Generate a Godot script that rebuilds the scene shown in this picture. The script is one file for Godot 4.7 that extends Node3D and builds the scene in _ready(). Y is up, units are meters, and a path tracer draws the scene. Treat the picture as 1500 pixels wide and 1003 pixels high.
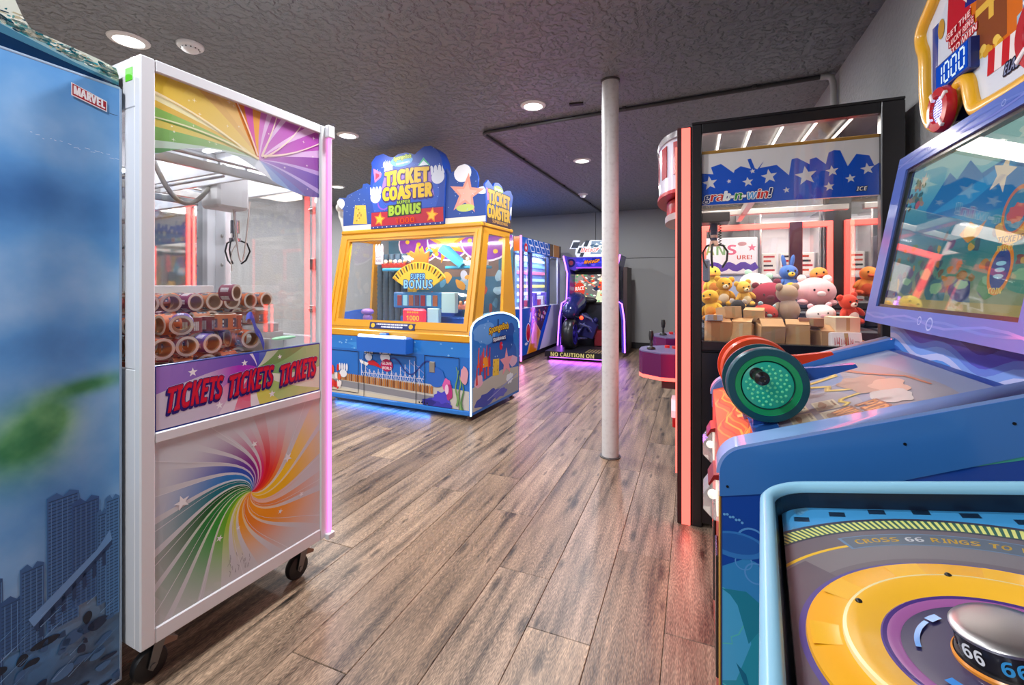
extends Node3D

# ---------------------------------------------------------------- mesh builder
class MB:
	var st := SurfaceTool.new()
	var xf := Transform3D()
	var col := Color.WHITE
	var grp := 0
	var n := 0
	func _init(t := Transform3D()):
		st.begin(Mesh.PRIMITIVE_TRIANGLES)
		xf = t
	func c(hex) -> MB:
		col = (Color(hex) if hex is String else hex).srgb_to_linear()
		return self
	func vert(p: Vector3, sg: int, k: Color, uv := Vector2.ZERO):
		st.set_smooth_group(sg)
		st.set_color(k)
		st.set_uv(uv)
		st.add_vertex(xf * p)
	# outward is a point or direction hint: the front looks along it
	func tri(a: Vector3, b: Vector3, d: Vector3, out: Vector3, sg := -1):
		n += 1
		if (d - a).cross(b - a).dot(out) < 0.0:
			var t := b
			b = d
			d = t
		vert(a, sg, col)
		vert(b, sg, col)
		vert(d, sg, col)
	func quad(a: Vector3, b: Vector3, d: Vector3, e: Vector3, out: Vector3, sg := -1):
		tri(a, b, d, out, sg)
		tri(a, d, e, out, sg)
	func quad_uv(p: Array, uv: Array, out: Vector3):
		n += 2
		var flip: bool = (p[2] - p[0]).cross(p[1] - p[0]).dot(out) < 0.0
		for t in [[0, 1, 2], [0, 2, 3]]:
			for j in 3:
				var i: int = t[2 - j] if flip else t[j]
				vert(p[i], -1, col, uv[i])
	func box(ctr: Vector3, size: Vector3, b := 0.0) -> MB:
		var h := size / 2.0
		b = minf(b, minf(h.x, minf(h.y, h.z)) * 0.95)
		for ax in 3:
			var u := (ax + 1) % 3
			var w := (ax + 2) % 3
			for s in [-1.0, 1.0]:
				var o := Vector3.ZERO
				o[ax] = s
				var q := []
				for k in [[-1, -1], [1, -1], [1, 1], [-1, 1]]:
					var p := Vector3.ZERO
					p[ax] = s * h[ax]
					p[u] = k[0] * (h[u] - b)
					p[w] = k[1] * (h[w] - b)
					q.append(ctr + p)
				quad(q[0], q[1], q[2], q[3], o)
		if b > 0.0:
			for ax in 3:
				var u := (ax + 1) % 3
				var w := (ax + 2) % 3
				for k in [[-1, -1], [1, -1], [1, 1], [-1, 1]]:
					var o := Vector3.ZERO
					o[u] = k[0]
					o[w] = k[1]
					var q := []
					for e in [[-1, 0], [1, 0], [1, 1], [-1, 1]]:
						var p := Vector3.ZERO
						p[ax] = e[0] * (h[ax] - b)
						p[u] = k[0] * (h[u] - (b if e[1] == 0 else 0.0))
						p[w] = k[1] * (h[w] - (0.0 if e[1] == 0 else b))
						q.append(ctr + p)
					quad(q[0], q[1], q[2], q[3], o)
			for sx in [-1.0, 1.0]:
				for sy in [-1.0, 1.0]:
					for sz in [-1.0, 1.0]:
						var sg := Vector3(sx, sy, sz)
						var hh := sg * h
						tri(ctr + hh - Vector3(0, sy * b, sz * b), ctr + hh - Vector3(sx * b, 0, sz * b), ctr + hh - Vector3(sx * b, sy * b, 0), sg)
		return self
	# a box from corner to corner
	func bx(a: Vector3, d: Vector3, b := 0.0) -> MB:
		return box((a + d) / 2.0, (d - a).abs(), b)
	func prism(pts: PackedVector2Array, z0: float, z1: float, smooth := false, caps := true) -> MB:
		var ix := Geometry2D.triangulate_polygon(pts)
		var zm := (z0 + z1) / 2.0
		if caps:
			for i in range(0, ix.size(), 3):
				for z in [z0, z1]:
					tri(Vector3(pts[ix[i]].x, pts[ix[i]].y, z), Vector3(pts[ix[i + 1]].x, pts[ix[i + 1]].y, z), Vector3(pts[ix[i + 2]].x, pts[ix[i + 2]].y, z), Vector3(0, 0, z - zm))
		var cw := Geometry2D.is_polygon_clockwise(pts)
		if smooth:
			grp += 1
		for i in pts.size():
			var a := pts[i]
			var b := pts[(i + 1) % pts.size()]
			var nn := Vector3(b.y - a.y, a.x - b.x, 0)
			if cw:
				nn = -nn
			quad(Vector3(a.x, a.y, z0), Vector3(b.x, b.y, z0), Vector3(b.x, b.y, z1), Vector3(a.x, a.y, z1), nn, grp if smooth else -1)
		return self
	# a ring-shaped plate between two outlines of equal length
	func frame(o: PackedVector2Array, i_: PackedVector2Array, z0: float, z1: float) -> MB:
		var m := o.size()
		for i in m:
			var j := (i + 1) % m
			for z in [z0, z1]:
				quad(v3(o[i], z), v3(o[j], z), v3(i_[j], z), v3(i_[i], z), Vector3(0, 0, z - (z0 + z1) / 2.0))
			var d := (o[i] + o[j] - i_[i] - i_[j])
			quad(v3(o[i], z0), v3(o[j], z0), v3(o[j], z1), v3(o[i], z1), Vector3(d.x, d.y, 0))
			quad(v3(i_[i], z0), v3(i_[j], z0), v3(i_[j], z1), v3(i_[i], z1), Vector3(-d.x, -d.y, 0))
		return self
	func v3(p: Vector2, z: float) -> Vector3:
		return Vector3(p.x, p.y, z)
	func lathe(prof: PackedVector2Array, seg := 20, t := Transform3D(), sharp := 0.7) -> MB:
		grp += 1
		var keep := xf
		xf = xf * t
		for k in prof.size() - 1:
			var a := prof[k]
			var b := prof[k + 1]
			if k > 0 and absf((b - a).angle_to(a - prof[k - 1])) > sharp:
				grp += 1
			var dd := b - a
			var no := Vector2(dd.y, -dd.x)
			for s in seg:
				var p := TAU * s / seg
				var q := TAU * (s + 1) / seg
				var m := (p + q) / 2.0
				var P := func(r: Vector2, w: float): return Vector3(r.x * cos(w), r.y, r.x * sin(w))
				var out := Vector3(no.x * cos(m), no.y, no.x * sin(m))
				var A := Vector3(a.x * cos(p), a.y, a.x * sin(p))
				var B := Vector3(a.x * cos(q), a.y, a.x * sin(q))
				var C := Vector3(b.x * cos(q), b.y, b.x * sin(q))
				var D := Vector3(b.x * cos(p), b.y, b.x * sin(p))
				if a.x > 1e-6:
					tri(A, B, C if b.x > 1e-6 else D, out, grp)
				if b.x > 1e-6:
					tri(A, C, D, out, grp)
		xf = keep
		return self
	# straight round bar
	func cyl(a: Vector3, b: Vector3, r: float, r2 := -1.0, seg := 14) -> MB:
		if r2 < 0.0:
			r2 = r
		var L := a.distance_to(b)
		return lathe(PackedVector2Array([Vector2(0, 0), Vector2(r, 0), Vector2(r2, L), Vector2(0, L)]), seg, along(a, b))
	func along(a: Vector3, b: Vector3) -> Transform3D:
		var y := (b - a).normalized()
		var x := y.cross(Vector3(0.31, 0.17, 0.93)).normalized()
		if absf(y.y) > 0.99:
			x = Vector3(1, 0, 0)
		var z := x.cross(y).normalized()
		x = y.cross(z)
		return Transform3D(Basis(x, y, z), a)
	func tube(path: Array, r: float, seg := 8, closed := false) -> MB:
		grp += 1
		var m := path.size()
		var rings := []
		var up := Vector3(0.123, 0.97, 0.211)
		for i in m:
			var d: Vector3
			if closed:
				d = path[(i + 1) % m] - path[(i + m - 1) % m]
			else:
				d = path[mini(i + 1, m - 1)] - path[maxi(i - 1, 0)]
			d = d.normalized()
			var s := up - d * up.dot(d)
			if s.length() < 0.1:
				s = Vector3(0.9, 0.1, 0.4) - d * Vector3(0.9, 0.1, 0.4).dot(d)
			s = s.normalized()
			up = s
			var t := d.cross(s)
			var ring := []
			for k in seg:
				var w := TAU * k / seg
				ring.append(path[i] + (s * cos(w) + t * sin(w)) * r)
			rings.append(ring)
		for i in (m if closed else m - 1):
			var j := (i + 1) % m
			for k in seg:
				var l := (k + 1) % seg
				var mid: Vector3 = (rings[i][k] + rings[j][l]) / 2.0 - (path[i] + path[j]) / 2.0
				quad(rings[i][k], rings[i][l], rings[j][l], rings[j][k], mid, grp)
		if not closed:
			for e in [0, m - 1]:
				var dd: Vector3 = (path[0] - path[1]) if e == 0 else (path[m - 1] - path[m - 2])
				for k in seg - 2:
					tri(rings[e][0], rings[e][k + 1], rings[e][k + 2], dd)
		return self
	func ball(ctr: Vector3, r: Vector3, seg := 16, rows := 10, t := Basis()) -> MB:
		var prof := PackedVector2Array()
		for i in rows + 1:
			var w := -PI / 2 + PI * i / rows
			prof.append(Vector2(maxf(cos(w), 0.0) if i > 0 and i < rows else 0.0, sin(w)))
		return lathe(prof, seg, Transform3D(t * Basis.from_scale(r), ctr), 9.0)
	func mesh() -> ArrayMesh:
		st.generate_normals()
		return st.commit()

# ---------------------------------------------------------------- flat print: inks laid on a surface (x right, y up, z out)
class Art extends MB:
	var z := 0.0
	var step := 0.00005
	var clip := PackedVector2Array()
	var tmcache := {}
	func ink(hex) -> Art:
		c(hex)
		z += step
		return self
	func put(pts: PackedVector2Array) -> Art:
		var todo: Array = [pts]
		if clip.size():
			todo = Geometry2D.intersect_polygons(pts, clip)
		for q in todo:
			var ix := Geometry2D.triangulate_polygon(q)
			for i in range(0, ix.size(), 3):
				tri(v3(q[ix[i]], z), v3(q[ix[i + 1]], z), v3(q[ix[i + 2]], z), Vector3(0, 0, 1))
		return self
	func rect(a: Vector2, b: Vector2) -> Art:
		return put(PackedVector2Array([a, Vector2(b.x, a.y), b, Vector2(a.x, b.y)]))
	func poly(xs: Array) -> Art:
		return put(pv(xs))
	func pv(xs: Array) -> PackedVector2Array:
		var p := PackedVector2Array()
		for i in range(0, xs.size(), 2):
			p.append(Vector2(xs[i], xs[i + 1]))
		return p
	func oval(ctr: Vector2, rx: float, ry: float, seg := 24, turn := 0.0) -> Art:
		var p := PackedVector2Array()
		for i in seg:
			p.append(ctr + Vector2(cos(TAU * i / seg) * rx, sin(TAU * i / seg) * ry).rotated(turn))
		return put(p)
	func ring(ctr: Vector2, r0: float, r1: float, seg := 28, a0 := 0.0, a1 := TAU, sq := 1.0) -> Art:
		for i in seg:
			var p := a0 + (a1 - a0) * i / seg
			var q := a0 + (a1 - a0) * (i + 1) / seg
			var s := Vector2(1, sq)
			put(PackedVector2Array([ctr + Vector2.from_angle(p) * r0 * s, ctr + Vector2.from_angle(p) * r1 * s, ctr + Vector2.from_angle(q) * r1 * s, ctr + Vector2.from_angle(q) * r0 * s]))
		return self
	func star(ctr: Vector2, r: float, k := 5, inner := 0.42, turn := PI / 2) -> Art:
		var p := PackedVector2Array()
		for i in k * 2:
			p.append(ctr + Vector2.from_angle(turn + PI * i / k) * (r if i % 2 == 0 else r * inner))
		return put(p)
	func line(pts: PackedVector2Array, w: float, w2 := -1.0) -> Art:
		if w2 < 0.0:
			w2 = w
		var m := pts.size()
		var a := PackedVector2Array()
		var b := PackedVector2Array()
		for i in m:
			var d := (pts[mini(i + 1, m - 1)] - pts[maxi(i - 1, 0)]).normalized().orthogonal()
			var ww := lerpf(w, w2, float(i) / (m - 1)) / 2.0
			a.append(pts[i] + d * ww)
			b.append(pts[i] - d * ww)
		for i in m - 1:
			put(PackedVector2Array([a[i], a[i + 1], b[i + 1], b[i]]))
		return self
	# a soft-edged roundish patch of ink
	func blob(ctr: Vector2, rx: float, ry: float, rng: RandomNumberGenerator, rough := 0.25, seg := 18) -> Art:
		var p := PackedVector2Array()
		for i in seg:
			var k := 1.0 + rng.randf_range(-rough, rough)
			p.append(ctr + Vector2(cos(TAU * i / seg) * rx, sin(TAU * i / seg) * ry) * k)
		return put(smooth(p))
	func smooth(p: PackedVector2Array, rounds := 2) -> PackedVector2Array:
		for r in rounds:
			var q := PackedVector2Array()
			for i in p.size():
				var a := p[i]
				var b := p[(i + 1) % p.size()]
				q.append(a.lerp(b, 0.25))
				q.append(a.lerp(b, 0.75))
			p = q
		return p
	# colour can change over the surface: corners carry their own inks
	func grad(p: PackedVector2Array, cols: Array):
		if clip.size():
			for q in p:
				if not Geometry2D.is_point_in_polygon(q, clip):
					var keep := col
					var s := Color(0, 0, 0, 0)
					for k in cols:
						s += k / cols.size()
					col = s
					put(p)
					col = keep
					return
		var e := [0, 1, 2, 0, 2, 3] if p.size() == 4 else [0, 1, 2]
		for t in range(0, e.size(), 3):
			var o := [e[t], e[t + 1], e[t + 2]]
			if (p[o[1]] - p[o[0]]).cross(p[o[2]] - p[o[0]]) > 0.0:
				o = [e[t], e[t + 2], e[t + 1]]
			n += 1
			for i in o:
				vert(v3(p[i], z), -1, cols[i])
	func letters(s: String, bold := true, serif := false) -> Array:
		var key := s + str(bold) + str(serif)
		if not tmcache.has(key):
			var f := SystemFont.new()
			f.font_names = PackedStringArray(["Droid Serif" if serif else "Droid Sans"])
			f.font_weight = 700 if bold else 400
			var t := TextMesh.new()
			t.font = f
			t.text = s
			t.font_size = 32
			t.depth = 0.0
			t.curve_step = 2.0
			t.pixel_size = 0.01
			var arr: Array = t.get_mesh_arrays()
			var v: PackedVector3Array = arr[Mesh.ARRAY_VERTEX]
			var ix: PackedInt32Array = arr[Mesh.ARRAY_INDEX]
			var lo := Vector2(1e9, 1e9)
			var hi := -lo
			for q in v:
				lo = lo.min(Vector2(q.x, q.y))
				hi = hi.max(Vector2(q.x, q.y))
			var out := PackedVector2Array()
			for i in ix:
				out.append((Vector2(v[i].x, v[i].y) - lo) / (hi - lo))
			tmcache[key] = [out, (hi - lo).x / (hi - lo).y]
		return tmcache[key]
	# s fills the parallelogram from o along ux and uy
	func word(s: String, o: Vector2, ux: Vector2, uy: Vector2, bend := 0.0, bold := true, serif := false) -> Art:
		var t: PackedVector2Array = letters(s, bold, serif)[0]
		for i in range(0, t.size(), 3):
			var q := []
			for j in 3:
				var a := t[i + j]
				q.append(v3(o + ux * a.x + uy * (a.y + bend * 4.0 * a.x * (1.0 - a.x)), z))
			tri(q[0], q[1], q[2], Vector3(0, 0, 1))
		return self
	func word_edged(s: String, o: Vector2, ux: Vector2, uy: Vector2, edge: float, edge_ink, fill, bend := 0.0, drop := Vector2.ZERO, fat := 0.0):
		ink(edge_ink)
		for k in 8:
			z += step * 0.05
			var d := Vector2.from_angle(TAU * k / 8) * edge
			word(s, o + d, ux, uy, bend)
			if drop != Vector2.ZERO:
				word(s, o + d + drop, ux, uy, bend)
				word(s, o + d + drop * 0.5, ux, uy, bend)
		ink(fill)
		word(s, o, ux, uy, bend)
		if fat > 0.0:
			for k in 6:
				z += step * 0.05
				word(s, o + Vector2.from_angle(TAU * k / 6) * fat, ux, uy, bend)

# ---------------------------------------------------------------- materials and objects
var mats := {}
var used := {}

func mat(key: String, hex := "#ffffff", rough := 0.5, metal := 0.0, opts := {}) -> StandardMaterial3D:
	if mats.has(key):
		return mats[key]
	var m := StandardMaterial3D.new()
	m.resource_name = key
	m.albedo_color = Color(hex)
	m.roughness = rough
	m.metallic = metal
	for k in opts:
		m.set(k, opts[k])
	mats[key] = m
	return m

func print_mat(key: String, rough := 0.22) -> StandardMaterial3D:
	return mat(key, "#ffffff", rough, 0.0, {"vertex_color_use_as_albedo": true})

func glow_print(key: String, k: float) -> StandardMaterial3D:   # backlit print: the inks themselves give off light
	var m := mat(key, "#ffffff", 0.3, 0.0, {"vertex_color_use_as_albedo": true, "shading_mode": BaseMaterial3D.SHADING_MODE_UNSHADED})
	m.albedo_color = Color(k, k, k).linear_to_srgb()
	return m

func glow(key: String, hex: String, k: float) -> StandardMaterial3D:
	return mat(key, hex, 0.4, 0.0, {"emission_enabled": true, "emission": Color(hex), "emission_energy_multiplier": k})

func glass() -> StandardMaterial3D:
	return mat("clear_pane", "#ffffff", 0.02, 0.0, {"transparency": BaseMaterial3D.TRANSPARENCY_ALPHA, "albedo_color": Color(1, 1, 1, 0.004)})

func numbered(n: String) -> String:
	used[n] = used.get(n, -1) + 1
	return n if used[n] == 0 else "%s_%03d" % [n, used[n]]

func tag(o: Node, label: String, category := "", group := "", kind := "") -> Node:
	if label:
		o.set_meta("label", label)
	if category:
		o.set_meta("category", category)
	if group:
		o.set_meta("group", group)
	if kind:
		o.set_meta("kind", kind)
	return o

func thing(called: String, label: String, category: String, at := Vector3.ZERO, turn := 0.0, group := "") -> Node3D:
	var o := Node3D.new()
	o.name = numbered(called)
	add_child(o)
	o.position = at
	o.rotation.y = deg_to_rad(turn)
	tag(o, label, category, group)
	return o

func obj(called: String, b, m: Material, parent: Node = null) -> MeshInstance3D:
	var o := MeshInstance3D.new()
	o.mesh = b.mesh() if b is MB else b
	o.material_override = m
	o.name = numbered(called) if parent == null else called
	if parent == null:
		add_child(o)
	else:
		parent.add_child(o, true)
	return o

func struct(called: String, b, m: Material) -> MeshInstance3D:
	var o := obj(called, b, m)
	o.set_meta("kind", "structure")
	return o

# several alike small pieces, each a part of its own: rows of corner a, corner b
func each(called: String, rows: Array, bevel: float, m: Material, parent: Node, t := Transform3D()):
	for r in rows:
		var b := MB.new(t)
		b.bx(r[0], r[1], bevel)
		obj(called, b, m, parent)

func dup(root: Node3D, at: Vector3, basis_: Basis, label: String, group := "") -> Node3D:
	var r: Node3D = root.duplicate()
	r.name = numbered(String(root.name).rstrip("0123456789").rstrip("_"))
	add_child(r)
	r.transform = Transform3D(basis_, at)
	r.set_meta("label", label)
	if group:
		r.set_meta("group", group)
	return r

func area(parent: Node, at: Vector3, to: Vector3, size: Vector2, hex: String, energy: float, up := Vector3.UP):
	var l := AreaLight3D.new()
	l.name = "panel_light"
	parent.add_child(l, true)
	l.area_size = size
	l.light_color = Color(hex)
	l.light_energy = energy
	l.area_normalize_energy = true
	l.shadow_enabled = true
	l.area_range = 14.0
	l.transform = Transform3D(Basis.looking_at(to, up), at)

func spot(parent: Node, at: Vector3, hex: String, energy: float):
	var l := SpotLight3D.new()
	l.name = "lamp_light"
	parent.add_child(l, true)
	l.position = at
	l.rotation.x = -PI / 2
	l.light_color = Color(hex)
	l.light_energy = energy
	l.light_size = 0.065
	l.spot_range = 14.0
	l.spot_attenuation = 2.0
	l.spot_angle = 82.0
	l.spot_angle_attenuation = 0.9
	l.shadow_enabled = true

func omni(parent: Node, at: Vector3, hex: String, energy: float, size := 0.03):
	var l := OmniLight3D.new()
	l.name = "lamp_light"
	parent.add_child(l, true)
	l.position = at
	l.light_color = Color(hex)
	l.light_energy = energy
	l.light_size = size
	l.omni_range = 12.0
	l.omni_attenuation = 2.0
	l.shadow_enabled = true

func noise_tex(w: int, h: int, freq: float, oct: int, sd: int, ramp: Array, type := FastNoiseLite.TYPE_SIMPLEX_SMOOTH, stretch := Vector2.ONE) -> ImageTexture:
	var f := FastNoiseLite.new()
	f.noise_type = type
	f.frequency = freq
	f.fractal_octaves = oct
	f.seed = sd
	var im := f.get_seamless_image(int(w / stretch.x), int(h / stretch.y))
	im.convert(Image.FORMAT_L8)
	if stretch != Vector2.ONE:
		im.resize(w, h, Image.INTERPOLATE_CUBIC)
	return ramped(im, ramp)

func ramped(im: Image, ramp: Array) -> ImageTexture:
	var g := Gradient.new()
	g.offsets = PackedFloat32Array()
	g.colors = PackedColorArray()
	var off := PackedFloat32Array()
	var cols := PackedColorArray()
	for r in ramp:
		off.append(r[0])
		cols.append(Color(r[1]))
	g.offsets = off
	g.colors = cols
	var lut := []
	for i in 256:
		lut.append(g.sample(i / 255.0))
	var src := im.get_data()
	var out := PackedByteArray()
	out.resize(src.size() * 3)
	for i in src.size():
		var k: Color = lut[src[i]]
		out[i * 3] = k.r8
		out[i * 3 + 1] = k.g8
		out[i * 3 + 2] = k.b8
	return ImageTexture.create_from_image(Image.create_from_data(im.get_width(), im.get_height(), false, Image.FORMAT_RGB8, out))

const ROOM_H := 2.64
var rng := RandomNumberGenerator.new()

func wood_texture() -> Array:
	var w := 2048
	var h := 1024
	var f := FastNoiseLite.new()
	f.noise_type = FastNoiseLite.TYPE_SIMPLEX_SMOOTH
	f.frequency = 0.012
	f.fractal_octaves = 4
	f.seed = 5
	var streak := f.get_seamless_image(256, h)
	streak.convert(Image.FORMAT_L8)
	streak.resize(w, h, Image.INTERPOLATE_CUBIC)
	f.seed = 9
	f.frequency = 0.09
	f.fractal_octaves = 3
	var grain := f.get_seamless_image(128, h)
	grain.convert(Image.FORMAT_L8)
	grain.resize(w, h, Image.INTERPOLATE_CUBIC)
	f.seed = 21
	f.frequency = 0.006
	f.fractal_octaves = 3
	var warp := f.get_seamless_image(512, h)
	warp.convert(Image.FORMAT_L8)
	warp.resize(w, h, Image.INTERPOLATE_CUBIC)
	f.seed = 33
	f.frequency = 0.25
	f.fractal_octaves = 2
	var fine := f.get_seamless_image(512, h)
	fine.convert(Image.FORMAT_L8)
	fine.resize(w, h, Image.INTERPOLATE_CUBIC)
	var A := streak.get_data()
	var B := grain.get_data()
	var C := warp.get_data()
	var D := fine.get_data()
	# knots
	var knot := PackedFloat32Array()
	knot.resize(w * h)
	var r := RandomNumberGenerator.new()
	r.seed = 4
	for i in 26:
		var cx := r.randi_range(60, w - 60)
		var cy := r.randi_range(30, h - 30)
		var rr := r.randf_range(5.0, 15.0)
		for y in range(int(-rr * 2), int(rr * 2)):
			for x in range(int(-rr * 4), int(rr * 4)):
				var d := sqrt(pow(x / 2.2, 2) + y * y) / rr
				if d < 1.8:
					knot[clampi(cy + y, 0, h - 1) * w + cx + x if cx + x < w and cx + x >= 0 else 0] += maxf(0.0, 1.0 - d / 1.8) * 0.75
	var lut := PackedFloat32Array()
	for i in 1024:
		lut.append(pow(0.5 + 0.5 * sin(i / 1024.0 * TAU), 3.0))
	var out := PackedByteArray()
	out.resize(w * h * 3)
	var hb := PackedByteArray()
	hb.resize(w * h)
	for i in w * h:
		var ring := lut[int(C[i] * 92.0 + B[i] * 2.2) & 1023]
		var v := 0.53 + (A[i] - 128) * 0.0012 + (B[i] - 128) * 0.0005 + (D[i] - 128) * 0.0016 + ring * 0.10 - knot[i] * 0.45
		if A[i] < 100:
			v -= (100 - A[i]) * 0.0016
		v = clampf(v, 0.12, 1.0)
		out[i * 3] = int(clampf(v * 236.0 + 4.0, 0, 255))
		out[i * 3 + 1] = int(clampf(v * 203.0 + 2.0, 0, 255))
		out[i * 3 + 2] = int(clampf(v * 168.0 + 1.0, 0, 255))
		hb[i] = int(clampf(128 + (D[i] - 128) * 0.5 + ring * 60.0, 0, 255))
	return [ImageTexture.create_from_image(Image.create_from_data(w, h, false, Image.FORMAT_RGB8, out)), ImageTexture.create_from_image(Image.create_from_data(w, h, false, Image.FORMAT_L8, hb))]

func lay_plank(b: MB, x0: float, x1: float, u0: float, u1: float, r: RandomNumberGenerator):
	var g := 0.0007
	var e := 0.0016
	var a := Vector3(x0 + g, 0, -u0 - g)
	var d := Vector3(x1 - g, 0, -u1 + g)
	var uu := Vector2(r.randf(), r.randf())
	var fl := -1.0 if r.randf() < 0.5 else 1.0
	var P := [Vector3(a.x + e, 0, a.z - e), Vector3(d.x - e, 0, a.z - e), Vector3(d.x - e, 0, d.z + e), Vector3(a.x + e, 0, d.z + e)]
	var Q := [Vector3(a.x, -0.002, a.z), Vector3(d.x, -0.002, a.z), Vector3(d.x, -0.002, d.z), Vector3(a.x, -0.002, d.z)]
	var U := []
	for p in P:
		U.append(uu + Vector2((-p.z - u0) / 3.2 * fl, (p.x - x0) / 0.95))
	b.quad_uv(P, U, Vector3.UP)
	for i in 4:
		var j := (i + 1) % 4
		b.quad_uv([P[i], P[j], Q[j], Q[i]], [U[i], U[j], U[j], U[i]], Vector3.UP + (Q[i] + Q[j] - P[i] - P[j]) * 100.0)

func build_setting():
	rng.seed = 12
	# floor
	var tx := wood_texture()
	var slab := MB.new()
	slab.bx(Vector3(-6.2, -0.12, 6.0), Vector3(1.0, -0.0025, -8.95))
	var fl := struct("floor", slab, mat("floor_underlay", "#2a211b", 0.9))
	tag(fl, "wood-look plank floor running the length of the arcade room")
	var tones := []
	for i in 5:
		var k: float = [1.0, 0.9, 1.06, 0.95, 0.84][i]
		var m := mat("oak_plank_%d" % i, "#ffffff", 0.38, 0.0, {"albedo_texture": tx[0], "heightmap_enabled": true, "heightmap_texture": tx[1], "heightmap_scale": 0.05})
		m.albedo_color = Color(k, k * [1.0, 0.985, 1.0, 1.0, 0.98][i], k * [1.0, 0.97, 0.985, 1.02, 0.96][i])
		tones.append(m)
	var starts := {-1: 1.63, 0: 2.064, 1: 1.48, 2: 1.75, 3: 2.19, 4: 1.087, 5: 2.30, 6: 1.62}
	var rest := MB.new()
	for row in range(-5, 28):
		var x1 := minf(-0.094 - 0.225 * row, 0.9)
		var x0 := -0.094 - 0.225 * (row + 1)
		if x1 <= x0:
			continue
		var s: float = starts[row] if starts.has(row) else rng.randf() * 1.5
		while s > -5.9:
			s -= 1.5
		while s < 8.8:
			var u0 := maxf(s, -5.9)
			var u1 := minf(s + 1.5, 8.8)
			s += 1.5
			if u1 - u0 < 0.02:
				continue
			if u1 < 0.4:
				lay_plank(rest, x0, x1, u0, u1, rng)
			else:
				var b := MB.new()
				lay_plank(b, x0, x1, u0, u1, rng)
				obj("plank", b, tones[rng.randi() % 5], fl)
	tag(obj("planks_beyond_view", rest, tones[1], fl), "", "", "", "stuff")
	# ceiling: charcoal knock-down plaster
	var cn := noise_tex(1024, 1024, 0.020, 5, 3, [[0.0, "#000000"], [0.40, "#202020"], [0.58, "#d0d0d0"], [1.0, "#ffffff"]], FastNoiseLite.TYPE_PERLIN)
	var cb := MB.new()
	cb.bx(Vector3(-6.2, ROOM_H, 6.0), Vector3(1.05, ROOM_H + 0.14, -8.95))
	var ce := struct("ceiling", cb, mat("charcoal_plaster", "#7f8285", 0.42, 0.0, {"uv1_triplanar": true, "uv1_world_triplanar": true, "uv1_scale": Vector3(0.9, 0.9, 0.9), "heightmap_enabled": true, "heightmap_texture": cn, "heightmap_scale": 1.5}))
	tag(ce, "charcoal ceiling with a rough trowelled plaster texture")
	# walls
	var wn := noise_tex(512, 512, 0.03, 4, 8, [[0.0, "#000000"], [1.0, "#ffffff"]])
	var paint := mat("grey_wall_paint", "#a9a9a7", 0.62, 0.0, {"uv1_triplanar": true, "uv1_world_triplanar": true, "uv1_scale": Vector3(1.6, 1.6, 1.6), "heightmap_enabled": true, "heightmap_texture": wn, "heightmap_scale": 0.35})
	var dark := mat("dark_wall_paint", "#4a4a4c", 0.7)
	var w := MB.new()
	w.bx(Vector3(0.9, 0, 6.0), Vector3(1.05, ROOM_H, -8.95))
	tag(struct("wall_right", w, paint), "grey textured wall behind the prize machines")
	w = MB.new()
	w.bx(Vector3(-6.2, 0, 6.0), Vector3(-6.05, ROOM_H, -8.95))
	tag(struct("wall_left", w, paint), "grey wall on the far side of the room, unseen")
	w = MB.new()
	w.bx(Vector3(-6.2, 0, 6.0), Vector3(1.05, ROOM_H, 5.85))
	tag(struct("wall_near", w, paint), "grey wall behind the viewer")
	w = MB.new()
	w.bx(Vector3(-6.2, 0, -8.815), Vector3(1.05, ROOM_H, -8.95))
	var bw := struct("wall_back", w, mat("seam_black", "#161616", 0.8))
	tag(bw, "grey panelled end wall behind the motorcycle game")
	var cuts := [-6.05, -4.6, -1.79, 0.9]
	for i in 3:
		for k in 2:
			var p := MB.new()
			p.bx(Vector3(cuts[i] + 0.004, 0.005 if k == 0 else 1.726, -8.80), Vector3(cuts[i + 1] - 0.004, 1.718 if k == 0 else ROOM_H, -8.82), 0.002)
			obj("panel", p, mat("grey_panel_paint", "#979795", 0.6), bw)
	w = MB.new()
	w.bx(Vector3(-6.05, 0, -8.783), Vector3(0.9, 0.115, -8.80), 0.004)
	tag(struct("baseboard_back", w, mat("black_trim", "#151414", 0.5)), "black baseboard along the panelled end wall")
	w = MB.new()
	w.bx(Vector3(0.883, 0, 5.85), Vector3(0.9, 0.115, -8.783), 0.004)
	tag(struct("baseboard_right", w, mat("black_trim")), "black baseboard along the grey wall behind the prize machines")
	# steel column
	var c := thing("support_column", "round pale grey steel support column standing in the middle of the plank floor", "column", Vector3(-0.542, 0, -3.17))
	var pn := noise_tex(256, 256, 0.03, 4, 77, [[0.0, "#c4c2be"], [0.28, "#d0cecb"], [0.40, "#d6d5d2"], [1.0, "#dad9d6"]])
	var b := MB.new()
	b.cyl(Vector3(0, 0.0, 0), Vector3(0, ROOM_H, 0), 0.058, -1, 40)
	obj("shaft", b, mat("worn_white_enamel", "#ffffff", 0.38, 0.0, {"albedo_texture": pn, "uv1_triplanar": true, "uv1_scale": Vector3(3, 3, 3)}), c)
	b = MB.new()
	b.lathe(PackedVector2Array([Vector2(0.058, 0.0), Vector2(0.072, 0.0), Vector2(0.072, 0.006), Vector2(0.059, 0.009)]), 32)
	b.lathe(PackedVector2Array([Vector2(0.059, ROOM_H - 0.014), Vector2(0.066, ROOM_H - 0.012), Vector2(0.066, ROOM_H - 0.001)]), 32)
	obj("collar", b, mat("dark_grey_metal", "#4d4a48", 0.5), c)
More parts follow.
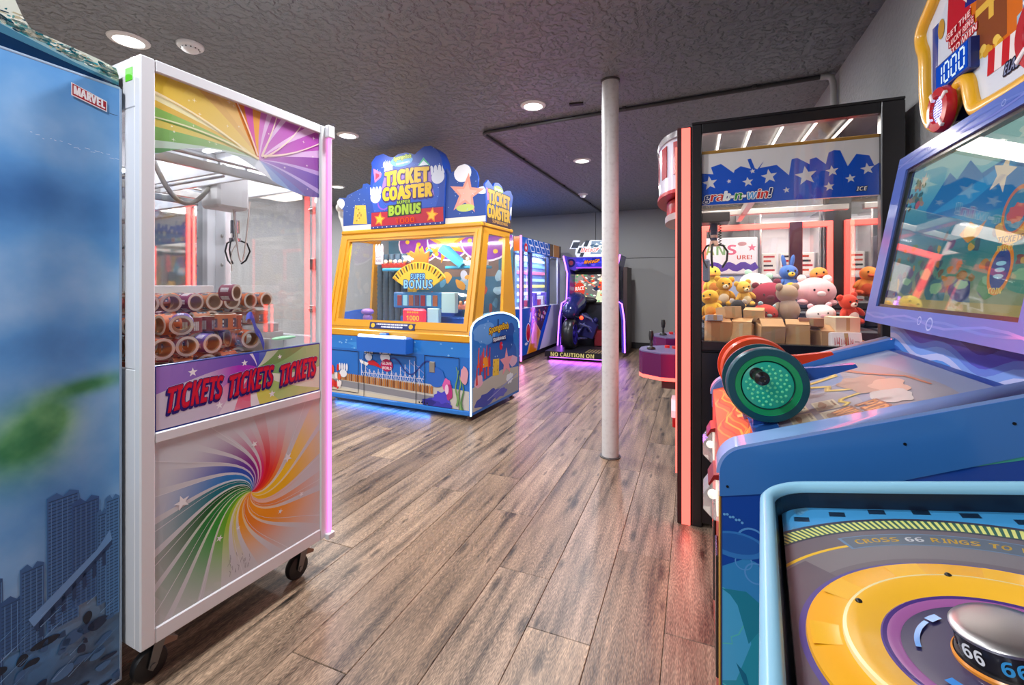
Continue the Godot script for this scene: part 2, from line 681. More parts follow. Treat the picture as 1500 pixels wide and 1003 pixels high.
	# downlights on their grid
	var where := {"0,1": "above the white ticket claw machine", "1,2": "nearest the steel column, before the dark conduit", "1,3": "between the conduit and the steel column, farther from the ticket claw",
		"0,2": "beyond the ticket claw machine, before the blue coaster sign", "-1,3": "small and far, low beside the pink edge of the ticket claw"}
	for i in 3:
		for j in range(-2, 5):
			var x: float = [-4.80, -3.07, -1.19][i]
			var u: float = -1.95 + 1.765 * (j + 1)
			u = {0: -0.15, 1: 1.585, 2: 3.38, 3: 5.08, 4: 6.85}.get(j, u)
			var key := "%d,%d" % [i - 1 if i < 2 else 1, j]
			key = ["-1", "0", "1"][i] + ",%d" % j
			var l := thing("ceiling_downlight", "round white recessed downlight " + where.get(key, ["over the unseen outer aisle", "over the ticket claw aisle", "over the walkway"][i] + ", " + ["far behind the viewer", "just behind the viewer", "level with the ticket claw", "level with the steel column", "level with the coaster signs", "level with the racing game", "by the end wall"][j + 2]), "ceiling light", Vector3(x, ROOM_H, -u), 0, "recessed downlights on a grid in the charcoal ceiling")
			b = MB.new()
			b.lathe(PackedVector2Array([Vector2(0.074, -0.012), Vector2(0.082, -0.010), Vector2(0.098, -0.006), Vector2(0.102, 0.0)]), 32)
			obj("trim_ring", b, mat("white_plastic", "#eeeeec", 0.4), l)
			b = MB.new()
			b.lathe(PackedVector2Array([Vector2(0.0, -0.009), Vector2(0.075, -0.0095), Vector2(0.075, -0.002)]), 32)
			obj("light_lens", b, glow("downlight_glow", "#fffaf4", 6.0), l)
			area(l, Vector3(0, -0.016, 0), Vector3(0, -1, 0), Vector2(0.13, 0.13), "#f8faff", LAMP_E * (0.4 if key == "0,2" else 1.0), Vector3.FORWARD)
	# smoke detector, sprinkler dome, plate
	var sd := thing("smoke_detector", "round white smoke detector on the ceiling beside the nearest downlight", "smoke detector", Vector3(-2.79, ROOM_H, -1.755))
	b = MB.new()
	b.lathe(PackedVector2Array([Vector2(0.07, 0), Vector2(0.07, -0.012), Vector2(0.064, -0.02), Vector2(0.045, -0.022), Vector2(0.045, -0.034), Vector2(0.038, -0.040), Vector2(0, -0.042)]), 32)
	obj("housing", b, mat("white_plastic"), sd)
	b = MB.new()
	for i in 12:
		var d := Vector3(cos(TAU * i / 12), 0, sin(TAU * i / 12))
		b = MB.new()
		b.box(d * 0.0452 + Vector3(0, -0.028, 0), Vector3(0.006, 0.006, 0.006))
		obj("vent_slot", b, mat("dark_grey_metal"), sd)
	var hd := thing("sensor_dome", "small white dome sensor on the far ceiling beside the steel column", "sensor", Vector3(-1.62, ROOM_H, -6.96))
	b = MB.new()
	b.lathe(PackedVector2Array([Vector2(0.055, 0), Vector2(0.052, -0.02), Vector2(0.038, -0.045), Vector2(0.02, -0.056), Vector2(0, -0.06)]), 24)
	obj("dome", b, mat("white_plastic"), hd)
	b = MB.new()
	b.lathe(PackedVector2Array([Vector2(0.055, -0.006), Vector2(0.08, -0.005), Vector2(0.082, 0)]), 24)
	obj("base_ring", b, mat("white_plastic"), hd)
	var jb := thing("ceiling_cover_plate", "small dark rectangular cover plate on the ceiling close to the steel column", "cover plate", Vector3(-0.86, ROOM_H, -3.47), 10)
	b = MB.new()
	b.bx(Vector3(-0.055, -0.012, -0.022), Vector3(0.055, 0, 0.022), 0.003)
	obj("plate", b, mat("black_trim"), jb)
	for x in [-0.03, 0.03]:
		b = MB.new()
		b.box(Vector3(x, -0.014, 0), Vector3(0.012, 0.006, 0.012), 0.002)
		obj("screw", b, mat("dark_grey_metal"), jb)
	# conduit
	var cd := thing("conduit_pipe", "dark painted conduit zigzagging over the ceiling to the grey wall", "conduit", Vector3(0, ROOM_H, 0))
	var pa := Vector3(0.80, -0.018, -3.62)
	var pb := Vector3(-1.90, -0.018, -4.22)
	var pc := Vector3(-1.95, -0.018, -8.74)
	pb = Vector3(-1.836, -0.018, -3.76)
	pc = Vector3(-1.645, -0.018, -8.74)
	var path := [pa]
	for k in range(0, 7):
		var s := k / 6.0
		path.append((pb + (pa - pb).normalized() * 0.09).lerp(pb, s).lerp(pb.lerp(pb + (pc - pb).normalized() * 0.09, s), s))
	path.append(pc)
	b = MB.new()
	b.tube(path, 0.016, 10)
	obj("ceiling_run", b, mat("dark_conduit_paint", "#3a393b", 0.45), cd)
	b = MB.new()
	b.tube([pa, Vector3(0.84, -0.02, -3.62), Vector3(0.862, -0.035, -3.61), Vector3(0.872, -0.07, -3.61), Vector3(0.875, -0.12, -3.61), Vector3(0.875, -0.9, -3.61)], 0.020, 10)
	obj("wall_bend", b, mat("grey_wall_conduit", "#b4b4b2", 0.4), cd)
	b = MB.new()
	b.tube([pc + Vector3(0, 0, 0.0), pc + Vector3(0, -0.01, -0.015), pc + Vector3(0, -0.05, -0.02), pc + Vector3(0, -0.95, -0.02)], 0.012, 8)
	obj("end_drop", b, mat("dark_conduit_paint"), cd)
	for s in [0.15, 0.5, 0.85]:
		var p: Vector3 = pb.lerp(pa, s)
		b = MB.new()
		b.box(p + Vector3(0, 0.006, 0), Vector3(0.03, 0.03, 0.05), 0.003)
		obj("clip", b, mat("dark_conduit_paint"), cd)
	for s in [0.2, 0.5, 0.8]:
		var p: Vector3 = pb.lerp(pc, s)
		b = MB.new()
		b.box(p + Vector3(0, 0.006, 0), Vector3(0.05, 0.03, 0.03), 0.003)
		obj("clip", b, mat("dark_conduit_paint"), cd)

# spiral rays of ink from a centre; spec rows: start angle, end angle (degrees), inner ink, outer ink
func swirl(a: Art, ctr: Vector2, spec: Array, twist: float, r0: float, rmax: float, rings := 14, sq := 1.0):
	a.z += a.step
	for s in spec:
		var k0 := Color(s[2]).srgb_to_linear()
		var k1 := Color(s[3]).srgb_to_linear()
		var reach: float = s[4] if s.size() > 4 else 0.0
		var m: int = maxi(2, int((s[1] - s[0]) / 7.0))
		for i in rings:
			var ra := rmax * pow(float(i) / rings, 1.6)
			var rb := rmax * pow(float(i + 1) / rings, 1.6)
			var ta := deg_to_rad(twist) * (1.0 - exp(-ra / r0))
			var tb := deg_to_rad(twist) * (1.0 - exp(-rb / r0))
			var c0 := k0.lerp(k1, float(i) / (rings - 1))
			var c1 := k0.lerp(k1, minf(1.0, float(i + 1) / (rings - 1)))
			if reach > 0.0:
				c0 = k0.lerp(k1, smoothstep(0.30 * reach, reach, ra))
				c1 = k0.lerp(k1, smoothstep(0.30 * reach, reach, rb))
			a.col = c0
			for j in m:
				var p := deg_to_rad(lerpf(s[0], s[1], float(j) / m))
				var q := deg_to_rad(lerpf(s[0], s[1], float(j + 1) / m))
				var e := Vector2(1, sq)
				var pts := PackedVector2Array([ctr + Vector2.from_angle(p + ta) * ra * e, ctr + Vector2.from_angle(p + tb) * rb * e, ctr + Vector2.from_angle(q + tb) * rb * e, ctr + Vector2.from_angle(q + ta) * ra * e])
				if ra < 1e-6:
					pts = PackedVector2Array([ctr, pts[1], pts[2]])
					a.grad(pts, [c0, c1, c1])
				else:
					a.grad(pts, [c0, c1, c1, c0])

func rectp(x0: float, y0: float, x1: float, y1: float) -> PackedVector2Array:
	return PackedVector2Array([Vector2(x0, y0), Vector2(x1, y0), Vector2(x1, y1), Vector2(x0, y1)])

func rrect(x0: float, y0: float, x1: float, y1: float, r: float, k := 5) -> PackedVector2Array:
	var p := PackedVector2Array()
	for q in [[x1 - r, y1 - r, 0.0], [x0 + r, y1 - r, 90.0], [x0 + r, y0 + r, 180.0], [x1 - r, y0 + r, 270.0]]:
		for i in k + 1:
			p.append(Vector2(q[0], q[1]) + Vector2.from_angle(deg_to_rad(q[2] + 90.0 * i / k)) * r)
	return p

func caster(parent: Node3D, at: Vector3):
	var b := MB.new(Transform3D(Basis(), at))
	b.lathe(PackedVector2Array([Vector2(0.0, -0.016), Vector2(0.030, -0.016), Vector2(0.044, -0.013), Vector2(0.0475, -0.006), Vector2(0.0475, 0.006), Vector2(0.044, 0.013), Vector2(0.030, 0.016), Vector2(0, 0.016)]), 24, Transform3D(Basis(Vector3(0, 1, 0), Vector3(0, 0, 1), Vector3(1, 0, 0)), Vector3(-0.025, 0.0475, 0)))
	var w := obj("caster", b, mat("black_rubber", "#16171a", 0.45), parent)
	b = MB.new(Transform3D(Basis(), at))
	for s in [-1, 1]:
		b.prism(PackedVector2Array([Vector2(-0.038, 0.045), Vector2(-0.026, 0.032), Vector2(-0.014, 0.045), Vector2(0.012, 0.118), Vector2(-0.02, 0.118)]), s * 0.021, s * 0.024)
	b.bx(Vector3(-0.04, 0.116, -0.032), Vector3(0.04, 0.125, 0.032), 0.002)
	b.cyl(Vector3(-0.025, 0.0475, -0.027), Vector3(-0.025, 0.0475, 0.027), 0.008)
	obj("fork", b, mat("caster_steel", "#77787a", 0.38, 0.8), w)
	b = MB.new(Transform3D(Basis(), at))
	b.prism(PackedVector2Array([Vector2(0.0, 0.085), Vector2(0.045, 0.075), Vector2(0.048, 0.085), Vector2(0.02, 0.105), Vector2(0, 0.1)]), -0.015, 0.015)
	obj("brake_lever", b, mat("brake_bronze", "#8d7468", 0.4, 0.6), w)

func build_ticket_claw():
	var R := RandomNumberGenerator.new()
	R.seed = 41
	var t := thing("ticket_claw_machine", "tall white claw machine on casters with rainbow swirl panels and ticket rolls inside", "claw machine", Vector3(-1.475, 0, -0.789), 86.4)
	mat("zinc", "#b9b7b2", 0.3, 0.9)
	var white := mat("white_cabinet_enamel", "#dfe1e4", 0.28, 0.0, {"clearcoat_enabled": true, "clearcoat": 0.5, "clearcoat_roughness": 0.1})
	# lower body
	var b := MB.new()
	b.bx(Vector3(0.004, 0.145, -0.79), Vector3(0.676, 0.90, -0.008), 0.003)
	obj("lower_body", b, white, t)
	b = MB.new()
	b.bx(Vector3(0, 0.14, -0.03), Vector3(0.039, 1.868, 0.0), 0.004)
	b.bx(Vector3(0.635, 0.14, -0.03), Vector3(0.680, 1.868, 0.0), 0.004)
	b.bx(Vector3(0.039, 0.14, -0.025), Vector3(0.635, 0.187, -0.001), 0.003)
	b.bx(Vector3(0.039, 0.732, -0.025), Vector3(0.635, 0.764, -0.001), 0.003)
	b.bx(Vector3(0.039, 1.832, -0.03), Vector3(0.635, 1.868, -0.001), 0.003)
	obj("front_frame", b, white, t)
	b = MB.new()
	b.bx(Vector3(0.0, 0.14, -0.79), Vector3(0.012, 0.955, -0.03), 0.003)
	b.bx(Vector3(0.0, 1.72, -0.79), Vector3(0.012, 1.868, -0.03), 0.003)
	b.bx(Vector3(0.0, 0.955, -0.085), Vector3(0.012, 1.72, -0.03), 0.003)
	b.bx(Vector3(0.0, 0.955, -0.79), Vector3(0.012, 1.72, -0.74), 0.003)
	obj("side_panel", b, white, t)
	b = MB.new()
	b.bx(Vector3(0.004, 0.95, -0.745), Vector3(0.008, 1.725, -0.08))
	obj("side_pane", b, glass(), t)
	b = MB.new()
	b.bx(Vector3(0.012, 1.845, -0.79), Vector3(0.68, 1.866, -0.03), 0.002)
	obj("top_panel", b, white, t)
	# back: frame and mirror
	b = MB.new()
	b.bx(Vector3(0.012, 0.14, -0.80), Vector3(0.68, 1.868, -0.79), 0.002)
	b.bx(Vector3(0.012, 0.90, -0.79), Vector3(0.64, 0.965, -0.775), 0.002)
	b.bx(Vector3(0.012, 1.70, -0.79), Vector3(0.64, 1.845, -0.775), 0.002)
	b.bx(Vector3(0.615, 0.90, -0.79), Vector3(0.68, 1.845, -0.745), 0.003)
	obj("back_frame", b, white, t)
	b = MB.new()
	b.bx(Vector3(0.014, 0.965, -0.789), Vector3(0.615, 1.70, -0.783))
	obj("mirror", b, mat("mirror_glass", "#c9cdd0", 0.03, 1.0), t)
	# far side: hinged door with a pane
	b = MB.new()
	b.bx(Vector3(0.652, 0.90, -0.745), Vector3(0.68, 1.845, -0.665), 0.003)
	b.bx(Vector3(0.652, 0.90, -0.085), Vector3(0.68, 1.845, -0.03), 0.003)
	b.bx(Vector3(0.652, 0.90, -0.665), Vector3(0.68, 0.985, -0.085), 0.003)
	b.bx(Vector3(0.652, 1.61, -0.665), Vector3(0.68, 1.845, -0.085), 0.003)
	var door := obj("side_door", b, white, t)
	b = MB.new()
	b.bx(Vector3(0.664, 0.985, -0.665), Vector3(0.668, 1.61, -0.085))
	obj("door_pane", b, glass(), door)
	for y in [1.02, 1.16, 1.30, 1.44, 1.58]:
		b = MB.new()
		b.cyl(Vector3(0.652, y, -0.685), Vector3(0.646, y, -0.685), 0.005, 0.004, 8)
		b.cyl(Vector3(0.652, y, -0.69), Vector3(0.649, y, -0.69), 0.009, 0.009, 8)
		obj("door_bolt", b, mat("zinc"), door)
	for y in [1.10, 1.52]:
		b = MB.new()
		b.box(Vector3(0.648, y, -0.065), Vector3(0.01, 0.03, 0.03), 0.003)
		b.cyl(Vector3(0.642, y, -0.075), Vector3(0.642, y, -0.05), 0.007, 0.007, 8)
		obj("door_hinge", b, mat("zinc"), door)
	b = MB.new()
	b.box(Vector3(0.647, 1.29, -0.06), Vector3(0.012, 0.05, 0.03), 0.003)
	obj("door_lock", b, mat("zinc"), door)
	# floor of the prize bed
	b = MB.new()
	b.bx(Vector3(0.012, 0.90, -0.775), Vector3(0.652, 0.905, -0.03))
	obj("prize_bed", b, mat("bed_white", "#d8d8d6", 0.5), t)
	b = MB.new()
	b.bx(Vector3(0.02, 0.905, -0.77), Vector3(0.64, 1.036, -0.262), 0.003)
	obj("bed_riser", b, mat("bed_white"), t)
	# chute: white box with clear walls
	b = MB.new()
	b.bx(Vector3(0.43, 0.905, -0.25), Vector3(0.436, 1.0, -0.03), 0.002)
	b.bx(Vector3(0.43, 0.905, -0.256), Vector3(0.652, 1.0, -0.25), 0.002)
	obj("prize_chute", b, mat("bed_white"), t)
	b = MB.new()
	b.bx(Vector3(0.431, 1.0, -0.25), Vector3(0.434, 1.12, -0.03))
	b.bx(Vector3(0.431, 1.0, -0.255), Vector3(0.652, 1.12, -0.252))
	obj("chute_guard", b, glass(), t)
	b = MB.new()
	b.ball(Vector3(0.555, 0.985, -0.12), Vector3(0.055, 0.008, 0.02))
	obj("green_bumper", b, mat("mint_plastic", "#a4e6b4", 0.35), t)
	b = MB.new()
	b.bx(Vector3(0.36, 1.036, -0.72), Vector3(0.62, 1.20, -0.70), 0.003)
	obj("back_guard", b, mat("bed_white"), t)
	# front pane
	b = MB.new()
	b.bx(Vector3(0.037, 0.967, -0.016), Vector3(0.637, 1.833, -0.012))
	obj("front_pane", b, glass(), t)
	# top swirl decal on the pane
	var up := [0.039, 1.587, 0.073, 1.607, 0.12, 1.628, 0.185, 1.648, 0.24, 1.654, 0.289, 1.649, 0.328, 1.635, 0.383, 1.611, 0.441, 1.585, 0.502, 1.569, 0.568, 1.56, 0.635, 1.566, 0.635, 1.832, 0.039, 1.832]
	var a := Art.new(Transform3D(Basis(), Vector3(0, 0, -0.0115)))
	a.clip = a.pv(up)
	a.ink("#d9dde2").put(a.clip)
	var cc := Vector2(0.372, 1.655)
	swirl(a, cc, [[104, 120, "#ffe9c0", "#e9b432"], [120, 128, "#ffe9c0", "#dba21a"], [128, 147, "#ffefbe", "#e8c01c"], [147, 150.5, "#fbf3d4", "#f3e9b4"], [150.5, 154, "#f7ecc0", "#e2b31a"], [154, 160, "#f3efd0", "#74b52a"], [160, 164, "#f0ead0", "#e4cc3c"], [164, 171, "#e8efdc", "#6cb236"], [171, 175, "#e9eff0", "#c6dcc4"], [175, 177.5, "#e4ece6", "#4fa44e"], [177.5, 230, "#e2e8ec", "#b6c8c4"]], 16.0, 0.2, 0.5)
	swirl(a, cc, [[118, 127, "#ffc070", "#e0700e"], [108, 118, "#f6a0d0", "#cf36a8"], [98, 108, "#ffd28a", "#f09418"], [90, 98, "#f3c3ea", "#c93cb8"], [84, 90, "#f6e4f4", "#e6b4e2"], [74, 84, "#ecb6e6", "#b930ae"], [69, 74, "#f4e6f6", "#e6c0e8"], [54, 69, "#e9b4e6", "#bf44b8"], [48, 54, "#f6e6f6", "#ecc0e6"], [34, 48, "#e3b0e4", "#bb40b4"], [28, 34, "#f2e2f2", "#dfb0e0"],
		[16, 28, "#dcb0e0", "#8a30a0"], [12, 16, "#efe6f4", "#b890d4"], [0, 12, "#d5b8e4", "#5036a8"], [-4, 0, "#efe6f4", "#a998d8"], [-14, -4, "#cfc6ea", "#3a3aa0"], [-24, -14, "#c6cdee", "#3058b4"], [-44, -24, "#d5dcf0", "#3f94d0"]], -14.0, 0.15, 0.42)
	for i in 26:
		var th := deg_to_rad([170, 150, 128, 100, 68, 40, 15, -10, 160, 185][i % 10] + R.randf_range(-9, 9))
		var rr := R.randf_range(0.1, 0.3)
		a.ink("#fff8ec").star(cc + Vector2.from_angle(th) * rr, R.randf_range(0.003, 0.010), 4, 0.2)
	for k in [[0.04, 1.775, 0.20, 1.745, 0.33, 1.67], [0.365, 1.67, 0.332, 1.76, 0.29, 1.832], [0.385, 1.675, 0.50, 1.70, 0.635, 1.79], [0.38, 1.67, 0.42, 1.76, 0.44, 1.832], [0.39, 1.67, 0.48, 1.73, 0.545, 1.832], [0.37, 1.66, 0.20, 1.71, 0.04, 1.70]]:
		var path := PackedVector2Array()
		for i in 13:
			var s := i / 12.0
			path.append(Vector2(k[0], k[1]).lerp(Vector2(k[2], k[3]), s).lerp(Vector2(k[2], k[3]).lerp(Vector2(k[4], k[5]), s), s))
		a.ink("#fdf3dc").line(path, 0.007, 0.004)
	obj("swirl_print", a, mat("backlit_film", "#ffffff", 0.2, 0.0, {"vertex_color_use_as_albedo": true, "backlight_enabled": true, "backlight": Color(0.9, 0.9, 0.9)}), t)
	# ticket banner
	b = MB.new()
	b.bx(Vector3(0.039, 0.764, -0.02), Vector3(0.635, 0.962, -0.006), 0.001)
	obj("banner_panel", b, mat("panel_navy", "#24418c", 0.25), t)
	a = Art.new(Transform3D(Basis(), Vector3(0, 0, -0.0059)))
	a.clip = rectp(0.043, 0.769, 0.631, 0.957)
	a.ink("#c9c3d8").put(a.clip)
	swirl(a, Vector2(0.36, 0.905), [[150, 178, "#b03ac0", "#cfcadb", 0.22], [178, 196, "#e04aa0", "#cfc8dc", 0.20], [196, 212, "#f2dcec", "#dcd8e4"], [212, 236, "#e8507c", "#dcc4d0", 0.25], [236, 250, "#f3f0f4", "#e8e4ec"], [250, 276, "#c8dc4a", "#e4d77a"], [276, 300, "#7dbb3c", "#c9dd9c"], [300, 318, "#e4f0e0", "#dfe9d6"], [318, 345, "#3f9e48", "#a9d49c"], [345, 372, "#5aa04e", "#8d9f74"],
		[12, 40, "#cfe0c8", "#9db08e"], [40, 70, "#2b3fb8", "#8fb0dc"], [70, 96, "#4f3ec4", "#3f6fd0"], [96, 106, "#ece6f6", "#cfd6f0"], [106, 150, "#3b2fae", "#9a78c8"]], 40.0, 0.15, 0.36)
	for s in [[0.144, 0.925, 0.015], [0.227, 0.800, 0.013], [0.313, 0.928, 0.012], [0.418, 0.797, 0.014], [0.45, 0.93, 0.01]]:
		a.ink("#f2f1f6").star(Vector2(s[0], s[1]), s[2])
	for w in [[0.066, 0.812, 0.165, 0.010], [0.252, 0.815, 0.165, 0.012], [0.445, 0.818, 0.165, 0.012]]:
		a.word_edged("TICKETS", Vector2(w[0], w[1]), Vector2(w[2], w[3]), Vector2(0.010, 0.076), 0.0042, "#f6f3f6", "#f6f3f6", 0.05)
		a.word_edged("TICKETS", Vector2(w[0], w[1]), Vector2(w[2], w[3]), Vector2(0.010, 0.076), 0.0036, "#252a78", "#b51d3a", 0.05, Vector2(-0.004, -0.007), 0.0012)
		a.ink("#d4203c").word("TICKETS", Vector2(w[0] + 0.002, w[1] + 0.004), Vector2(w[2] - 0.003, w[3]), Vector2(0.010, 0.068), 0.05)
	obj("banner_print", a, print_mat("printed_film"), t)
	# lower swirl panel
	b = MB.new()
	b.bx(Vector3(0.039, 0.187, -0.02), Vector3(0.635, 0.732, -0.006), 0.001)
	obj("door_panel", b, mat("panel_silver", "#cfd2d6", 0.25), t)
	a = Art.new(Transform3D(Basis(), Vector3(0, 0, -0.0059)))
	a.clip = rectp(0.0395, 0.1875, 0.6345, 0.7315)
	a.ink("#ccd0d5").put(a.clip)
	var W := "#ced2d7"
	var strands := []
	for k in [[-16, -6, "#d81428", 0.3], [-6, 0, "#e0203c", 0.24], [0, 7, "#d8206a", 0.26], [7, 12, "#e58ab4", 0.14], [12, 18, "#b81878", 0.27], [18, 23, "#e2b4d0", 0.14], [23, 32, "#7c1f88", 0.3], [32, 36, "#c8a8d4", 0.16], [36, 44, "#5f2f9c", 0.3], [44, 48, "#c9c0e0", 0.14], [48, 58, "#2850b8", 0.34], [58, 62, "#b9cbe8", 0.16], [62, 74, "#1f7cc8", 0.36], [74, 78, "#bcdcec", 0.18], [78, 92, "#0c7684", 0.4], [92, 96, "#cfe4e0", 0.2], [96, 108, "#06602c", 0.44], [108, 111, "#bcdcb8", 0.3], [111, 124, "#0f7f34", 0.46], [124, 127, "#c8e4bc", 0.3], [127, 138, "#2c9a34", 0.42], [138, 141, "#d6e9c4", 0.25], [141, 152, "#62b428", 0.36], [152, 160, "#a4cc2c", 0.3], [160, 166, "#e4e8b0", 0.14], [166, 174, "#dcd23c", 0.24], [174, 180, "#ece4b0", 0.14], [180, 192, "#eea010", 0.3], [192, 197, "#f0cc88", 0.2], [197, 214, "#ea8410", 0.32], [214, 218, "#f4d09c", 0.2], [218, 240, "#f0980e", 0.42], [240, 245, "#f2d0a0", 0.2], [245, 256, "#e88c3c", 0.34], [256, 264, "#ecc4b0", 0.22], [264, 270, "#e8b8a4", 0.24], [270, 286, "#f0bc10", 0.42], [286, 290, "#f4e0a0", 0.24], [290, 304, "#f4cc20", 0.42], [304, 312, "#f0e0b8", 0.16], [312, 322, "#ec8420", 0.26], [322, 332, "#e8401c", 0.28], [332, 344, "#e02820", 0.26]]:
		strands.append([k[0], k[1], k[2], W, k[3]])
	swirl(a, Vector2(0.338, 0.466), strands, 104.0, 0.11, 0.46, 26)
	for q in [62, 82, 100, 118, 139, 168, 200, 223, 249, 268, 310, 20, 44]:
		var path := PackedVector2Array()
		for i in 16:
			var r := 0.02 + 0.40 * i / 15.0
			path.append(Vector2(0.338, 0.466) + Vector2.from_angle(deg_to_rad(q) + deg_to_rad(104) * (1 - exp(-r / 0.11))) * r)
		a.ink("#dfe3e7").line(path, 0.0005, 0.0025)
	for s in [[0.349, 0.631, 0.013], [0.484, 0.537, 0.020], [0.113, 0.526, 0.024], [0.227, 0.356, 0.012], [0.452, 0.344, 0.010], [0.545, 0.37, 0.012], [0.29, 0.36, 0.008]]:
		a.ink("#eef0f2").star(Vector2(s[0], s[1]), s[2], 5, 0.4, R.randf_range(0.3, 1.2))
	# scuffs near the floor edge
	for i in 26:
		var p := Vector2(R.randf_range(0.25, 0.34), R.randf_range(0.192, 0.27))
		a.ink("#7d8088").line(PackedVector2Array([p, p + Vector2(R.randf_range(-0.006, 0.006), R.randf_range(0.005, 0.02))]), 0.0011)
	obj("door_print", a, print_mat("printed_film"), t)
	# pink neon tube and its bracket on the corner
	b = MB.new()
	b.bx(Vector3(0.676, 1.50, -0.085), Vector3(0.704, 1.845, -0.006), 0.006)
	obj("speaker_cover", b, white, t)
	each("tube_clip", [[Vector3(0.655, 1.82, 0.0), Vector3(0.69, 1.872, 0.022)], [Vector3(0.655, 0.135, 0.0), Vector3(0.69, 0.16, 0.022)]], 0.003, white, t)
	b = MB.new()
	b.cyl(Vector3(0.674, 0.16, 0.008), Vector3(0.674, 1.82, 0.008), 0.0075, -1, 12)
	obj("neon_tube", b, glow("pink_neon", "#ff86dc", 1.5), t)
	area(t, Vector3(0.676, 0.99, 0.018), Vector3(0.35, 0, 1), Vector2(0.014, 1.64), "#ff9fe0", 0.05)
	# green sticker
	b = MB.new()
	b.bx(Vector3(-0.0012, 1.80, -0.078), Vector3(0.0, 1.838, -0.04))
	obj("green_sticker", b, mat("green_sticker", "#5ccc2a", 0.5), t)
	# gantry
	var zn := mat("zinc")
	b = MB.new()
	b.bx(Vector3(0.02, 1.60, -0.70), Vector3(0.65, 1.63, -0.68), 0.002)
	b.bx(Vector3(0.02, 1.60, -0.12), Vector3(0.65, 1.63, -0.10), 0.002)
	b.cyl(Vector3(0.02, 1.645, -0.69), Vector3(0.65, 1.645, -0.69), 0.005)
	b.cyl(Vector3(0.02, 1.645, -0.11), Vector3(0.65, 1.645, -0.11), 0.005)
	obj("gantry_rail", b, zn, t)
	b = MB.new()
	b.bx(Vector3(0.29, 1.585, -0.70), Vector3(0.34, 1.64, -0.695), 0.001)
	b.bx(Vector3(0.285, 1.60, -0.69), Vector3(0.295, 1.645, -0.11), 0.002)
	b.bx(Vector3(0.385, 1.60, -0.69), Vector3(0.395, 1.645, -0.11), 0.002)
	b.cyl(Vector3(0.31, 1.595, -0.68), Vector3(0.31, 1.595, -0.12), 0.005)
	obj("gantry_bridge", b, white, t)
	b = MB.new()
	b.bx(Vector3(0.40, 1.515, -0.42), Vector3(0.53, 1.66, -0.30), 0.01)
	obj("carriage", b, mat("bed_white"), t)
	b = MB.new()
	var path := []
	for i in 25:
		var s := i / 24.0
		path.append(Vector3(0.16 + 0.30 * s, 1.80 - 0.235 * sin(PI * pow(s, 0.9)) - 0.10 * s, -0.36))
	b.tube(path, 0.0085, 10)
	obj("cable_hose", b, mat("grey_hose", "#8f8c85", 0.5), t)
	# claw
	b = MB.new()
	b.cyl(Vector3(0.505, 1.515, -0.36), Vector3(0.505, 1.475, -0.36), 0.004)
	b.cyl(Vector3(0.505, 1.475, -0.36), Vector3(0.505, 1.42, -0.36), 0.017)
	b.cyl(Vector3(0.505, 1.42, -0.36), Vector3(0.505, 1.40, -0.36), 0.010)
	b.cyl(Vector3(0.505, 1.40, -0.36), Vector3(0.505, 1.385, -0.36), 0.022)
	var head := obj("claw_head", b, mat("chrome", "#d7d9dc", 0.12, 1.0), t)
	for k in 3:
		var d := Vector3(cos(TAU * k / 3 + 0.4), 0, sin(TAU * k / 3 + 0.4))
		b = MB.new()
		var o := Vector3(0.505, 1.392, -0.36)
		b.tube([o + d * 0.018, o + d * 0.045 + Vector3(0, -0.012, 0), o + d * 0.056 + Vector3(0, -0.045, 0), o + d * 0.04 + Vector3(0, -0.085, 0), o + d * 0.022 + Vector3(0, -0.10, 0)], 0.0035, 6)
		obj("claw_finger", b, mat("black_steel", "#1e1f22", 0.35, 0.6), head)
	b = MB.new()
	path = []
	for i in 19:
		var s := i / 18.0
		path.append(Vector3(0.475 + 0.075 * s, 1.56 - 0.26 * sin(PI * s), -0.33))
	b.tube(path, 0.003, 6)
	b.tube([Vector3(0.49, 1.37, -0.33), Vector3(0.472, 1.34, -0.33), Vector3(0.468, 1.30, -0.33), Vector3(0.474, 1.26, -0.33)], 0.002, 6)
	obj("claw_cord", b, mat("pale_cord", "#dccfc6", 0.6), t)
	for p in [[0.08, -0.07], [0.60, -0.07], [0.08, -0.72], [0.60, -0.72]]:
		caster(t, Vector3(p[0], 0, p[1]))
	# inside lighting: white LED battens under the roof
	for x in [0.10, 0.58]:
		b = MB.new()
		b.bx(Vector3(x - 0.015, 1.826, -0.70), Vector3(x + 0.015, 1.838, -0.10), 0.002)
		obj("light_batten", b, glow("white_batten", "#ffffff", 1.5), t)
		area(t, Vector3(x, 1.823, -0.4), Vector3(0, -1, 0), Vector2(0.03, 0.6), "#f6f7ff", CLAW_E, Vector3.FORWARD)
	ticket_rolls(t)

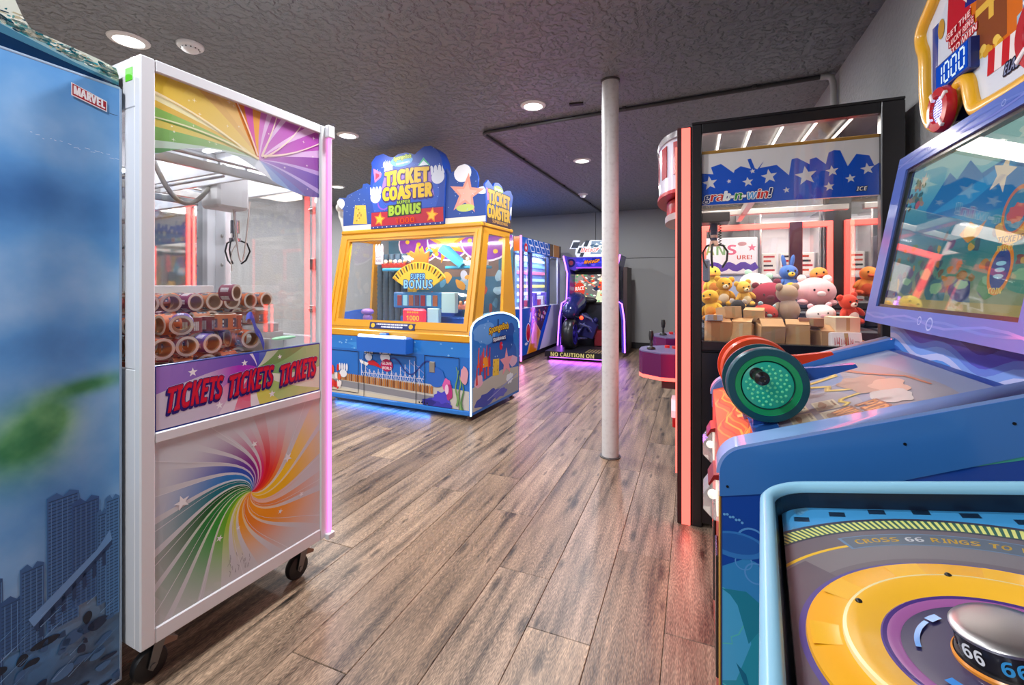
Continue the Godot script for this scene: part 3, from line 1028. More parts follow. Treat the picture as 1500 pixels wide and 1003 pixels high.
func ticket_rolls(t: Node3D):
	var R := RandomNumberGenerator.new()
	R.seed = 8
	var skins := [["#c66a3a", "#23466a"], ["#b8552e", "#1d2f4a"], ["#a5402e", "#e6ddd0"], ["#c97a48", "#29506a"], ["#8a2348", "#dcd2d8"], ["#5d3f8f", "#cfc7e0"], ["#cf7440", "#203a5c"]]
	var protos := []
	for k in skins.size():
		var o := Node3D.new()
		o.name = "ticket_roll"
		var b := Art.new()
		b.c(skins[k][0]).lathe(PackedVector2Array([Vector2(0.0325, -0.026), Vector2(0.0325, 0.026)]), 28)
		b.c("#e9dfce").lathe(PackedVector2Array([Vector2(0.0325, 0.026), Vector2(0.0245, 0.0262)]), 28)
		b.c("#e9dfce").lathe(PackedVector2Array([Vector2(0.0245, -0.0262), Vector2(0.0325, -0.026)]), 28)
		var m := MeshInstance3D.new()
		m.mesh = b.mesh()
		m.material_override = print_mat("ticket_paper", 0.55)
		m.name = "wound_tickets"
		o.add_child(m)
		b = Art.new()
		b.c("#b0855c").lathe(PackedVector2Array([Vector2(0.0245, 0.0262), Vector2(0.0225, 0.0262), Vector2(0.0225, -0.0262), Vector2(0.0245, -0.0262)]), 24)
		m = MeshInstance3D.new()
		m.mesh = b.mesh()
		m.material_override = print_mat("ticket_paper")
		m.name = "core"
		o.add_child(m)
		# printed blocks round the strip
		b = Art.new()
		for i in 6:
			for q in 3:
				var w := TAU * (i + q * 0.17) / 6.0 + 0.2
				var nx := Vector3(-sin(w), 0, cos(w))
				b.xf = Transform3D(Basis(nx, Vector3.UP, Vector3(cos(w), 0, sin(w))), Vector3(cos(w), 0, sin(w)) * 0.0324)
				b.z = 0.0
				b.ink(skins[k][1]).rect(Vector2(-0.0026, -0.019), Vector2(0.0026, 0.012))
			b.z += 0.0001
			b.ink("#e8e6e0").rect(Vector2(-0.002, -0.014), Vector2(0.002, -0.008))
			b.ink("#e8e6e0").rect(Vector2(-0.002, -0.002), Vector2(0.002, 0.006))
		m = MeshInstance3D.new()
		m.mesh = b.mesh()
		m.material_override = print_mat("ticket_paper")
		m.name = "ticket_print"
		o.add_child(m)
		protos.append(o)
	var lying := Basis(Vector3.RIGHT, PI / 2)
	var cross := Basis(Vector3.BACK, PI / 2)
	for iz in 7:
		var back := iz >= 3
		for ix in (8 if back else 5):
			for layer in ([2, 3] if back else ([0, 1] if iz == 0 else [0, 1, 2])):
				if R.randf() < [0.0, 0.06, 0.08, 0.22][layer]:
					continue
				var p := Vector3(0.070 + 0.0715 * ix + 0.010 * (layer % 2), 0.905 + 0.0335 + 0.0660 * layer + (0.001 if back else 0.0), -0.066 - 0.0765 * iz)
				var kind := R.randi() % 3
				if iz == 0 and layer == 1 or layer == 3 and iz == 3:
					kind = 0
				var label := "brown patterned ticket roll among the heaped rolls behind the claw machine glass"
				var group := "ticket rolls heaped in the white claw machine"
				var bs: Basis
				if kind == 0:
					bs = lying.rotated(Vector3.UP, R.randf_range(-0.22, 0.22))
					bs = bs * Basis(Vector3.UP, R.randf() * TAU)
				elif kind == 1:
					bs = cross.rotated(Vector3.UP, R.randf_range(-0.22, 0.22)) * Basis(Vector3.UP, R.randf() * TAU)
				else:
					bs = Basis(Vector3.UP, R.randf() * TAU)
					p.y -= 0.006
				var pr: Node3D = protos[R.randi() % 4 if R.randf() < 0.8 else 4 + R.randi() % 3]
				label = ["orange", "rust", "brick red", "tan", "maroon", "purple", "amber"][protos.find(pr)] + " ticket roll " + ["lying end-on", "lying crosswise", "standing upright"][kind] + ", " + ["front", "second", "third", "fourth", "fifth", "sixth", "last"][iz] + " row, " + ["bottom", "middle", "upper", "top"][layer] + " layer, " + ["first", "second", "third", "fourth", "fifth", "sixth", "seventh", "eighth"][ix] + " from the post"
				roll(t, pr, p, bs, label, group)
	# three that stand out on top
	roll(t, protos[5], Vector3(0.150, 1.075, -0.078), lying.rotated(Vector3.UP, -0.5).rotated(Vector3.RIGHT, 0.12), "purple-edged ticket roll lying open end towards the glass, on top of the heap", "")
	roll(t, protos[4], Vector3(0.40, 1.172, -0.225), lying.rotated(Vector3.UP, 0.45), "maroon ticket roll perched by the chute, its open end facing the glass", "")
	roll(t, protos[6], Vector3(0.29, 1.073, -0.075), Basis(Vector3.UP, 0.3), "upright orange ticket roll on top of the heap, between the purple and maroon rolls", "")
	for p in protos:
		p.free()
	# loose blue strip of tickets
	var s := MB.new()
	var pts := []
	for i in 15:
		var k := i / 14.0
		pts.append(Vector3(0.335 + 0.07 * k, 1.085 - 0.12 * k * k + 0.012 * sin(k * 9.0), -0.030 + 0.006 * sin(k * 6.0)))
	for i in 14:
		var w := Vector3(0.006, 0.012, -0.006)
		s.quad(pts[i] - w, pts[i + 1] - w, pts[i + 1] + w, pts[i] + w, Vector3(0, 0.3, 1), 1)
		var e := Vector3(0, 0, -0.0008)
		s.quad(pts[i] - w + e, pts[i + 1] - w + e, pts[i + 1] + w + e, pts[i] + w + e, Vector3(0, -0.3, -1), 1)
	var st := thing("ticket_strip", "loose curling strip of blue tickets trailing down over the rolls by the chute", "ticket strip", t.position, 86.4)
	obj("strip", s, mat("blue_ticket", "#4250c8", 0.5), st)

func roll(t: Node3D, proto: Node3D, p: Vector3, bs: Basis, label: String, group: String):
	var r: Node3D = proto.duplicate()
	r.name = numbered("ticket_roll")
	add_child(r)
	r.transform = t.transform * Transform3D(bs, p)
	tag(r, label, "ticket roll", group)

func build_blue_cabinet():
	var R := RandomNumberGenerator.new()
	R.seed = 5
	var t := thing("blue_comic_cabinet", "tall arcade cabinet with a stormy blue city side panel, close beside the ticket claw", "arcade cabinet", Vector3(-1.553, 0, -0.784), 90.5)
	var b := MB.new()
	b.bx(Vector3(-1.2, 0.05, -0.72), Vector3(-0.003, 1.775, -0.02), 0.004)
	obj("cabinet_body", b, mat("cabinet_black", "#1b1f2a", 0.45), t)
	# painted side art: clouds in a computed texture, city drawn over it
	var w := 694
	var h := 1000
	var f := FastNoiseLite.new()
	f.noise_type = FastNoiseLite.TYPE_SIMPLEX_SMOOTH
	f.frequency = 0.0064
	f.fractal_octaves = 5
	f.seed = 14
	var n1 := f.get_image(w, h, false, false, false)
	n1.convert(Image.FORMAT_L8)
	f.seed = 25
	f.frequency = 0.0034
	f.fractal_octaves = 3
	var n2 := f.get_image(w, h, false, false, false)
	n2.convert(Image.FORMAT_L8)
	var A := n1.get_data()
	var B := n2.get_data()
	var deep := Color("#275c9a")
	var mid := Color("#5a98d4")
	var pale := Color("#bcd6f2")
	var murk := Color("#1c3350")
	var moss := Color("#2f7c46")
	var fern := Color("#86c47c")
	var out := PackedByteArray()
	out.resize(w * h * 3)
	for y in h:
		var v := float(y) / h
		var base := 0.60 - 0.28 * exp(-pow((v - 0.20) / 0.045, 2)) + 0.14 * exp(-pow((v - 0.32) / 0.05, 2)) - 0.12 * exp(-pow((v - 0.42) / 0.03, 2)) + 0.05 * exp(-pow((v - 0.60) / 0.1, 2)) + 0.2 * exp(-pow((v - 0.8) / 0.05, 2))
		var low := smoothstep(0.72, 1.0, v)
		for x in w:
			var i := y * w + x
			var k := clampf(base + (A[i] - 128) * 0.0016 + (B[i] - 128) * 0.0018, 0, 1)
			var c := deep.lerp(mid, k * 2.0) if k < 0.5 else mid.lerp(pale, (k - 0.5) * 2.0)
			var px := -1.2 + 1.194 * float(x) / w
			var py := 1.772 - 1.72 * v
			var g := exp(-pow((px + 0.215) / 0.085, 2) - pow((py - 0.80) / 0.085, 2)) + 0.8 * exp(-pow((px + 0.08) / 0.08, 2) - pow((py - 0.925 - 0.1 * (px + 0.08)) / 0.022, 2)) + 0.8 * exp(-pow((px + 0.16) / 0.05, 2) - pow((py - 0.86) / 0.05, 2))
			c = c.lerp(moss.lerp(fern, clampf(0.5 + (A[i] - 128) * 0.012, 0, 1)), clampf(g * (0.95 + (B[i] - 128) * 0.004), 0, 0.9))
			c = c.lerp(murk, low * clampf(0.55 + (A[i] - 128) * 0.006, 0, 1))
			out[i * 3] = c.r8
			out[i * 3 + 1] = c.g8
			out[i * 3 + 2] = c.b8
	var tex := ImageTexture.create_from_image(Image.create_from_data(w, h, false, Image.FORMAT_RGB8, out))
	b = MB.new()
	b.quad_uv([Vector3(-1.2, 0.052, 0), Vector3(-0.006, 0.052, 0), Vector3(-0.006, 1.772, 0), Vector3(-1.2, 1.772, 0)], [Vector2(0, 1), Vector2(1, 1), Vector2(1, 0), Vector2(0, 0)], Vector3.BACK)
	b.bx(Vector3(-1.2, 0.052, -0.019), Vector3(-0.006, 1.772, -0.0006))
	obj("side_art", b, mat("cloud_print", "#ffffff", 0.3, 0.0, {"albedo_texture": tex}), t)
	b = MB.new()
	b.bx(Vector3(-0.006, 0.05, -0.02), Vector3(0.0, 1.775, 0.002), 0.001)
	b.bx(Vector3(-1.2, 0.046, -0.02), Vector3(0.0, 0.053, 0.002), 0.001)
	obj("edge_trim", b, mat("silver_trim", "#9fb2c8", 0.3, 0.4), t)
	# ruined city drawn on the panel
	var a := Art.new(Transform3D(Basis(), Vector3(0, 0, 0.0002)))
	a.clip = rectp(-0.9, 0.056, -0.0065, 1.77)
	var blocks := []
	for i in 9:
		blocks.append([-0.86 + 0.07 * i, 0.40 + 0.12 * absf(sin(i * 1.7)), -0.86 + 0.07 * i + 0.055, 0.22, ["#31588c", "#3a6498", "#2c5284"][i % 3]])
	for k in blocks + [[-0.25, 0.44, -0.19, 0.30, "#31588c"], [-0.215, 0.50, -0.17, 0.28, "#3a6498"], [-0.165, 0.655, -0.10, 0.30, "#3d6da6"], [-0.115, 0.62, -0.055, 0.33, "#335e96"], [-0.06, 0.57, -0.035, 0.30, "#416fa4"], [-0.04, 0.60, -0.007, 0.25, "#4778ad"]]:
		var top: float = k[1]
		a.ink(k[4]).poly([k[0], k[3], k[2], k[3], k[2], top - 0.012, lerpf(k[0], k[2], 0.7), top - 0.002, lerpf(k[0], k[2], 0.5), top - 0.014, lerpf(k[0], k[2], 0.3), top, k[0], top - 0.008])
		a.z += a.step
		a.c("#26476f")
		var y: float = top - 0.02
		while y > k[3]:
			a.rect(Vector2(k[0] + 0.003, y), Vector2(k[2] - 0.003, y + 0.003))
			y -= 0.009
		a.ink("#5f8fc2")
		var x: float = k[0] + 0.008
		while x < k[2]:
			a.rect(Vector2(x, k[3]), Vector2(x + 0.0012, top - 0.02))
			x += 0.011
	a.ink("#6d9bd0").poly([-0.20, 0.36, -0.06, 0.46, -0.03, 0.50, -0.025, 0.47, -0.19, 0.335])
	a.ink("#22446e").poly([-0.19, 0.335, -0.025, 0.47, -0.025, 0.455, -0.185, 0.32])
	for i in 7:
		a.c("#22446e").poly([-0.18 + 0.022 * i, 0.34 + 0.0175 * i, -0.172 + 0.022 * i, 0.346 + 0.0175 * i, -0.172 + 0.022 * i, 0.30 + 0.0175 * i, -0.18 + 0.022 * i, 0.30 + 0.0175 * i])
	a.z += a.step
	for i in 170:
		var p := Vector2(R.randf_range(-0.88, -0.01), R.randf_range(0.06, 0.30))
		a.c(["#1a3150", "#2a4a73", "#3c6494", "#142438", "#4d78a8"][R.randi() % 5]).blob(p, R.randf_range(0.008, 0.03), R.randf_range(0.005, 0.016), R, 0.45, 7)
	a.z += a.step
	for i in 26:
		var p := Vector2(R.randf_range(-0.3, -0.05), R.randf_range(0.06, 0.36))
		a.c(["#86b3e0", "#5d8fc6"][i % 2]).line(PackedVector2Array([p, p + Vector2(0.05, 0.03) * R.randf_range(0.3, 1.2)]), 0.0018, 0.0004)
	# brand mark, maker's small print and scratches
	a.ink("#e8e4e6").poly([-0.1165, 1.7115, -0.037, 1.694, -0.037, 1.724, -0.1165, 1.7465])
	a.ink("#a5182c").poly([-0.114, 1.714, -0.039, 1.697, -0.039, 1.722, -0.114, 1.744])
	a.ink("#f2eef0")
	for e in [-0.0009, 0.0, 0.0009]:
		a.z += a.step * 0.1
		a.word("MARVEL", Vector2(-0.1105 + e, 1.7175), Vector2(0.068, -0.0155), Vector2(0.0, 0.0225))
	a.ink("#1d2c48").rect(Vector2(-0.034, 1.692), Vector2(-0.012, 1.6935))
	for i in 16:
		var p := Vector2(-0.20 + 0.012 * i + R.randf_range(0, 0.005), 1.585 - 0.001 * i + R.randf_range(-0.006, 0.006))
		a.ink("#e6eef8").line(PackedVector2Array([p, p + Vector2(R.randf_range(0.002, 0.012), R.randf_range(-0.002, 0.001))]), 0.001)
	obj("city_print", a, print_mat("matt_print", 0.35), t)
	# curved canopy over the panel
	var sk := PackedVector2Array([Vector2(-0.002, 1.775), Vector2(-0.002, 1.815), Vector2(-0.008, 1.834), Vector2(-0.05, 1.842), Vector2(-0.19, 1.853), Vector2(-0.205, 1.875), Vector2(-0.225, 1.925), Vector2(-0.26, 1.98), Vector2(-0.34, 2.02), Vector2(-1.2, 2.04), Vector2(-1.2, 1.775)])
	b = MB.new()
	b.prism(sk, -0.72, -0.012)
	obj("canopy_body", b, mat("cabinet_black"), t)
	a = Art.new(Transform3D(Basis(), Vector3(0, 0, -0.011)))
	a.ink("#152c4c").put(sk)
	a.clip = PackedVector2Array(sk)
	a.clip[0] = Vector2(-0.002, 1.787)
	a.clip[10] = Vector2(-1.2, 1.93)
	a.ink("#c4c9bc").put(a.clip)
	a.ink("#7fa0a8").poly([0.0, 1.78, 0.0, 1.805, -0.1, 1.822, -0.25, 1.855, -0.6, 1.90, -1.2, 1.97, -1.2, 1.8])
	a.ink("#3f6f88").poly([0.0, 1.78, 0.0, 1.795, -0.1, 1.808, -0.25, 1.838, -0.6, 1.88, -1.2, 1.95, -1.2, 1.8])
	a.z += a.step
	for i in 420:
		var p := Vector2(R.randf_range(-0.42, 0.0), R.randf_range(1.79, 2.0))
		a.c(["#dfe2d4", "#57a39e", "#1f5b66", "#a8a084", "#e9ebe0", "#183a4c", "#2c8a9a", "#d8d6c4", "#2c7a86"][R.randi() % 9]).blob(Vector2(p.x, 1.80 - p.x * 0.17 + absf(R.randfn(0.0, 0.018))), R.randf_range(0.003, 0.016), R.randf_range(0.0015, 0.005), R, 0.7, 6)
	obj("canopy_print", a, print_mat("glossy_print", 0.12), t)
	b = MB.new()
	b.tube([Vector2(-0.002, 1.776), Vector2(-1.2, 1.776)].map(func(q): return Vector3(q.x, q.y, -0.008)), 0.006, 8)
	obj("canopy_trim", b, mat("silver_trim"), t)

func build_coaster():
	var R := RandomNumberGenerator.new()
	R.seed = 17
	var t := thing("coaster_game", "big yellow framed ticket coaster game with a blue undersea base and cut-out signs on top", "arcade game", Vector3(-1.812, 0, -3.506), -3.4)
	var blue := mat("base_blue", "#1f5fb4", 0.25)
	var yel := mat("coaster_yellow", "#dc9a0e", 0.3, 0.0, {"clearcoat_enabled": true, "clearcoat": 0.4})
	var b := MB.new()
	b.bx(Vector3(-1.75, 0.07, -1.0), Vector3(-0.02, 0.69, -0.01), 0.004)
	obj("base", b, blue, t)
	b = MB.new()
	b.bx(Vector3(-1.75, 0.045, -0.03), Vector3(-0.02, 0.09, 0.003), 0.008)
	obj("kick_rail", b, mat("rail_blue", "#2a7ad0", 0.3), t)
	# front art
	var a := Art.new(Transform3D(Basis(), Vector3(0, 0, -0.0095)))
	a.clip = rectp(-1.75, 0.092, -0.022, 0.688)
	a.ink("#2a6fc4").put(a.clip)
	a.ink("#2f7fd2").rect(Vector2(-1.75, 0.56), Vector2(-0.02, 0.70))
	a.ink("#3f92dc").blob(Vector2(-1.0, 0.6), 0.5, 0.05, R)
	for i in 24:
		a.ink("#7db8ea").blob(Vector2(R.randf_range(-1.7, -0.05), R.randf_range(0.56, 0.68)), 0.012, 0.008, R, 0.3, 8)
	a.ink("#c9c2b8").poly([-1.75, 0.09, -0.02, 0.09, -0.02, 0.26, -0.4, 0.29, -1.75, 0.30])
	a.ink("#8d8b90").poly([-1.75, 0.17, -0.4, 0.12, -0.4, 0.18, -1.75, 0.235])
	a.ink("#d7cbb4").poly([-1.75, 0.09, -0.3, 0.09, -0.3, 0.105, -1.75, 0.15])
	# coaster lattice
	for i in 14:
		var x := -1.28 + 0.055 * i
		var hgt := 0.46 - 0.10 * absf(sin(i * 0.55)) + (0.06 if i > 8 else 0.0)
		a.ink("#d8dcec").line(PackedVector2Array([Vector2(x, 0.26), Vector2(x, hgt)]), 0.007)
		a.ink("#b9bedd").line(PackedVector2Array([Vector2(x, 0.27), Vector2(x + 0.055, 0.36)]), 0.005)
		a.ink("#c6cae6").line(PackedVector2Array([Vector2(x, 0.36), Vector2(x + 0.055, 0.28)]), 0.005)
		a.ink("#e7e9f4").line(PackedVector2Array([Vector2(x, 0.33), Vector2(x + 0.055, 0.33)]), 0.004)
		a.ink("#9fa5d4").line(PackedVector2Array([Vector2(x, hgt - 0.02), Vector2(x + 0.055, hgt - 0.06)]), 0.004)
	var hill := PackedVector2Array()
	for i in 24:
		hill.append(Vector2(-0.93 + 0.027 * i, 0.43 + 0.07 * sin(i * 0.42 + 0.6)))
	a.ink("#2b3f8a").line(hill, 0.014)
	for i in 46:
		var x := -1.6 + 0.026 * i
		a.ink(["#b5703a", "#8c4f26", "#c98a4e"][i % 3]).poly([x, 0.235 - i * 0.0007, x + 0.02, 0.235 - i * 0.0007, x + 0.02, 0.30 - i * 0.0007, x + 0.01, 0.312 - i * 0.0007, x, 0.30 - i * 0.0007])
	# glove shapes, parasol, coral and signs of the fairground
	for g in [[-1.52, 0.33, 0.05, "#e8e6ea"], [-1.18, 0.52, 0.045, "#cfd6e6"], [-0.97, 0.53, 0.06, "#dfe2ee"]]:
		a.ink(g[3]).oval(Vector2(g[0], g[1] - 0.03), g[2], g[2] * 0.8)
		for k in 4:
			a.ink(g[3]).oval(Vector2(g[0] - g[2] + k * g[2] * 0.66, g[1] + g[2] * 0.7), g[2] * 0.26, g[2] * 0.8, 14)
	a.ink("#c41f2c").poly([-1.22, 0.42, -1.10, 0.41, -1.0, 0.385, -1.05, 0.43, -1.12, 0.465, -1.18, 0.45])
	a.ink("#e9e6e4").poly([-1.30, 0.46, -1.18, 0.43, -1.20, 0.40, -1.29, 0.43])
	a.ink("#b31f58").oval(Vector2(-0.95, 0.425), 0.075, 0.06)
	a.ink("#f3dfe8").word("GLOVE", Vector2(-1.01, 0.43), Vector2(0.12, 0.0), Vector2(0, 0.028))
	a.ink("#f3dfe8").word("WORLD", Vector2(-1.01, 0.385), Vector2(0.12, 0.0), Vector2(0, 0.028))
	for i in 12:
		a.ink(["#c8281e", "#e2573a", "#f0e2dc", "#d33"][i % 4]).blob(Vector2(R.randf_range(-1.72, -1.56), R.randf_range(0.16, 0.36)), 0.02, 0.04, R, 0.4, 9)
	a.ink("#3d3aa8").blob(Vector2(-0.38, 0.13), 0.16, 0.05, R, 0.35)
	a.ink("#4f46c4").blob(Vector2(-0.30, 0.18), 0.10, 0.06, R, 0.35)
	a.ink("#2d2c86").blob(Vector2(-0.46, 0.12), 0.08, 0.03, R, 0.35)
	a.ink("#d85ea6").blob(Vector2(-0.26, 0.30), 0.045, 0.06, R, 0.2)
	a.ink("#b52f7a").blob(Vector2(-0.23, 0.24), 0.035, 0.07, R, 0.2)
	a.ink("#efc7de").oval(Vector2(-0.255, 0.26), 0.02, 0.045)
	for k in 3:
		var path := PackedVector2Array()
		for i in 12:
			path.append(Vector2(-0.15 + 0.03 * k + 0.012 * sin(i * 0.9 + k), 0.12 + 0.032 * i - 0.03 * k))
		a.ink(["#6f9a5a", "#86b06a", "#5a8450"][k]).line(path, 0.022, 0.006)
	a.ink("#d89aa6").blob(Vector2(-0.07, 0.40), 0.04, 0.08, R, 0.15)
	a.ink("#2b66c0").blob(Vector2(-0.38, 0.36), 0.10, 0.09, R, 0.1)
	for i in 4:
		a.c("#20242c").oval(Vector2(-0.56 + 0.03 * i, 0.112), 0.009, 0.008, 8)
	# door outlines and the lock plate
	for d in [[-1.75, 0.12, -1.315, 0.535], [-1.24, 0.085, -0.60, 0.53], [-0.50, 0.092, -0.125, 0.552]]:
		var p := rectp(d[0], d[1], d[2], d[3])
		p.append(p[0])
		for i in 4:
			a.ink("#161a2c").line(PackedVector2Array([p[i], p[i + 1]]), 0.006)
	obj("front_print", a, print_mat("glossy_print"), t)
	b = MB.new()
	b.bx(Vector3(-0.445, 0.40, -0.012), Vector3(-0.385, 0.50, 0.006), 0.004)
	obj("bill_slot", b, mat("zinc"), t)
	# blue tray with a lit upper edge
	b = MB.new()
	b.prism(PackedVector2Array([Vector2(-1.23, 0.565), Vector2(-0.635, 0.565), Vector2(-0.63, 0.70), Vector2(-0.66, 0.712), Vector2(-1.205, 0.712), Vector2(-1.235, 0.70)]), -0.02, 0.105)
	var tray := obj("tray", b, mat("tray_blue", "#2467c8", 0.3), t)
	b = MB.new()
	b.bx(Vector3(-1.22, 0.700, 0.075), Vector3(-0.645, 0.727, 0.110), 0.008)
	obj("light_strip", b, glow("ice_led", "#cfeaff", 3.0), tray)
	b = MB.new()
	b.box(Vector3(-0.95, 0.728, 0.03), Vector3(0.09, 0.03, 0.05), 0.008)
	obj("handle", b, blue, tray)
	# side panels with a lit arch
	var arch := PackedVector2Array()
	for q in [[0.0, 0.05], [0.0, 0.78], [-0.02, 0.83], [-0.055, 0.862], [-0.12, 0.886], [-0.26, 0.914], [-0.40, 0.926], [-0.51, 0.928], [-0.63, 0.922], [-0.76, 0.902], [-0.88, 0.868], [-0.96, 0.838], [-1.0, 0.80], [-1.01, 0.74], [-1.01, 0.05]]:
		arch.append(Vector2(q[0], q[1]))
	var toside := Basis(Vector3(0, 0, 1), Vector3(0, 1, 0), Vector3(-1, 0, 0))   # prism x -> z, depth -> -x
	for x in [0.0, -1.73]:
		b = MB.new(Transform3D(toside, Vector3(x, 0, 0)))
		b.prism(arch, 0.0, 0.02)
		obj("side_panel", b, blue, t)
	b = MB.new()
	var path := []
	for q in arch.slice(1, 14):
		path.append(Vector3(0.0, q.y + 0.004, q.x + (0.004 if q.x > -0.5 else -0.004)))
	path.push_front(Vector3(0, 0.05, 0.004))
	b.tube(path, 0.0085, 8)
	obj("light_tube", b, glow("ice_led2", "#a9dcff", 2.6), t)
	# side art
	a = Art.new(Transform3D(Basis(Vector3(0, 0, -1), Vector3(0, 1, 0), Vector3(1, 0, 0)), Vector3(0.0006, 0, 0)))
	var ac := PackedVector2Array()
	for q in arch:
		ac.append(Vector2(clampf(-q.x, 0.02, 0.995), clampf(q.y - 0.015, 0.075, 0.92)))
	a.clip = ac
	a.ink("#2f6fbc").put(ac)
	a.ink("#2456a8").blob(Vector2(0.6, 0.45), 0.4, 0.3, R, 0.2)
	a.ink("#1d4796").blob(Vector2(0.72, 0.68), 0.16, 0.13, R, 0.3)
	a.ink("#5b8fce").blob(Vector2(0.25, 0.75), 0.2, 0.1, R, 0.2)
	a.ink("#a8a49c").poly([0.0, 0.07, 1.0, 0.07, 1.0, 0.33, 0.6, 0.36, 0.02, 0.29])
	a.ink("#8b8d94").poly([0.3, 0.07, 1.0, 0.07, 1.0, 0.22, 0.5, 0.20])
	a.ink("#33409e").blob(Vector2(0.28, 0.14), 0.2, 0.07, R, 0.35)
	a.ink("#4a4fb0").blob(Vector2(0.55, 0.14), 0.14, 0.05, R, 0.35)
	a.ink("#cfd3dc").blob(Vector2(0.78, 0.24), 0.07, 0.05, R, 0.35)
	a.ink("#d6a0b4").blob(Vector2(0.13, 0.33), 0.08, 0.06, R, 0.15)
	a.ink("#c9a0b8").blob(Vector2(0.86, 0.41), 0.10, 0.06, R, 0.15)
	a.ink("#7f86c0").line(PackedVector2Array([Vector2(0.3, 0.12), Vector2(0.95, 0.26)]), 0.01)
	# coral, sponge rock and starfish of the sea bed, without faces
	for i in 9:
		var p := Vector2(0.10 + 0.03 * i, 0.40 + 0.16 * absf(sin(i * 1.3)))
		a.ink(["#c3242c", "#d8452c", "#b41c3a"][i % 3]).line(PackedVector2Array([p + Vector2(0, -0.1), p, p + Vector2(0.01, 0.08)]), 0.035, 0.012)
	a.ink("#e08a1c").poly([0.21, 0.44, 0.31, 0.44, 0.30, 0.52, 0.26, 0.55, 0.22, 0.52])
	a.ink("#d9b23c").poly([0.40, 0.33, 0.53, 0.32, 0.54, 0.48, 0.41, 0.49])
	for i in 9:
		a.ink("#a88424").oval(Vector2(0.42 + R.randf() * 0.1, 0.34 + R.randf() * 0.13), 0.008, 0.010, 10)
	a.ink("#d58a98").star(Vector2(0.70, 0.42), 0.15, 5, 0.42)
	a.ink("#c21f3c").oval(Vector2(0.58, 0.60), 0.035, 0.04)
	a.word_edged("SpongeBob", Vector2(0.33, 0.715), Vector2(0.42, 0.02), Vector2(0.0, 0.085), 0.008, "#5c3d10", "#e0b021", 0.15)
	a.ink("#2a2c5c").rect(Vector2(0.40, 0.645), Vector2(0.69, 0.70))
	a.ink("#eceef4").word("SQUAREPANTS", Vector2(0.41, 0.653), Vector2(0.27, 0.0), Vector2(0, 0.038))
	for i in 18:
		a.ink("#8fbbe4").oval(Vector2(R.randf_range(0.05, 0.95), R.randf_range(0.4, 0.88)), 0.008, 0.008, 10)
	a.ink("#173c78").rect(Vector2(0.50, 0.80), Vector2(0.53, 0.87))
	obj("side_print", a, print_mat("glossy_print"), t)
	# feet
	for p in [[-0.06, -0.06], [-1.68, -0.06], [-0.06, -0.95], [-1.68, -0.95]]:
		b = MB.new(Transform3D(Basis(), Vector3(p[0], 0, p[1])))
		b.lathe(PackedVector2Array([Vector2(0, 0), Vector2(0.03, 0.0), Vector2(0.03, 0.01), Vector2(0.012, 0.016), Vector2(0.012, 0.045), Vector2(0.022, 0.046), Vector2(0.022, 0.06)]), 14)
		obj("levelling_foot", b, mat("brake_bronze"), t)
	# blue glow under the front
	b = MB.new()
	b.bx(Vector3(-1.70, 0.038, -0.05), Vector3(-0.45, 0.045, -0.035))
	obj("under_light", b, glow("blue_led", "#2c86ff", 5.0), t)
	area(t, Vector3(-1.07, 0.036, -0.042), Vector3(0, -1, 0.9), Vector2(1.2, 0.02), "#2c86ff", 0.30)
	# yellow cab: lower ledge, tilted front frame, posts, roof
	b = MB.new()
	b.bx(Vector3(-1.75, 0.69, -0.98), Vector3(-0.005, 0.76, 0.004), 0.01)
	obj("ledge", b, yel, t)
	var ty := Vector3(0, 1.035, -0.205).normalized()
	var tf := Transform3D(Basis(Vector3.RIGHT, ty, Vector3.RIGHT.cross(ty)), Vector3(0, 0.70, 0))
	b = MB.new(tf)
	var hole := PackedVector2Array([Vector2(-1.625, 0.16), Vector2(-0.097, 0.16), Vector2(-0.085, 0.99), Vector2(-1.626, 0.99)])
	b.frame(PackedVector2Array([Vector2(-1.745, 0.05), Vector2(-0.005, 0.05), Vector2(-0.005, 1.075), Vector2(-1.745, 1.075)]), hole, -0.04, 0.0)
	obj("front_frame", b, yel, t)
	b = MB.new(tf)
	var groove := PackedVector2Array([Vector2(-1.70, 0.09), Vector2(-0.05, 0.09), Vector2(-0.045, 1.04), Vector2(-1.70, 1.04)])
	b.frame(groove, PackedVector2Array([Vector2(-1.66, 0.125), Vector2(-0.075, 0.125), Vector2(-0.068, 1.012), Vector2(-1.66, 1.012)]), 0.0, 0.008)
	obj("window_bead", b, yel, t)
	b = MB.new(tf)
	b.bx(Vector3(-1.175, 0.075, 0.0), Vector3(-0.62, 0.138, 0.012), 0.003)
	var plate := obj("instruction_plate", b, mat("plate_navy", "#232a5e", 0.35), t)
	a = Art.new(tf * Transform3D(Basis(), Vector3(0, 0, 0.0122)))
	a.z += a.step
	for k in [[0.114, 22], [0.090, 15]]:
		for i in k[1]:
			a.c("#e9e4f2").rect(Vector2(-1.085 + 0.0175 * i + (0.06 if k[1] == 15 else 0.0), k[0]), Vector2(-1.085 + 0.0175 * i + 0.010 + 0.004 * (i % 3) * 0.8 + (0.06 if k[1] == 15 else 0.0), k[0] + 0.014))
	a.ink("#e0b23c").oval(Vector2(-1.13, 0.107), 0.025, 0.022)
	a.ink("#e0b23c").oval(Vector2(-0.665, 0.107), 0.025, 0.022)
	obj("plate_print", a, print_mat("glossy_print"), plate)
	b = MB.new(tf)
	b.bx(Vector3(-1.64, 0.15, -0.03), Vector3(-0.08, 1.0, -0.026))
	obj("front_pane", b, glass(), t)
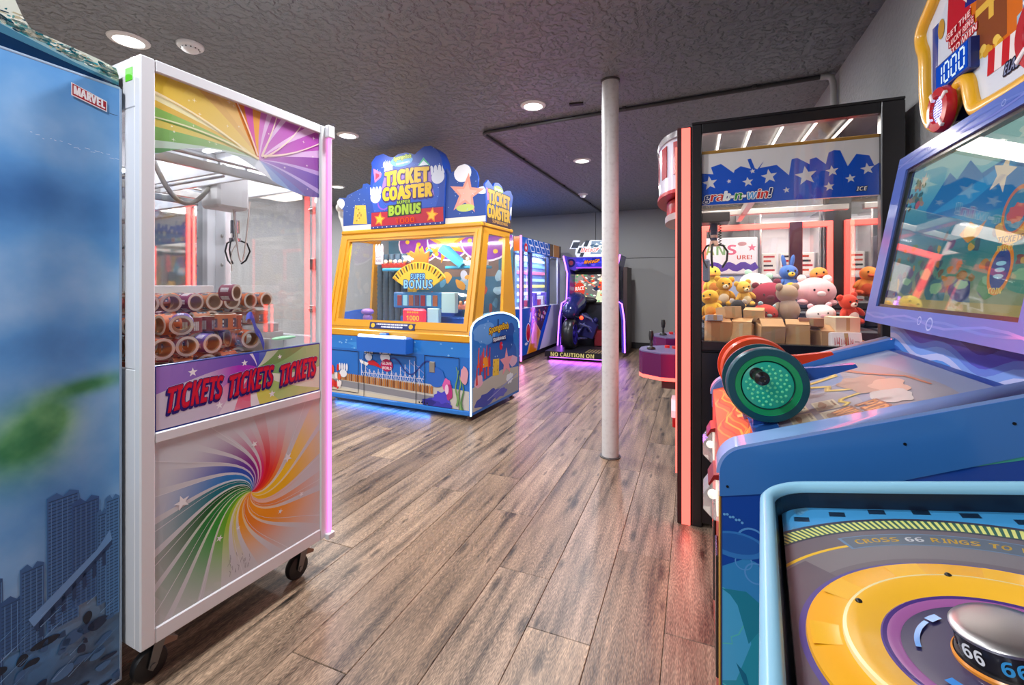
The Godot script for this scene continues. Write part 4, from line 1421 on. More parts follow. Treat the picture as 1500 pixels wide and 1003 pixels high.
	for x in [0.0, -1.72]:
		b = MB.new(Transform3D(toside, Vector3(x - 0.005, 0, 0)))
		b.prism(PackedVector2Array([Vector2(0.0, 0.76), Vector2(-0.20, 0.76), Vector2(-0.335, 1.70), Vector2(-0.21, 1.75)]), 0.0, 0.03)
		b.prism(PackedVector2Array([Vector2(-0.62, 0.76), Vector2(-0.96, 0.76), Vector2(-0.78, 1.70), Vector2(-0.69, 1.70)]), 0.0, 0.03)
		b.prism(PackedVector2Array([Vector2(-0.21, 1.69), Vector2(-0.78, 1.69), Vector2(-0.80, 1.75), Vector2(-0.21, 1.75)]), 0.0, 0.03)
		obj("side_post", b, yel, t)
		b = MB.new(Transform3D(toside, Vector3(x - 0.02, 0, 0)))
		b.prism(PackedVector2Array([Vector2(-0.19, 0.76), Vector2(-0.63, 0.76), Vector2(-0.69, 1.70), Vector2(-0.33, 1.70)]), 0.0, 0.004)
		obj("side_pane", b, glass(), t)
	b = MB.new()
	b.bx(Vector3(-1.755, 1.745, -0.86), Vector3(0.005, 1.79, -0.195), 0.012)
	obj("roof", b, yel, t)
	# inside
	b = MB.new()
	b.bx(Vector3(-1.72, 0.76, -0.94), Vector3(-0.03, 1.745, -0.92))
	obj("scenery_wall", b, mat("sea_wall", "#4a6a80", 0.5), t)
	a = Art.new(Transform3D(Basis(), Vector3(0, 0, -0.919)))
	a.clip = rectp(-1.72, 0.77, -0.03, 1.74)
	a.ink("#3f6f86").put(a.clip)
	a.ink("#7a6a5e").rect(Vector2(-1.5, 1.3), Vector2(-0.2, 1.74))
	for k in [[-1.25, 1.70, 0.30], [-0.85, 1.72, 0.28], [-0.35, 1.70, 0.32]]:
		a.ink("#efe6f4").oval(Vector2(k[0], k[1]), k[2] + 0.02, 0.24)
		a.ink("#8a3fae").oval(Vector2(k[0], k[1]), k[2], 0.22)
		for i in 7:
			a.ink("#e9c63c").oval(Vector2(k[0] + R.randf_range(-0.22, 0.22), k[1] + R.randf_range(-0.17, 0.03)), 0.03, 0.025, 12)
	a.ink("#f5a81e").star(Vector2(-0.86, 1.70), 0.26, 9, 0.5)
	a.ink("#fbd84a").star(Vector2(-0.86, 1.71), 0.17, 9, 0.5)
	for i in 40:
		a.ink(["#9fc7d2", "#c4cfd8", "#e0a94c", "#b6523c", "#5d9ab4", "#d8dccc"][i % 6]).blob(Vector2(R.randf_range(-1.4, -0.05), R.randf_range(0.85, 1.35)), R.randf_range(0.02, 0.07), R.randf_range(0.02, 0.08), R, 0.4, 8)
	obj("scenery_print", a, print_mat("glossy_print"), t)
	b = MB.new()
	b.bx(Vector3(-1.70, 0.76, -0.90), Vector3(-0.03, 0.79, -0.04), 0.004)
	obj("playfield", b, mat("deck_blue", "#2a62b8", 0.3), t)
	# stepped decks
	for k in [[-1.25, -0.05, 0.82, -0.30], [-1.20, -0.1, 0.87, -0.50], [-1.3, -0.6, 0.93, -0.68]]:
		b = MB.new()
		b.bx(Vector3(k[0], 0.79, k[3] - 0.16), Vector3(k[1], k[2], k[3]), 0.01)
		obj("deck", b, mat("deck_blue"), t)
	# curtain tower of clear ticket tubes
	for i in 5:
		b = MB.new()
		b.cyl(Vector3(-1.52 + 0.085 * i, 0.79, -0.55), Vector3(-1.52 + 0.085 * i, 1.55, -0.55), 0.034, -1, 12)
		for j in 15:
			b.cyl(Vector3(-1.52 + 0.085 * i, 0.82 + 0.048 * j, -0.55), Vector3(-1.52 + 0.085 * i, 0.832 + 0.048 * j, -0.55), 0.040, -1, 12)
		obj("ticket_tower", b, mat("tower_glass", "#7fb0ac" if i > 2 else "#445a66", 0.15), t)
	# pillars
	for x in [-1.26, -1.10]:
		b = MB.new()
		b.prism(PackedVector2Array([Vector2(x - 0.03, 0.9), Vector2(x + 0.05, 0.9), Vector2(x + 0.02, 1.32), Vector2(x - 0.04, 1.32)]), -0.62, -0.56)
		obj("pillar", b, mat("pillar_yellow", "#e6c23a", 0.35), t)
	# track beams and cars
	b = MB.new()
	b.bx(Vector3(-1.33, 1.355, -0.50), Vector3(-0.98, 1.385, -0.36), 0.006)
	b.bx(Vector3(-0.60, 1.37, -0.62), Vector3(-0.12, 1.40, -0.48), 0.006)
	b.prism(PackedVector2Array([Vector2(-1.0, 1.37), Vector2(-0.78, 1.58), Vector2(-0.76, 1.55), Vector2(-0.96, 1.34)]), -0.5, -0.44)
	b.prism(PackedVector2Array([Vector2(-0.66, 1.56), Vector2(-0.40, 1.38), Vector2(-0.36, 1.42), Vector2(-0.60, 1.62)]), -0.56, -0.44)
	obj("track", b, mat("track_teal", "#3f9fc0", 0.3), t)
	for k in [[-1.31, 1.39, -0.40, 5, "#9a2b22"], [-0.35, 1.405, -0.52, 4, "#e7e2dc"], [-0.56, 0.95, -0.62, 5, "#d8856c"]]:
		for i in k[3]:
			b = MB.new(Transform3D(Basis(), Vector3(k[0] + 0.065 * i, k[1], k[2])))
			b.prism(PackedVector2Array([Vector2(-0.03, 0.0), Vector2(0.03, 0), Vector2(0.034, 0.05), Vector2(0.01, 0.035), Vector2(-0.034, 0.05)]), -0.03, 0.03)
			var car := obj("coaster_car", b, mat("car" + k[4], k[4], 0.3), t)
			b = MB.new(Transform3D(Basis(), Vector3(k[0] + 0.065 * i, k[1] + 0.065, k[2])))
			b.ball(Vector3.ZERO, Vector3(0.02, 0.024, 0.02), 10, 7)
			obj("peg_rider", b, mat("peg" + str(i % 3), ["#e8c9a8", "#d9a06c", "#e9e2d6"][i % 3], 0.4), car)
	# fan sign
	b = MB.new()
	var fan := PackedVector2Array()
	for i in 15:
		var w := deg_to_rad(38 + 104.0 * i / 14)
		fan.append(Vector2(-0.82, 1.02) + Vector2(cos(w), sin(w)) * 0.42)
	fan.append(Vector2(-0.95, 1.16))
	fan.append(Vector2(-0.69, 1.16))
	b.prism(fan, -0.34, -0.32)
	var fs := obj("fan_sign", b, mat("fan_yellow", "#e8c63a", 0.35), t)
	a = Art.new(Transform3D(Basis(), Vector3(0, 0, -0.3195)))
	for i in 19:
		var w := deg_to_rad(40 + 100.0 * i / 18)
		a.ink("#2b2c34" if i % 2 else "#c98a1e").line(PackedVector2Array([Vector2(-0.82, 1.02) + Vector2.from_angle(w) * 0.35, Vector2(-0.82, 1.02) + Vector2.from_angle(w) * 0.41]), 0.012, 0.020)
	a.word_edged("SUPER", Vector2(-0.91, 1.265), Vector2(0.18, 0), Vector2(0, 0.055), 0.008, "#1e4a86", "#8fd0f0")
	a.word_edged("BONUS", Vector2(-1.0, 1.17), Vector2(0.36, 0), Vector2(0, 0.085), 0.008, "#1e4a86", "#8fd0f0")
	obj("fan_print", a, print_mat("glossy_print"), fs)
	b = MB.new()
	b.prism(PackedVector2Array([Vector2(-0.92, 1.42), Vector2(-0.72, 1.42), Vector2(-0.70, 1.55), Vector2(-0.76, 1.52), Vector2(-0.79, 1.60), Vector2(-0.82, 1.53), Vector2(-0.85, 1.62), Vector2(-0.88, 1.53), Vector2(-0.94, 1.56)]), -0.36, -0.34)
	obj("flame_cutout", b, mat("flame_orange", "#d9711c", 0.4), t)
	# reel window and screen
	b = MB.new()
	b.bx(Vector3(-1.16, 0.965, -0.50), Vector3(-0.54, 1.13, -0.34), 0.012)
	var cb := obj("reel_box", b, mat("reel_blue", "#2f76ac", 0.3), t)
	for i in 7:
		b = MB.new()
		b.bx(Vector3(-1.10 + 0.075 * i, 0.99, -0.342), Vector3(-1.10 + 0.075 * i + 0.058, 1.10, -0.334), 0.003)
		obj("reel_card", b, mat("card%d" % (i % 4), ["#8d2f3a", "#8fd0da", "#9a5a3c", "#5a3a50"][i % 4], 0.4), cb)
	b = MB.new()
	b.bx(Vector3(-0.98, 0.815, -0.32), Vector3(-0.70, 0.965, -0.26), 0.02)
	var sc := obj("score_screen", b, glow("red_screen", "#c81f3c", 0.7), t)
	a = Art.new(Transform3D(Basis(), Vector3(0, 0, -0.2595)))
	for i in 5:
		a.c("#ffb04a").oval(Vector2(-0.90 + 0.03 * i, 0.928), 0.013, 0.010, 10)
	a.ink("#ffd24a").word("1000", Vector2(-0.92, 0.845), Vector2(0.16, 0), Vector2(0, 0.05))
	obj("screen_print", a, glow_print("lit_print", 1.0), sc)
	b = MB.new()
	b.bx(Vector3(-0.69, 0.80, -0.36), Vector3(-0.56, 0.97, -0.30), 0.004)
	b.bx(Vector3(-0.52, 0.93, -0.36), Vector3(-0.36, 1.13, -0.30), 0.004)
	obj("panel_board", b, mat("board_mint", "#b9dcd6", 0.4), t)
	# small purple jelly figure-free ornament and glove post
	b = MB.new()
	b.ball(Vector3(-1.38, 0.86, -0.20), Vector3(0.05, 0.05, 0.05), 14, 9)
	b.ball(Vector3(-1.38, 0.925, -0.20), Vector3(0.075, 0.035, 0.06), 14, 9)
	obj("purple_ornament", b, mat("ornament_purple", "#8d62b4", 0.3), t)
	b = MB.new()
	b.box(Vector3(-1.42, 1.50, -0.42), Vector3(0.11, 0.15, 0.02), 0.02)
	for i in 3:
		b.ball(Vector3(-1.46 + 0.04 * i, 1.60, -0.42), Vector3(0.017, 0.055, 0.014), 10, 7)
	var gl := obj("glove_sign", b, mat("glove_grey", "#b5b2b4", 0.5), t)
	a = Art.new(Transform3D(Basis(), Vector3(0, 0, -0.4095)))
	a.ink("#3c2f36").word("GLOVE", Vector2(-1.46, 1.50), Vector2(0.08, 0), Vector2(0, 0.03))
	a.ink("#3c2f36").word("WORLD", Vector2(-1.46, 1.455), Vector2(0.08, 0), Vector2(0, 0.03))
	obj("glove_print", a, print_mat("glossy_print"), gl)
	# inside lights
	b = MB.new()
	b.bx(Vector3(-1.6, 1.735, -0.30), Vector3(-0.15, 1.745, -0.26))
	obj("light_batten", b, glow("white_batten2", "#fdf6ff", 3.0), t)
	area(t, Vector3(-0.87, 1.73, -0.28), Vector3(0, -1, -0.45), Vector2(1.4, 0.04), "#f6f2ff", COAST_E)
	coaster_signs(t, R)

func coaster_signs(t: Node3D, R: RandomNumberGenerator):
	# main marquee
	var o := PackedVector2Array()
	for q in [[-1.334, 1.79], [-1.345, 2.226], [-1.32, 2.442], [-1.33, 2.484], [-1.269, 2.546], [-1.167, 2.558], [-1.085, 2.515], [-1.03, 2.506], [-0.981, 2.529], [-0.873, 2.535], [-0.766, 2.50], [-0.731, 2.525], [-0.65, 2.565], [-0.571, 2.56], [-0.493, 2.505], [-0.448, 2.416], [-0.432, 2.332], [-0.40, 2.262], [-0.41, 2.136], [-0.415, 1.963], [-0.42, 1.79]]:
		o.append(Vector2(q[0], q[1]))
	var b := MB.new()
	b.prism(o, -0.34, -0.20, true)
	var m := obj("marquee_sign", b, mat("marquee_blue", "#2450b4", 0.3), t)
	var a := Art.new(Transform3D(Basis(), Vector3(0, 0, -0.1995)))
	a.clip = o
	a.ink("#173f9c").put(o)
	a.ink("#2a50b0").blob(Vector2(-0.9, 2.1), 0.45, 0.35, R, 0.1)
	for i in 110:
		var p := Vector2(R.randf_range(-1.33, -0.42), R.randf_range(1.97, 2.55))
		a.c(["#9fc4f4", "#dfeaff"][i % 2]).oval(p, 0.004, 0.004, 6)
	for g in [[-1.10, 2.39, 0.055], [-1.27, 2.12, 0.07], [-0.49, 2.25, 0.075]]:
		a.ink("#cdd0dc").oval(Vector2(g[0], g[1]), g[2], g[2] * 0.9)
		for k in 4:
			a.ink("#cdd0dc").oval(Vector2(g[0] - g[2] + k * g[2] * 0.62, g[1] + g[2] * 0.95), g[2] * 0.28, g[2] * 0.6, 14)
	a.ink("#d86a8c").poly([-1.30, 2.42, -1.19, 2.36, -1.20, 2.32, -1.28, 2.27])
	a.ink("#a02f4c").poly([-1.27, 2.37, -1.22, 2.35, -1.22, 2.33, -1.27, 2.30])
	a.ink("#3fae86").poly([-0.74, 2.37, -0.66, 2.46, -0.58, 2.37])
	a.ink("#dfe8f4").poly([-0.72, 2.38, -0.66, 2.43, -0.60, 2.38])
	a.ink("#5a9fd8").oval(Vector2(-0.93, 2.455), 0.14, 0.055)
	a.word_edged("SpongeBob", Vector2(-1.03, 2.45), Vector2(0.22, 0.01), Vector2(0, 0.055), 0.006, "#4a6a1e", "#cfe04a", 0.1)
	a.ink("#e8f0f8").word("SQUAREPANTS", Vector2(-1.0, 2.415), Vector2(0.17, 0.01), Vector2(0, 0.022))
	# title letters
	a.ink("#8f6ab8").poly([-1.14, 2.36, -0.58, 2.37, -0.56, 2.2, -0.53, 2.07, -1.16, 2.06, -1.19, 2.2])
	a.word_edged("TICKET", Vector2(-1.14, 2.215), Vector2(0.54, 0.0), Vector2(0.0, 0.14), 0.020, "#4a3a86", "#d8ad1e", 0.08, Vector2(0.004, -0.008), 0.009)
	a.word_edged("COASTER", Vector2(-1.17, 2.075), Vector2(0.61, 0.0), Vector2(0.0, 0.125), 0.020, "#4a3a86", "#d8ad1e", 0.0, Vector2(0.004, -0.008), 0.009)
	a.ink("#8a4ac0").ring(Vector2(-1.16, 2.06), 0.07, 0.085, 14, PI, TAU * 0.9)
	# red bonus band
	a.ink("#2b2f7c").rect(Vector2(-1.33, 1.79), Vector2(-0.42, 1.965))
	a.ink("#b0122c").poly([-1.328, 1.815, -0.425, 1.815, -0.43, 1.955, -1.325, 1.958])
	for i in 15:
		a.ink("#e8e4f0").oval(Vector2(-1.30 + 0.06 * i, 1.803), 0.006, 0.006, 8)
	for s in [-1.215, -0.56]:
		a.ink("#e8791c").star(Vector2(s, 1.885), 0.078, 5, 0.5, 1.4)
		a.ink("#f6b92c").star(Vector2(s, 1.885), 0.052, 5, 0.5, 1.4)
	a.ink("#26321c").poly([-1.11, 1.895, -0.685, 1.91, -0.685, 2.03, -1.11, 2.02])
	a.word_edged("SUPER", Vector2(-0.99, 2.025), Vector2(0.17, 0), Vector2(0, 0.032), 0.006, "#1d2a14", "#9fbf3a")
	a.word_edged("BONUS", Vector2(-1.09, 1.915), Vector2(0.395, 0.004), Vector2(0, 0.095), 0.012, "#1d2a14", "#9ab82a", 0.0, Vector2.ZERO, 0.005)
	obj("marquee_print", a, print_mat("satin_print", 0.5), m)
	a = Art.new(Transform3D(Basis(), Vector3(0, 0, -0.1850)))
	a.ink("#ff6a2c").word("1000", Vector2(-1.0, 1.828), Vector2(0.24, 0), Vector2(0, 0.052), 0.0, false)
	obj("lit_digits", a, glow_print("lit_print", 1.0), m)
	# starry wings with a moon, left and right, and sandy ground
	for k in 2:
		var w := PackedVector2Array()
		for q in ([[-0.415, 1.79], [-0.40, 2.33], [-0.355, 2.276], [-0.305, 2.292], [-0.27, 2.33], [-0.189, 2.345], [-0.12, 2.31], [-0.07, 2.26], [-0.05, 2.20], [-0.059, 2.106], [0.0, 2.12], [0.028, 2.084], [0.028, 1.79]] if k == 1 else [[-1.74, 1.79], [-1.74, 2.02], [-1.80, 2.06], [-1.83, 2.11], [-1.80, 2.16], [-1.703, 2.15], [-1.681, 2.178], [-1.468, 2.238], [-1.457, 2.277], [-1.405, 2.28], [-1.34, 2.241], [-1.34, 1.79]]):
			w.append(Vector2(q[0], q[1]))
		b = MB.new()
		b.prism(w, -0.235, -0.215)
		var wing := obj("wing_sign", b, mat("marquee_blue"), t)
		a = Art.new(Transform3D(Basis(), Vector3(0, 0, -0.2145)))
		a.clip = w
		a.ink("#214694").put(w)
		a.ink("#e9e2d4").rect(Vector2(-2.0, 1.78), Vector2(0.1, 1.845))
		if k == 1:
			a.ink("#f4f2f4").oval(Vector2(-0.22, 2.26), 0.095, 0.085)
			a.ink("#e6e4ea").oval(Vector2(-0.0, 2.08), 0.07, 0.035)
			a.ink("#e79a86").star(Vector2(-0.18, 2.06), 0.20, 5, 0.40, PI / 2 - 0.15)
			a.ink("#f0b09c").star(Vector2(-0.18, 2.06), 0.12, 5, 0.45, PI / 2 - 0.15)
			a.ink("#c2cf6a").oval(Vector2(-0.19, 1.93), 0.10, 0.035)
		else:
			a.ink("#f2f0ea").oval(Vector2(-1.79, 2.09), 0.07, 0.06)
			a.ink("#d9b43c").poly([-1.60, 1.86, -1.40, 1.85, -1.42, 2.05, -1.57, 2.06])
			for i in 10:
				a.ink("#a8822a").oval(Vector2(-1.56 + R.randf() * 0.13, 1.88 + R.randf() * 0.15), 0.012, 0.010, 10)
		for i in 90:
			a.c("#bcd4f6").oval(Vector2(R.randf_range(-1.8, 0.03), R.randf_range(1.87, 2.25)), 0.0035, 0.0035, 6)
		obj("wing_print", a, print_mat("satin_print", 0.5), wing)
	# glove statue beyond the left wing
	b = MB.new()
	b.ball(Vector3(-1.87, 2.07, -0.30), Vector3(0.055, 0.055, 0.05), 14, 9)
	b.tube([Vector3(-1.83, 1.92, -0.30), Vector3(-1.86, 1.97, -0.30), Vector3(-1.865, 2.03, -0.30)], 0.03, 10)
	b.tube([Vector3(-1.78, 1.79, -0.30), Vector3(-1.80, 1.86, -0.30), Vector3(-1.83, 1.94, -0.30)], 0.038, 10)
	for i in 3:
		b.ball(Vector3(-1.905 + 0.03 * i, 2.125, -0.30), Vector3(0.014, 0.034, 0.014), 8, 6)
	obj("glove_statue", b, mat("statue_cream", "#e2ddd0", 0.5), t)
	# side sign
	var s := PackedVector2Array()
	for q in [[0.285, 1.79], [0.256, 2.148], [0.315, 2.195], [0.37, 2.17], [0.41, 2.15], [0.45, 2.195], [0.53, 2.21], [0.6, 2.188], [0.64, 2.14], [0.72, 2.17], [0.803, 2.183], [0.858, 2.13], [0.83, 2.014], [0.80, 1.79]]:
		s.append(Vector2(q[0], q[1]))
	var sx := Basis(Vector3(0, 0, -1), Vector3(0, 1, 0), Vector3(1, 0, 0))
	b = MB.new(Transform3D(sx, Vector3(0, 0, 0)))
	b.prism(s, -0.02, 0.0)
	var ss := obj("side_sign", b, mat("marquee_blue"), t)
	a = Art.new(Transform3D(sx, Vector3(0.0005, 0, 0)))
	a.clip = s
	a.ink("#2450b0").put(s)
	a.ink("#3c1c24").rect(Vector2(0.25, 1.79), Vector2(0.86, 1.88))
	a.ink("#d86a8c").poly([0.28, 2.12, 0.36, 2.09, 0.35, 2.02, 0.30, 2.0])
	a.ink("#9cc04a").oval(Vector2(0.53, 2.14), 0.10, 0.04)
	a.ink("#e8f0f4").word("SpongeBob", Vector2(0.45, 2.125), Vector2(0.16, 0), Vector2(0, 0.03))
	a.ink("#eef0f6").oval(Vector2(0.82, 1.97), 0.03, 0.05)
	a.word_edged("TICKET", Vector2(0.32, 1.985), Vector2(0.46, 0), Vector2(0, 0.12), 0.016, "#3a2c10", "#cfa01c", 0.04, Vector2.ZERO, 0.008)
	a.word_edged("COASTER", Vector2(0.30, 1.85), Vector2(0.48, 0), Vector2(0, 0.115), 0.016, "#3a2c10", "#cfa01c", 0.0, Vector2.ZERO, 0.008)
	a.ink("#d8a03c").word("SUPER BONUS", Vector2(0.40, 1.805), Vector2(0.33, 0), Vector2(0, 0.03))
	obj("side_sign_print", a, print_mat("satin_print", 0.5), ss)

func build_racer():
	var R := RandomNumberGenerator.new()
	R.seed = 23
	var t := thing("prize_racer_game", "blue and orange racing prize game with a pink-lit corner, behind the ticket coaster", "arcade game", Vector3(-2.467, 0, -6.44), -1.5)
	var blue := mat("racer_blue", "#1d55b0", 0.25)
	var b := MB.new()
	b.bx(Vector3(-1.3, 0.02, -2.0), Vector3(-0.03, 0.10, -0.02), 0.004)
	obj("plinth", b, mat("black_trim"), t)
	b = MB.new()
	b.bx(Vector3(-1.3, 0.10, -2.02), Vector3(-0.012, 0.84, -0.01), 0.004)
	obj("base", b, mat("racer_white", "#d5d3da", 0.35), t)
	b = MB.new()
	b.bx(Vector3(-1.3, 1.735, -2.1), Vector3(-0.012, 1.965, -0.01), 0.004)
	obj("header", b, blue, t)
	for z in [-0.06, -0.42, -1.36]:
		b = MB.new()
		b.bx(Vector3(-0.06, 0.84, z - 0.10 if z > -0.5 else z - 0.05), Vector3(-0.012, 1.735, z), 0.003)
		obj("window_post", b, mat("post_navy", "#16306e", 0.3), t)
	each("window_post", [[Vector3(-0.05, 0.84, -2.06), Vector3(-0.02, 1.735, -1.92)], [Vector3(-1.3, 0.84, -0.07), Vector3(-1.22, 1.735, -0.01)]], 0.003, mat("racer_white"), t)
	b = MB.new()
	b.bx(Vector3(-0.032, 0.84, -1.92), Vector3(-0.028, 1.735, -0.06))
	obj("side_pane", b, glass(), t)
	b = MB.new()
	b.bx(Vector3(-1.22, 0.84, -0.032), Vector3(-0.06, 1.735, -0.028))
	obj("front_pane", b, glass(), t)
	# back of the play space with lit prize bands
	b = MB.new()
	b.bx(Vector3(-0.32, 0.84, -1.98), Vector3(-0.30, 1.735, -0.50), 0.003)
	obj("prize_wall", b, mat("pale_blue", "#8fb4e6", 0.35), t)
	var bands := [[0.92, "#7fd0ff"], [1.03, "#ffffff"], [1.16, "#ffe27a"], [1.27, "#9fc8ff"], [1.40, "#ff6f90"], [1.52, "#6fa0ff"], [1.62, "#bfe8ff"]]
	for k in bands:
		b = MB.new()
		b.bx(Vector3(-0.30, k[0], -1.90), Vector3(-0.285, k[0] + 0.05, -0.55), 0.004)
		obj("light_band", b, glow("band" + k[1], k[1], 1.6), t)
		b = MB.new()
		b.bx(Vector3(-1.2, k[0], -0.50), Vector3(-0.34, k[0] + 0.05, -0.49), 0.004)
		obj("light_band", b, glow("band" + k[1], k[1], 1.6), t)
	for i in 6:
		b = MB.new()
		b.bx(Vector3(-0.26, 0.845, -0.70 - 0.20 * i), Vector3(-0.14, 0.95 + 0.06 * (i % 3), -0.60 - 0.20 * i), 0.006)
		obj("prize_box", b, mat("prize%d" % (i % 3), ["#c94a6a", "#e6e3ee", "#6a4fc0"][i % 3], 0.4), t)
	# front header with its cross mark
	var a := Art.new(Transform3D(Basis(), Vector3(0, 0, -0.0094)))
	a.ink("#ec7a16").rect(Vector2(-1.29, 1.74), Vector2(-0.02, 1.962))
	a.ink("#f4efee").poly([-0.42, 1.78, -0.34, 1.78, -0.27, 1.84, -0.20, 1.78, -0.13, 1.78, -0.21, 1.86, -0.13, 1.94, -0.20, 1.94, -0.27, 1.88, -0.34, 1.94, -0.42, 1.94, -0.33, 1.86])
	a.ink("#a8261e").poly([-0.38, 1.79, -0.34, 1.79, -0.27, 1.855, -0.20, 1.79, -0.17, 1.79, -0.24, 1.86, -0.17, 1.93, -0.20, 1.93, -0.27, 1.868, -0.34, 1.93, -0.38, 1.93, -0.30, 1.86])
	a.ink("#1a4aa0").rect(Vector2(-1.28, 0.12), Vector2(-0.02, 0.83))
	obj("header_print", a, print_mat("glossy_print"), t)
	# side art: x of the print runs back along the side
	a = Art.new(Transform3D(Basis(Vector3(0, 0, -1), Vector3(0, 1, 0), Vector3(1, 0, 0)), Vector3(-0.0114, 0, 0)))
	a.clip = rectp(0.012, 1.738, 2.09, 1.962)
	a.ink("#1f5fc0").put(a.clip)
	for i in 4:
		var x := 0.38 + 0.27 * i
		for k in [[0.0, 0.10], [0.10, 0.0]]:
			var p := PackedVector2Array([Vector2(x + k[0], 1.76 + k[1]), Vector2(x + 0.16 + k[0], 1.76 + k[1]), Vector2(x + 0.10 + k[0], 1.85 + k[1]), Vector2(x - 0.06 + k[0], 1.85 + k[1])])
			for e in 4:
				a.ink("#dfe8f6").line(PackedVector2Array([p[e], p[(e + 1) % 4]]), 0.014)
	a.ink("#6a4a2e").rect(Vector2(1.42, 1.73), Vector2(1.62, 1.97))
	a.ink("#d8872c").rect(Vector2(1.62, 1.73), Vector2(1.98, 1.97))
	a.ink("#e9d2a8").rect(Vector2(1.60, 1.73), Vector2(1.64, 1.97))
	a.ink("#5c3f2a").rect(Vector2(1.98, 1.73), Vector2(2.09, 1.97))
	a.ink("#c41f2c").oval(Vector2(0.24, 1.80), 0.075, 0.075)
	a.ink("#e8dfe2").oval(Vector2(0.24, 1.80), 0.03, 0.03)
	a.ink("#e6e3e6").poly([0.22, 1.87, 0.26, 1.87, 0.245, 1.95])
	# lower side
	a.clip = rectp(0.012, 0.102, 2.01, 0.838)
	a.ink("#1d57b4").poly([0.0, 0.10, 0.86, 0.10, 1.5, 0.84, 0.0, 0.84])
	a.ink("#4a3340").poly([0.42, 0.50, 0.95, 0.42, 1.36, 0.84, 0.62, 0.84])
	for i in 70:
		var q := Vector2(R.randf_range(0.45, 1.3), R.randf_range(0.46, 0.83))
		if q.x - 0.4 < q.y * 1.1 and q.x > 0.45:
			a.ink(["#8a2f3c", "#c8a890", "#4f3f8a", "#d8cfd0", "#2f2740", "#a8703a", "#b03a66"][i % 7]).blob(q, 0.035, 0.03, R, 0.5, 7)
	a.ink("#e9a860").poly([0.26, 0.10, 0.72, 0.10, 0.92, 0.40, 0.62, 0.62])
	a.ink("#e2821c").poly([0.33, 0.10, 0.66, 0.10, 0.84, 0.42, 0.66, 0.58])
	a.ink("#e8e4ea").poly([0.86, 0.10, 0.90, 0.10, 1.54, 0.84, 1.50, 0.84])
	a.ink("#e9e6ea").oval(Vector2(0.33, 0.44), 0.10, 0.155)
	a.ink("#b8141c").oval(Vector2(0.33, 0.44), 0.085, 0.14)
	a.ink("#e04a3c").oval(Vector2(0.31, 0.50), 0.03, 0.05)
	a.ink("#dfe0ea").poly([0.36, 0.60, 0.42, 0.60, 0.46, 0.76, 0.42, 0.76])
	a.ink("#d0d6e6").oval(Vector2(0.24, 0.27), 0.06, 0.022)
	obj("side_print", a, print_mat("glossy_print"), t)
	b = MB.new()
	b.cyl(Vector3(0.0, 0.03, 0.0), Vector3(0.0, 1.975, 0.0), 0.017, -1, 12)
	obj("neon_tube", b, glow("pink_neon", "#ff86dc", 1.5), t)
	area(t, Vector3(0.03, 1.0, 0.03), Vector3(1, 0, 1), Vector2(0.03, 1.9), "#ff90c8", 0.35)
	area(t, Vector3(-0.18, 1.72, -1.0), Vector3(0, -1, 0), Vector2(0.2, 1.6), "#e8f0ff", 1.6, Vector3.FORWARD)

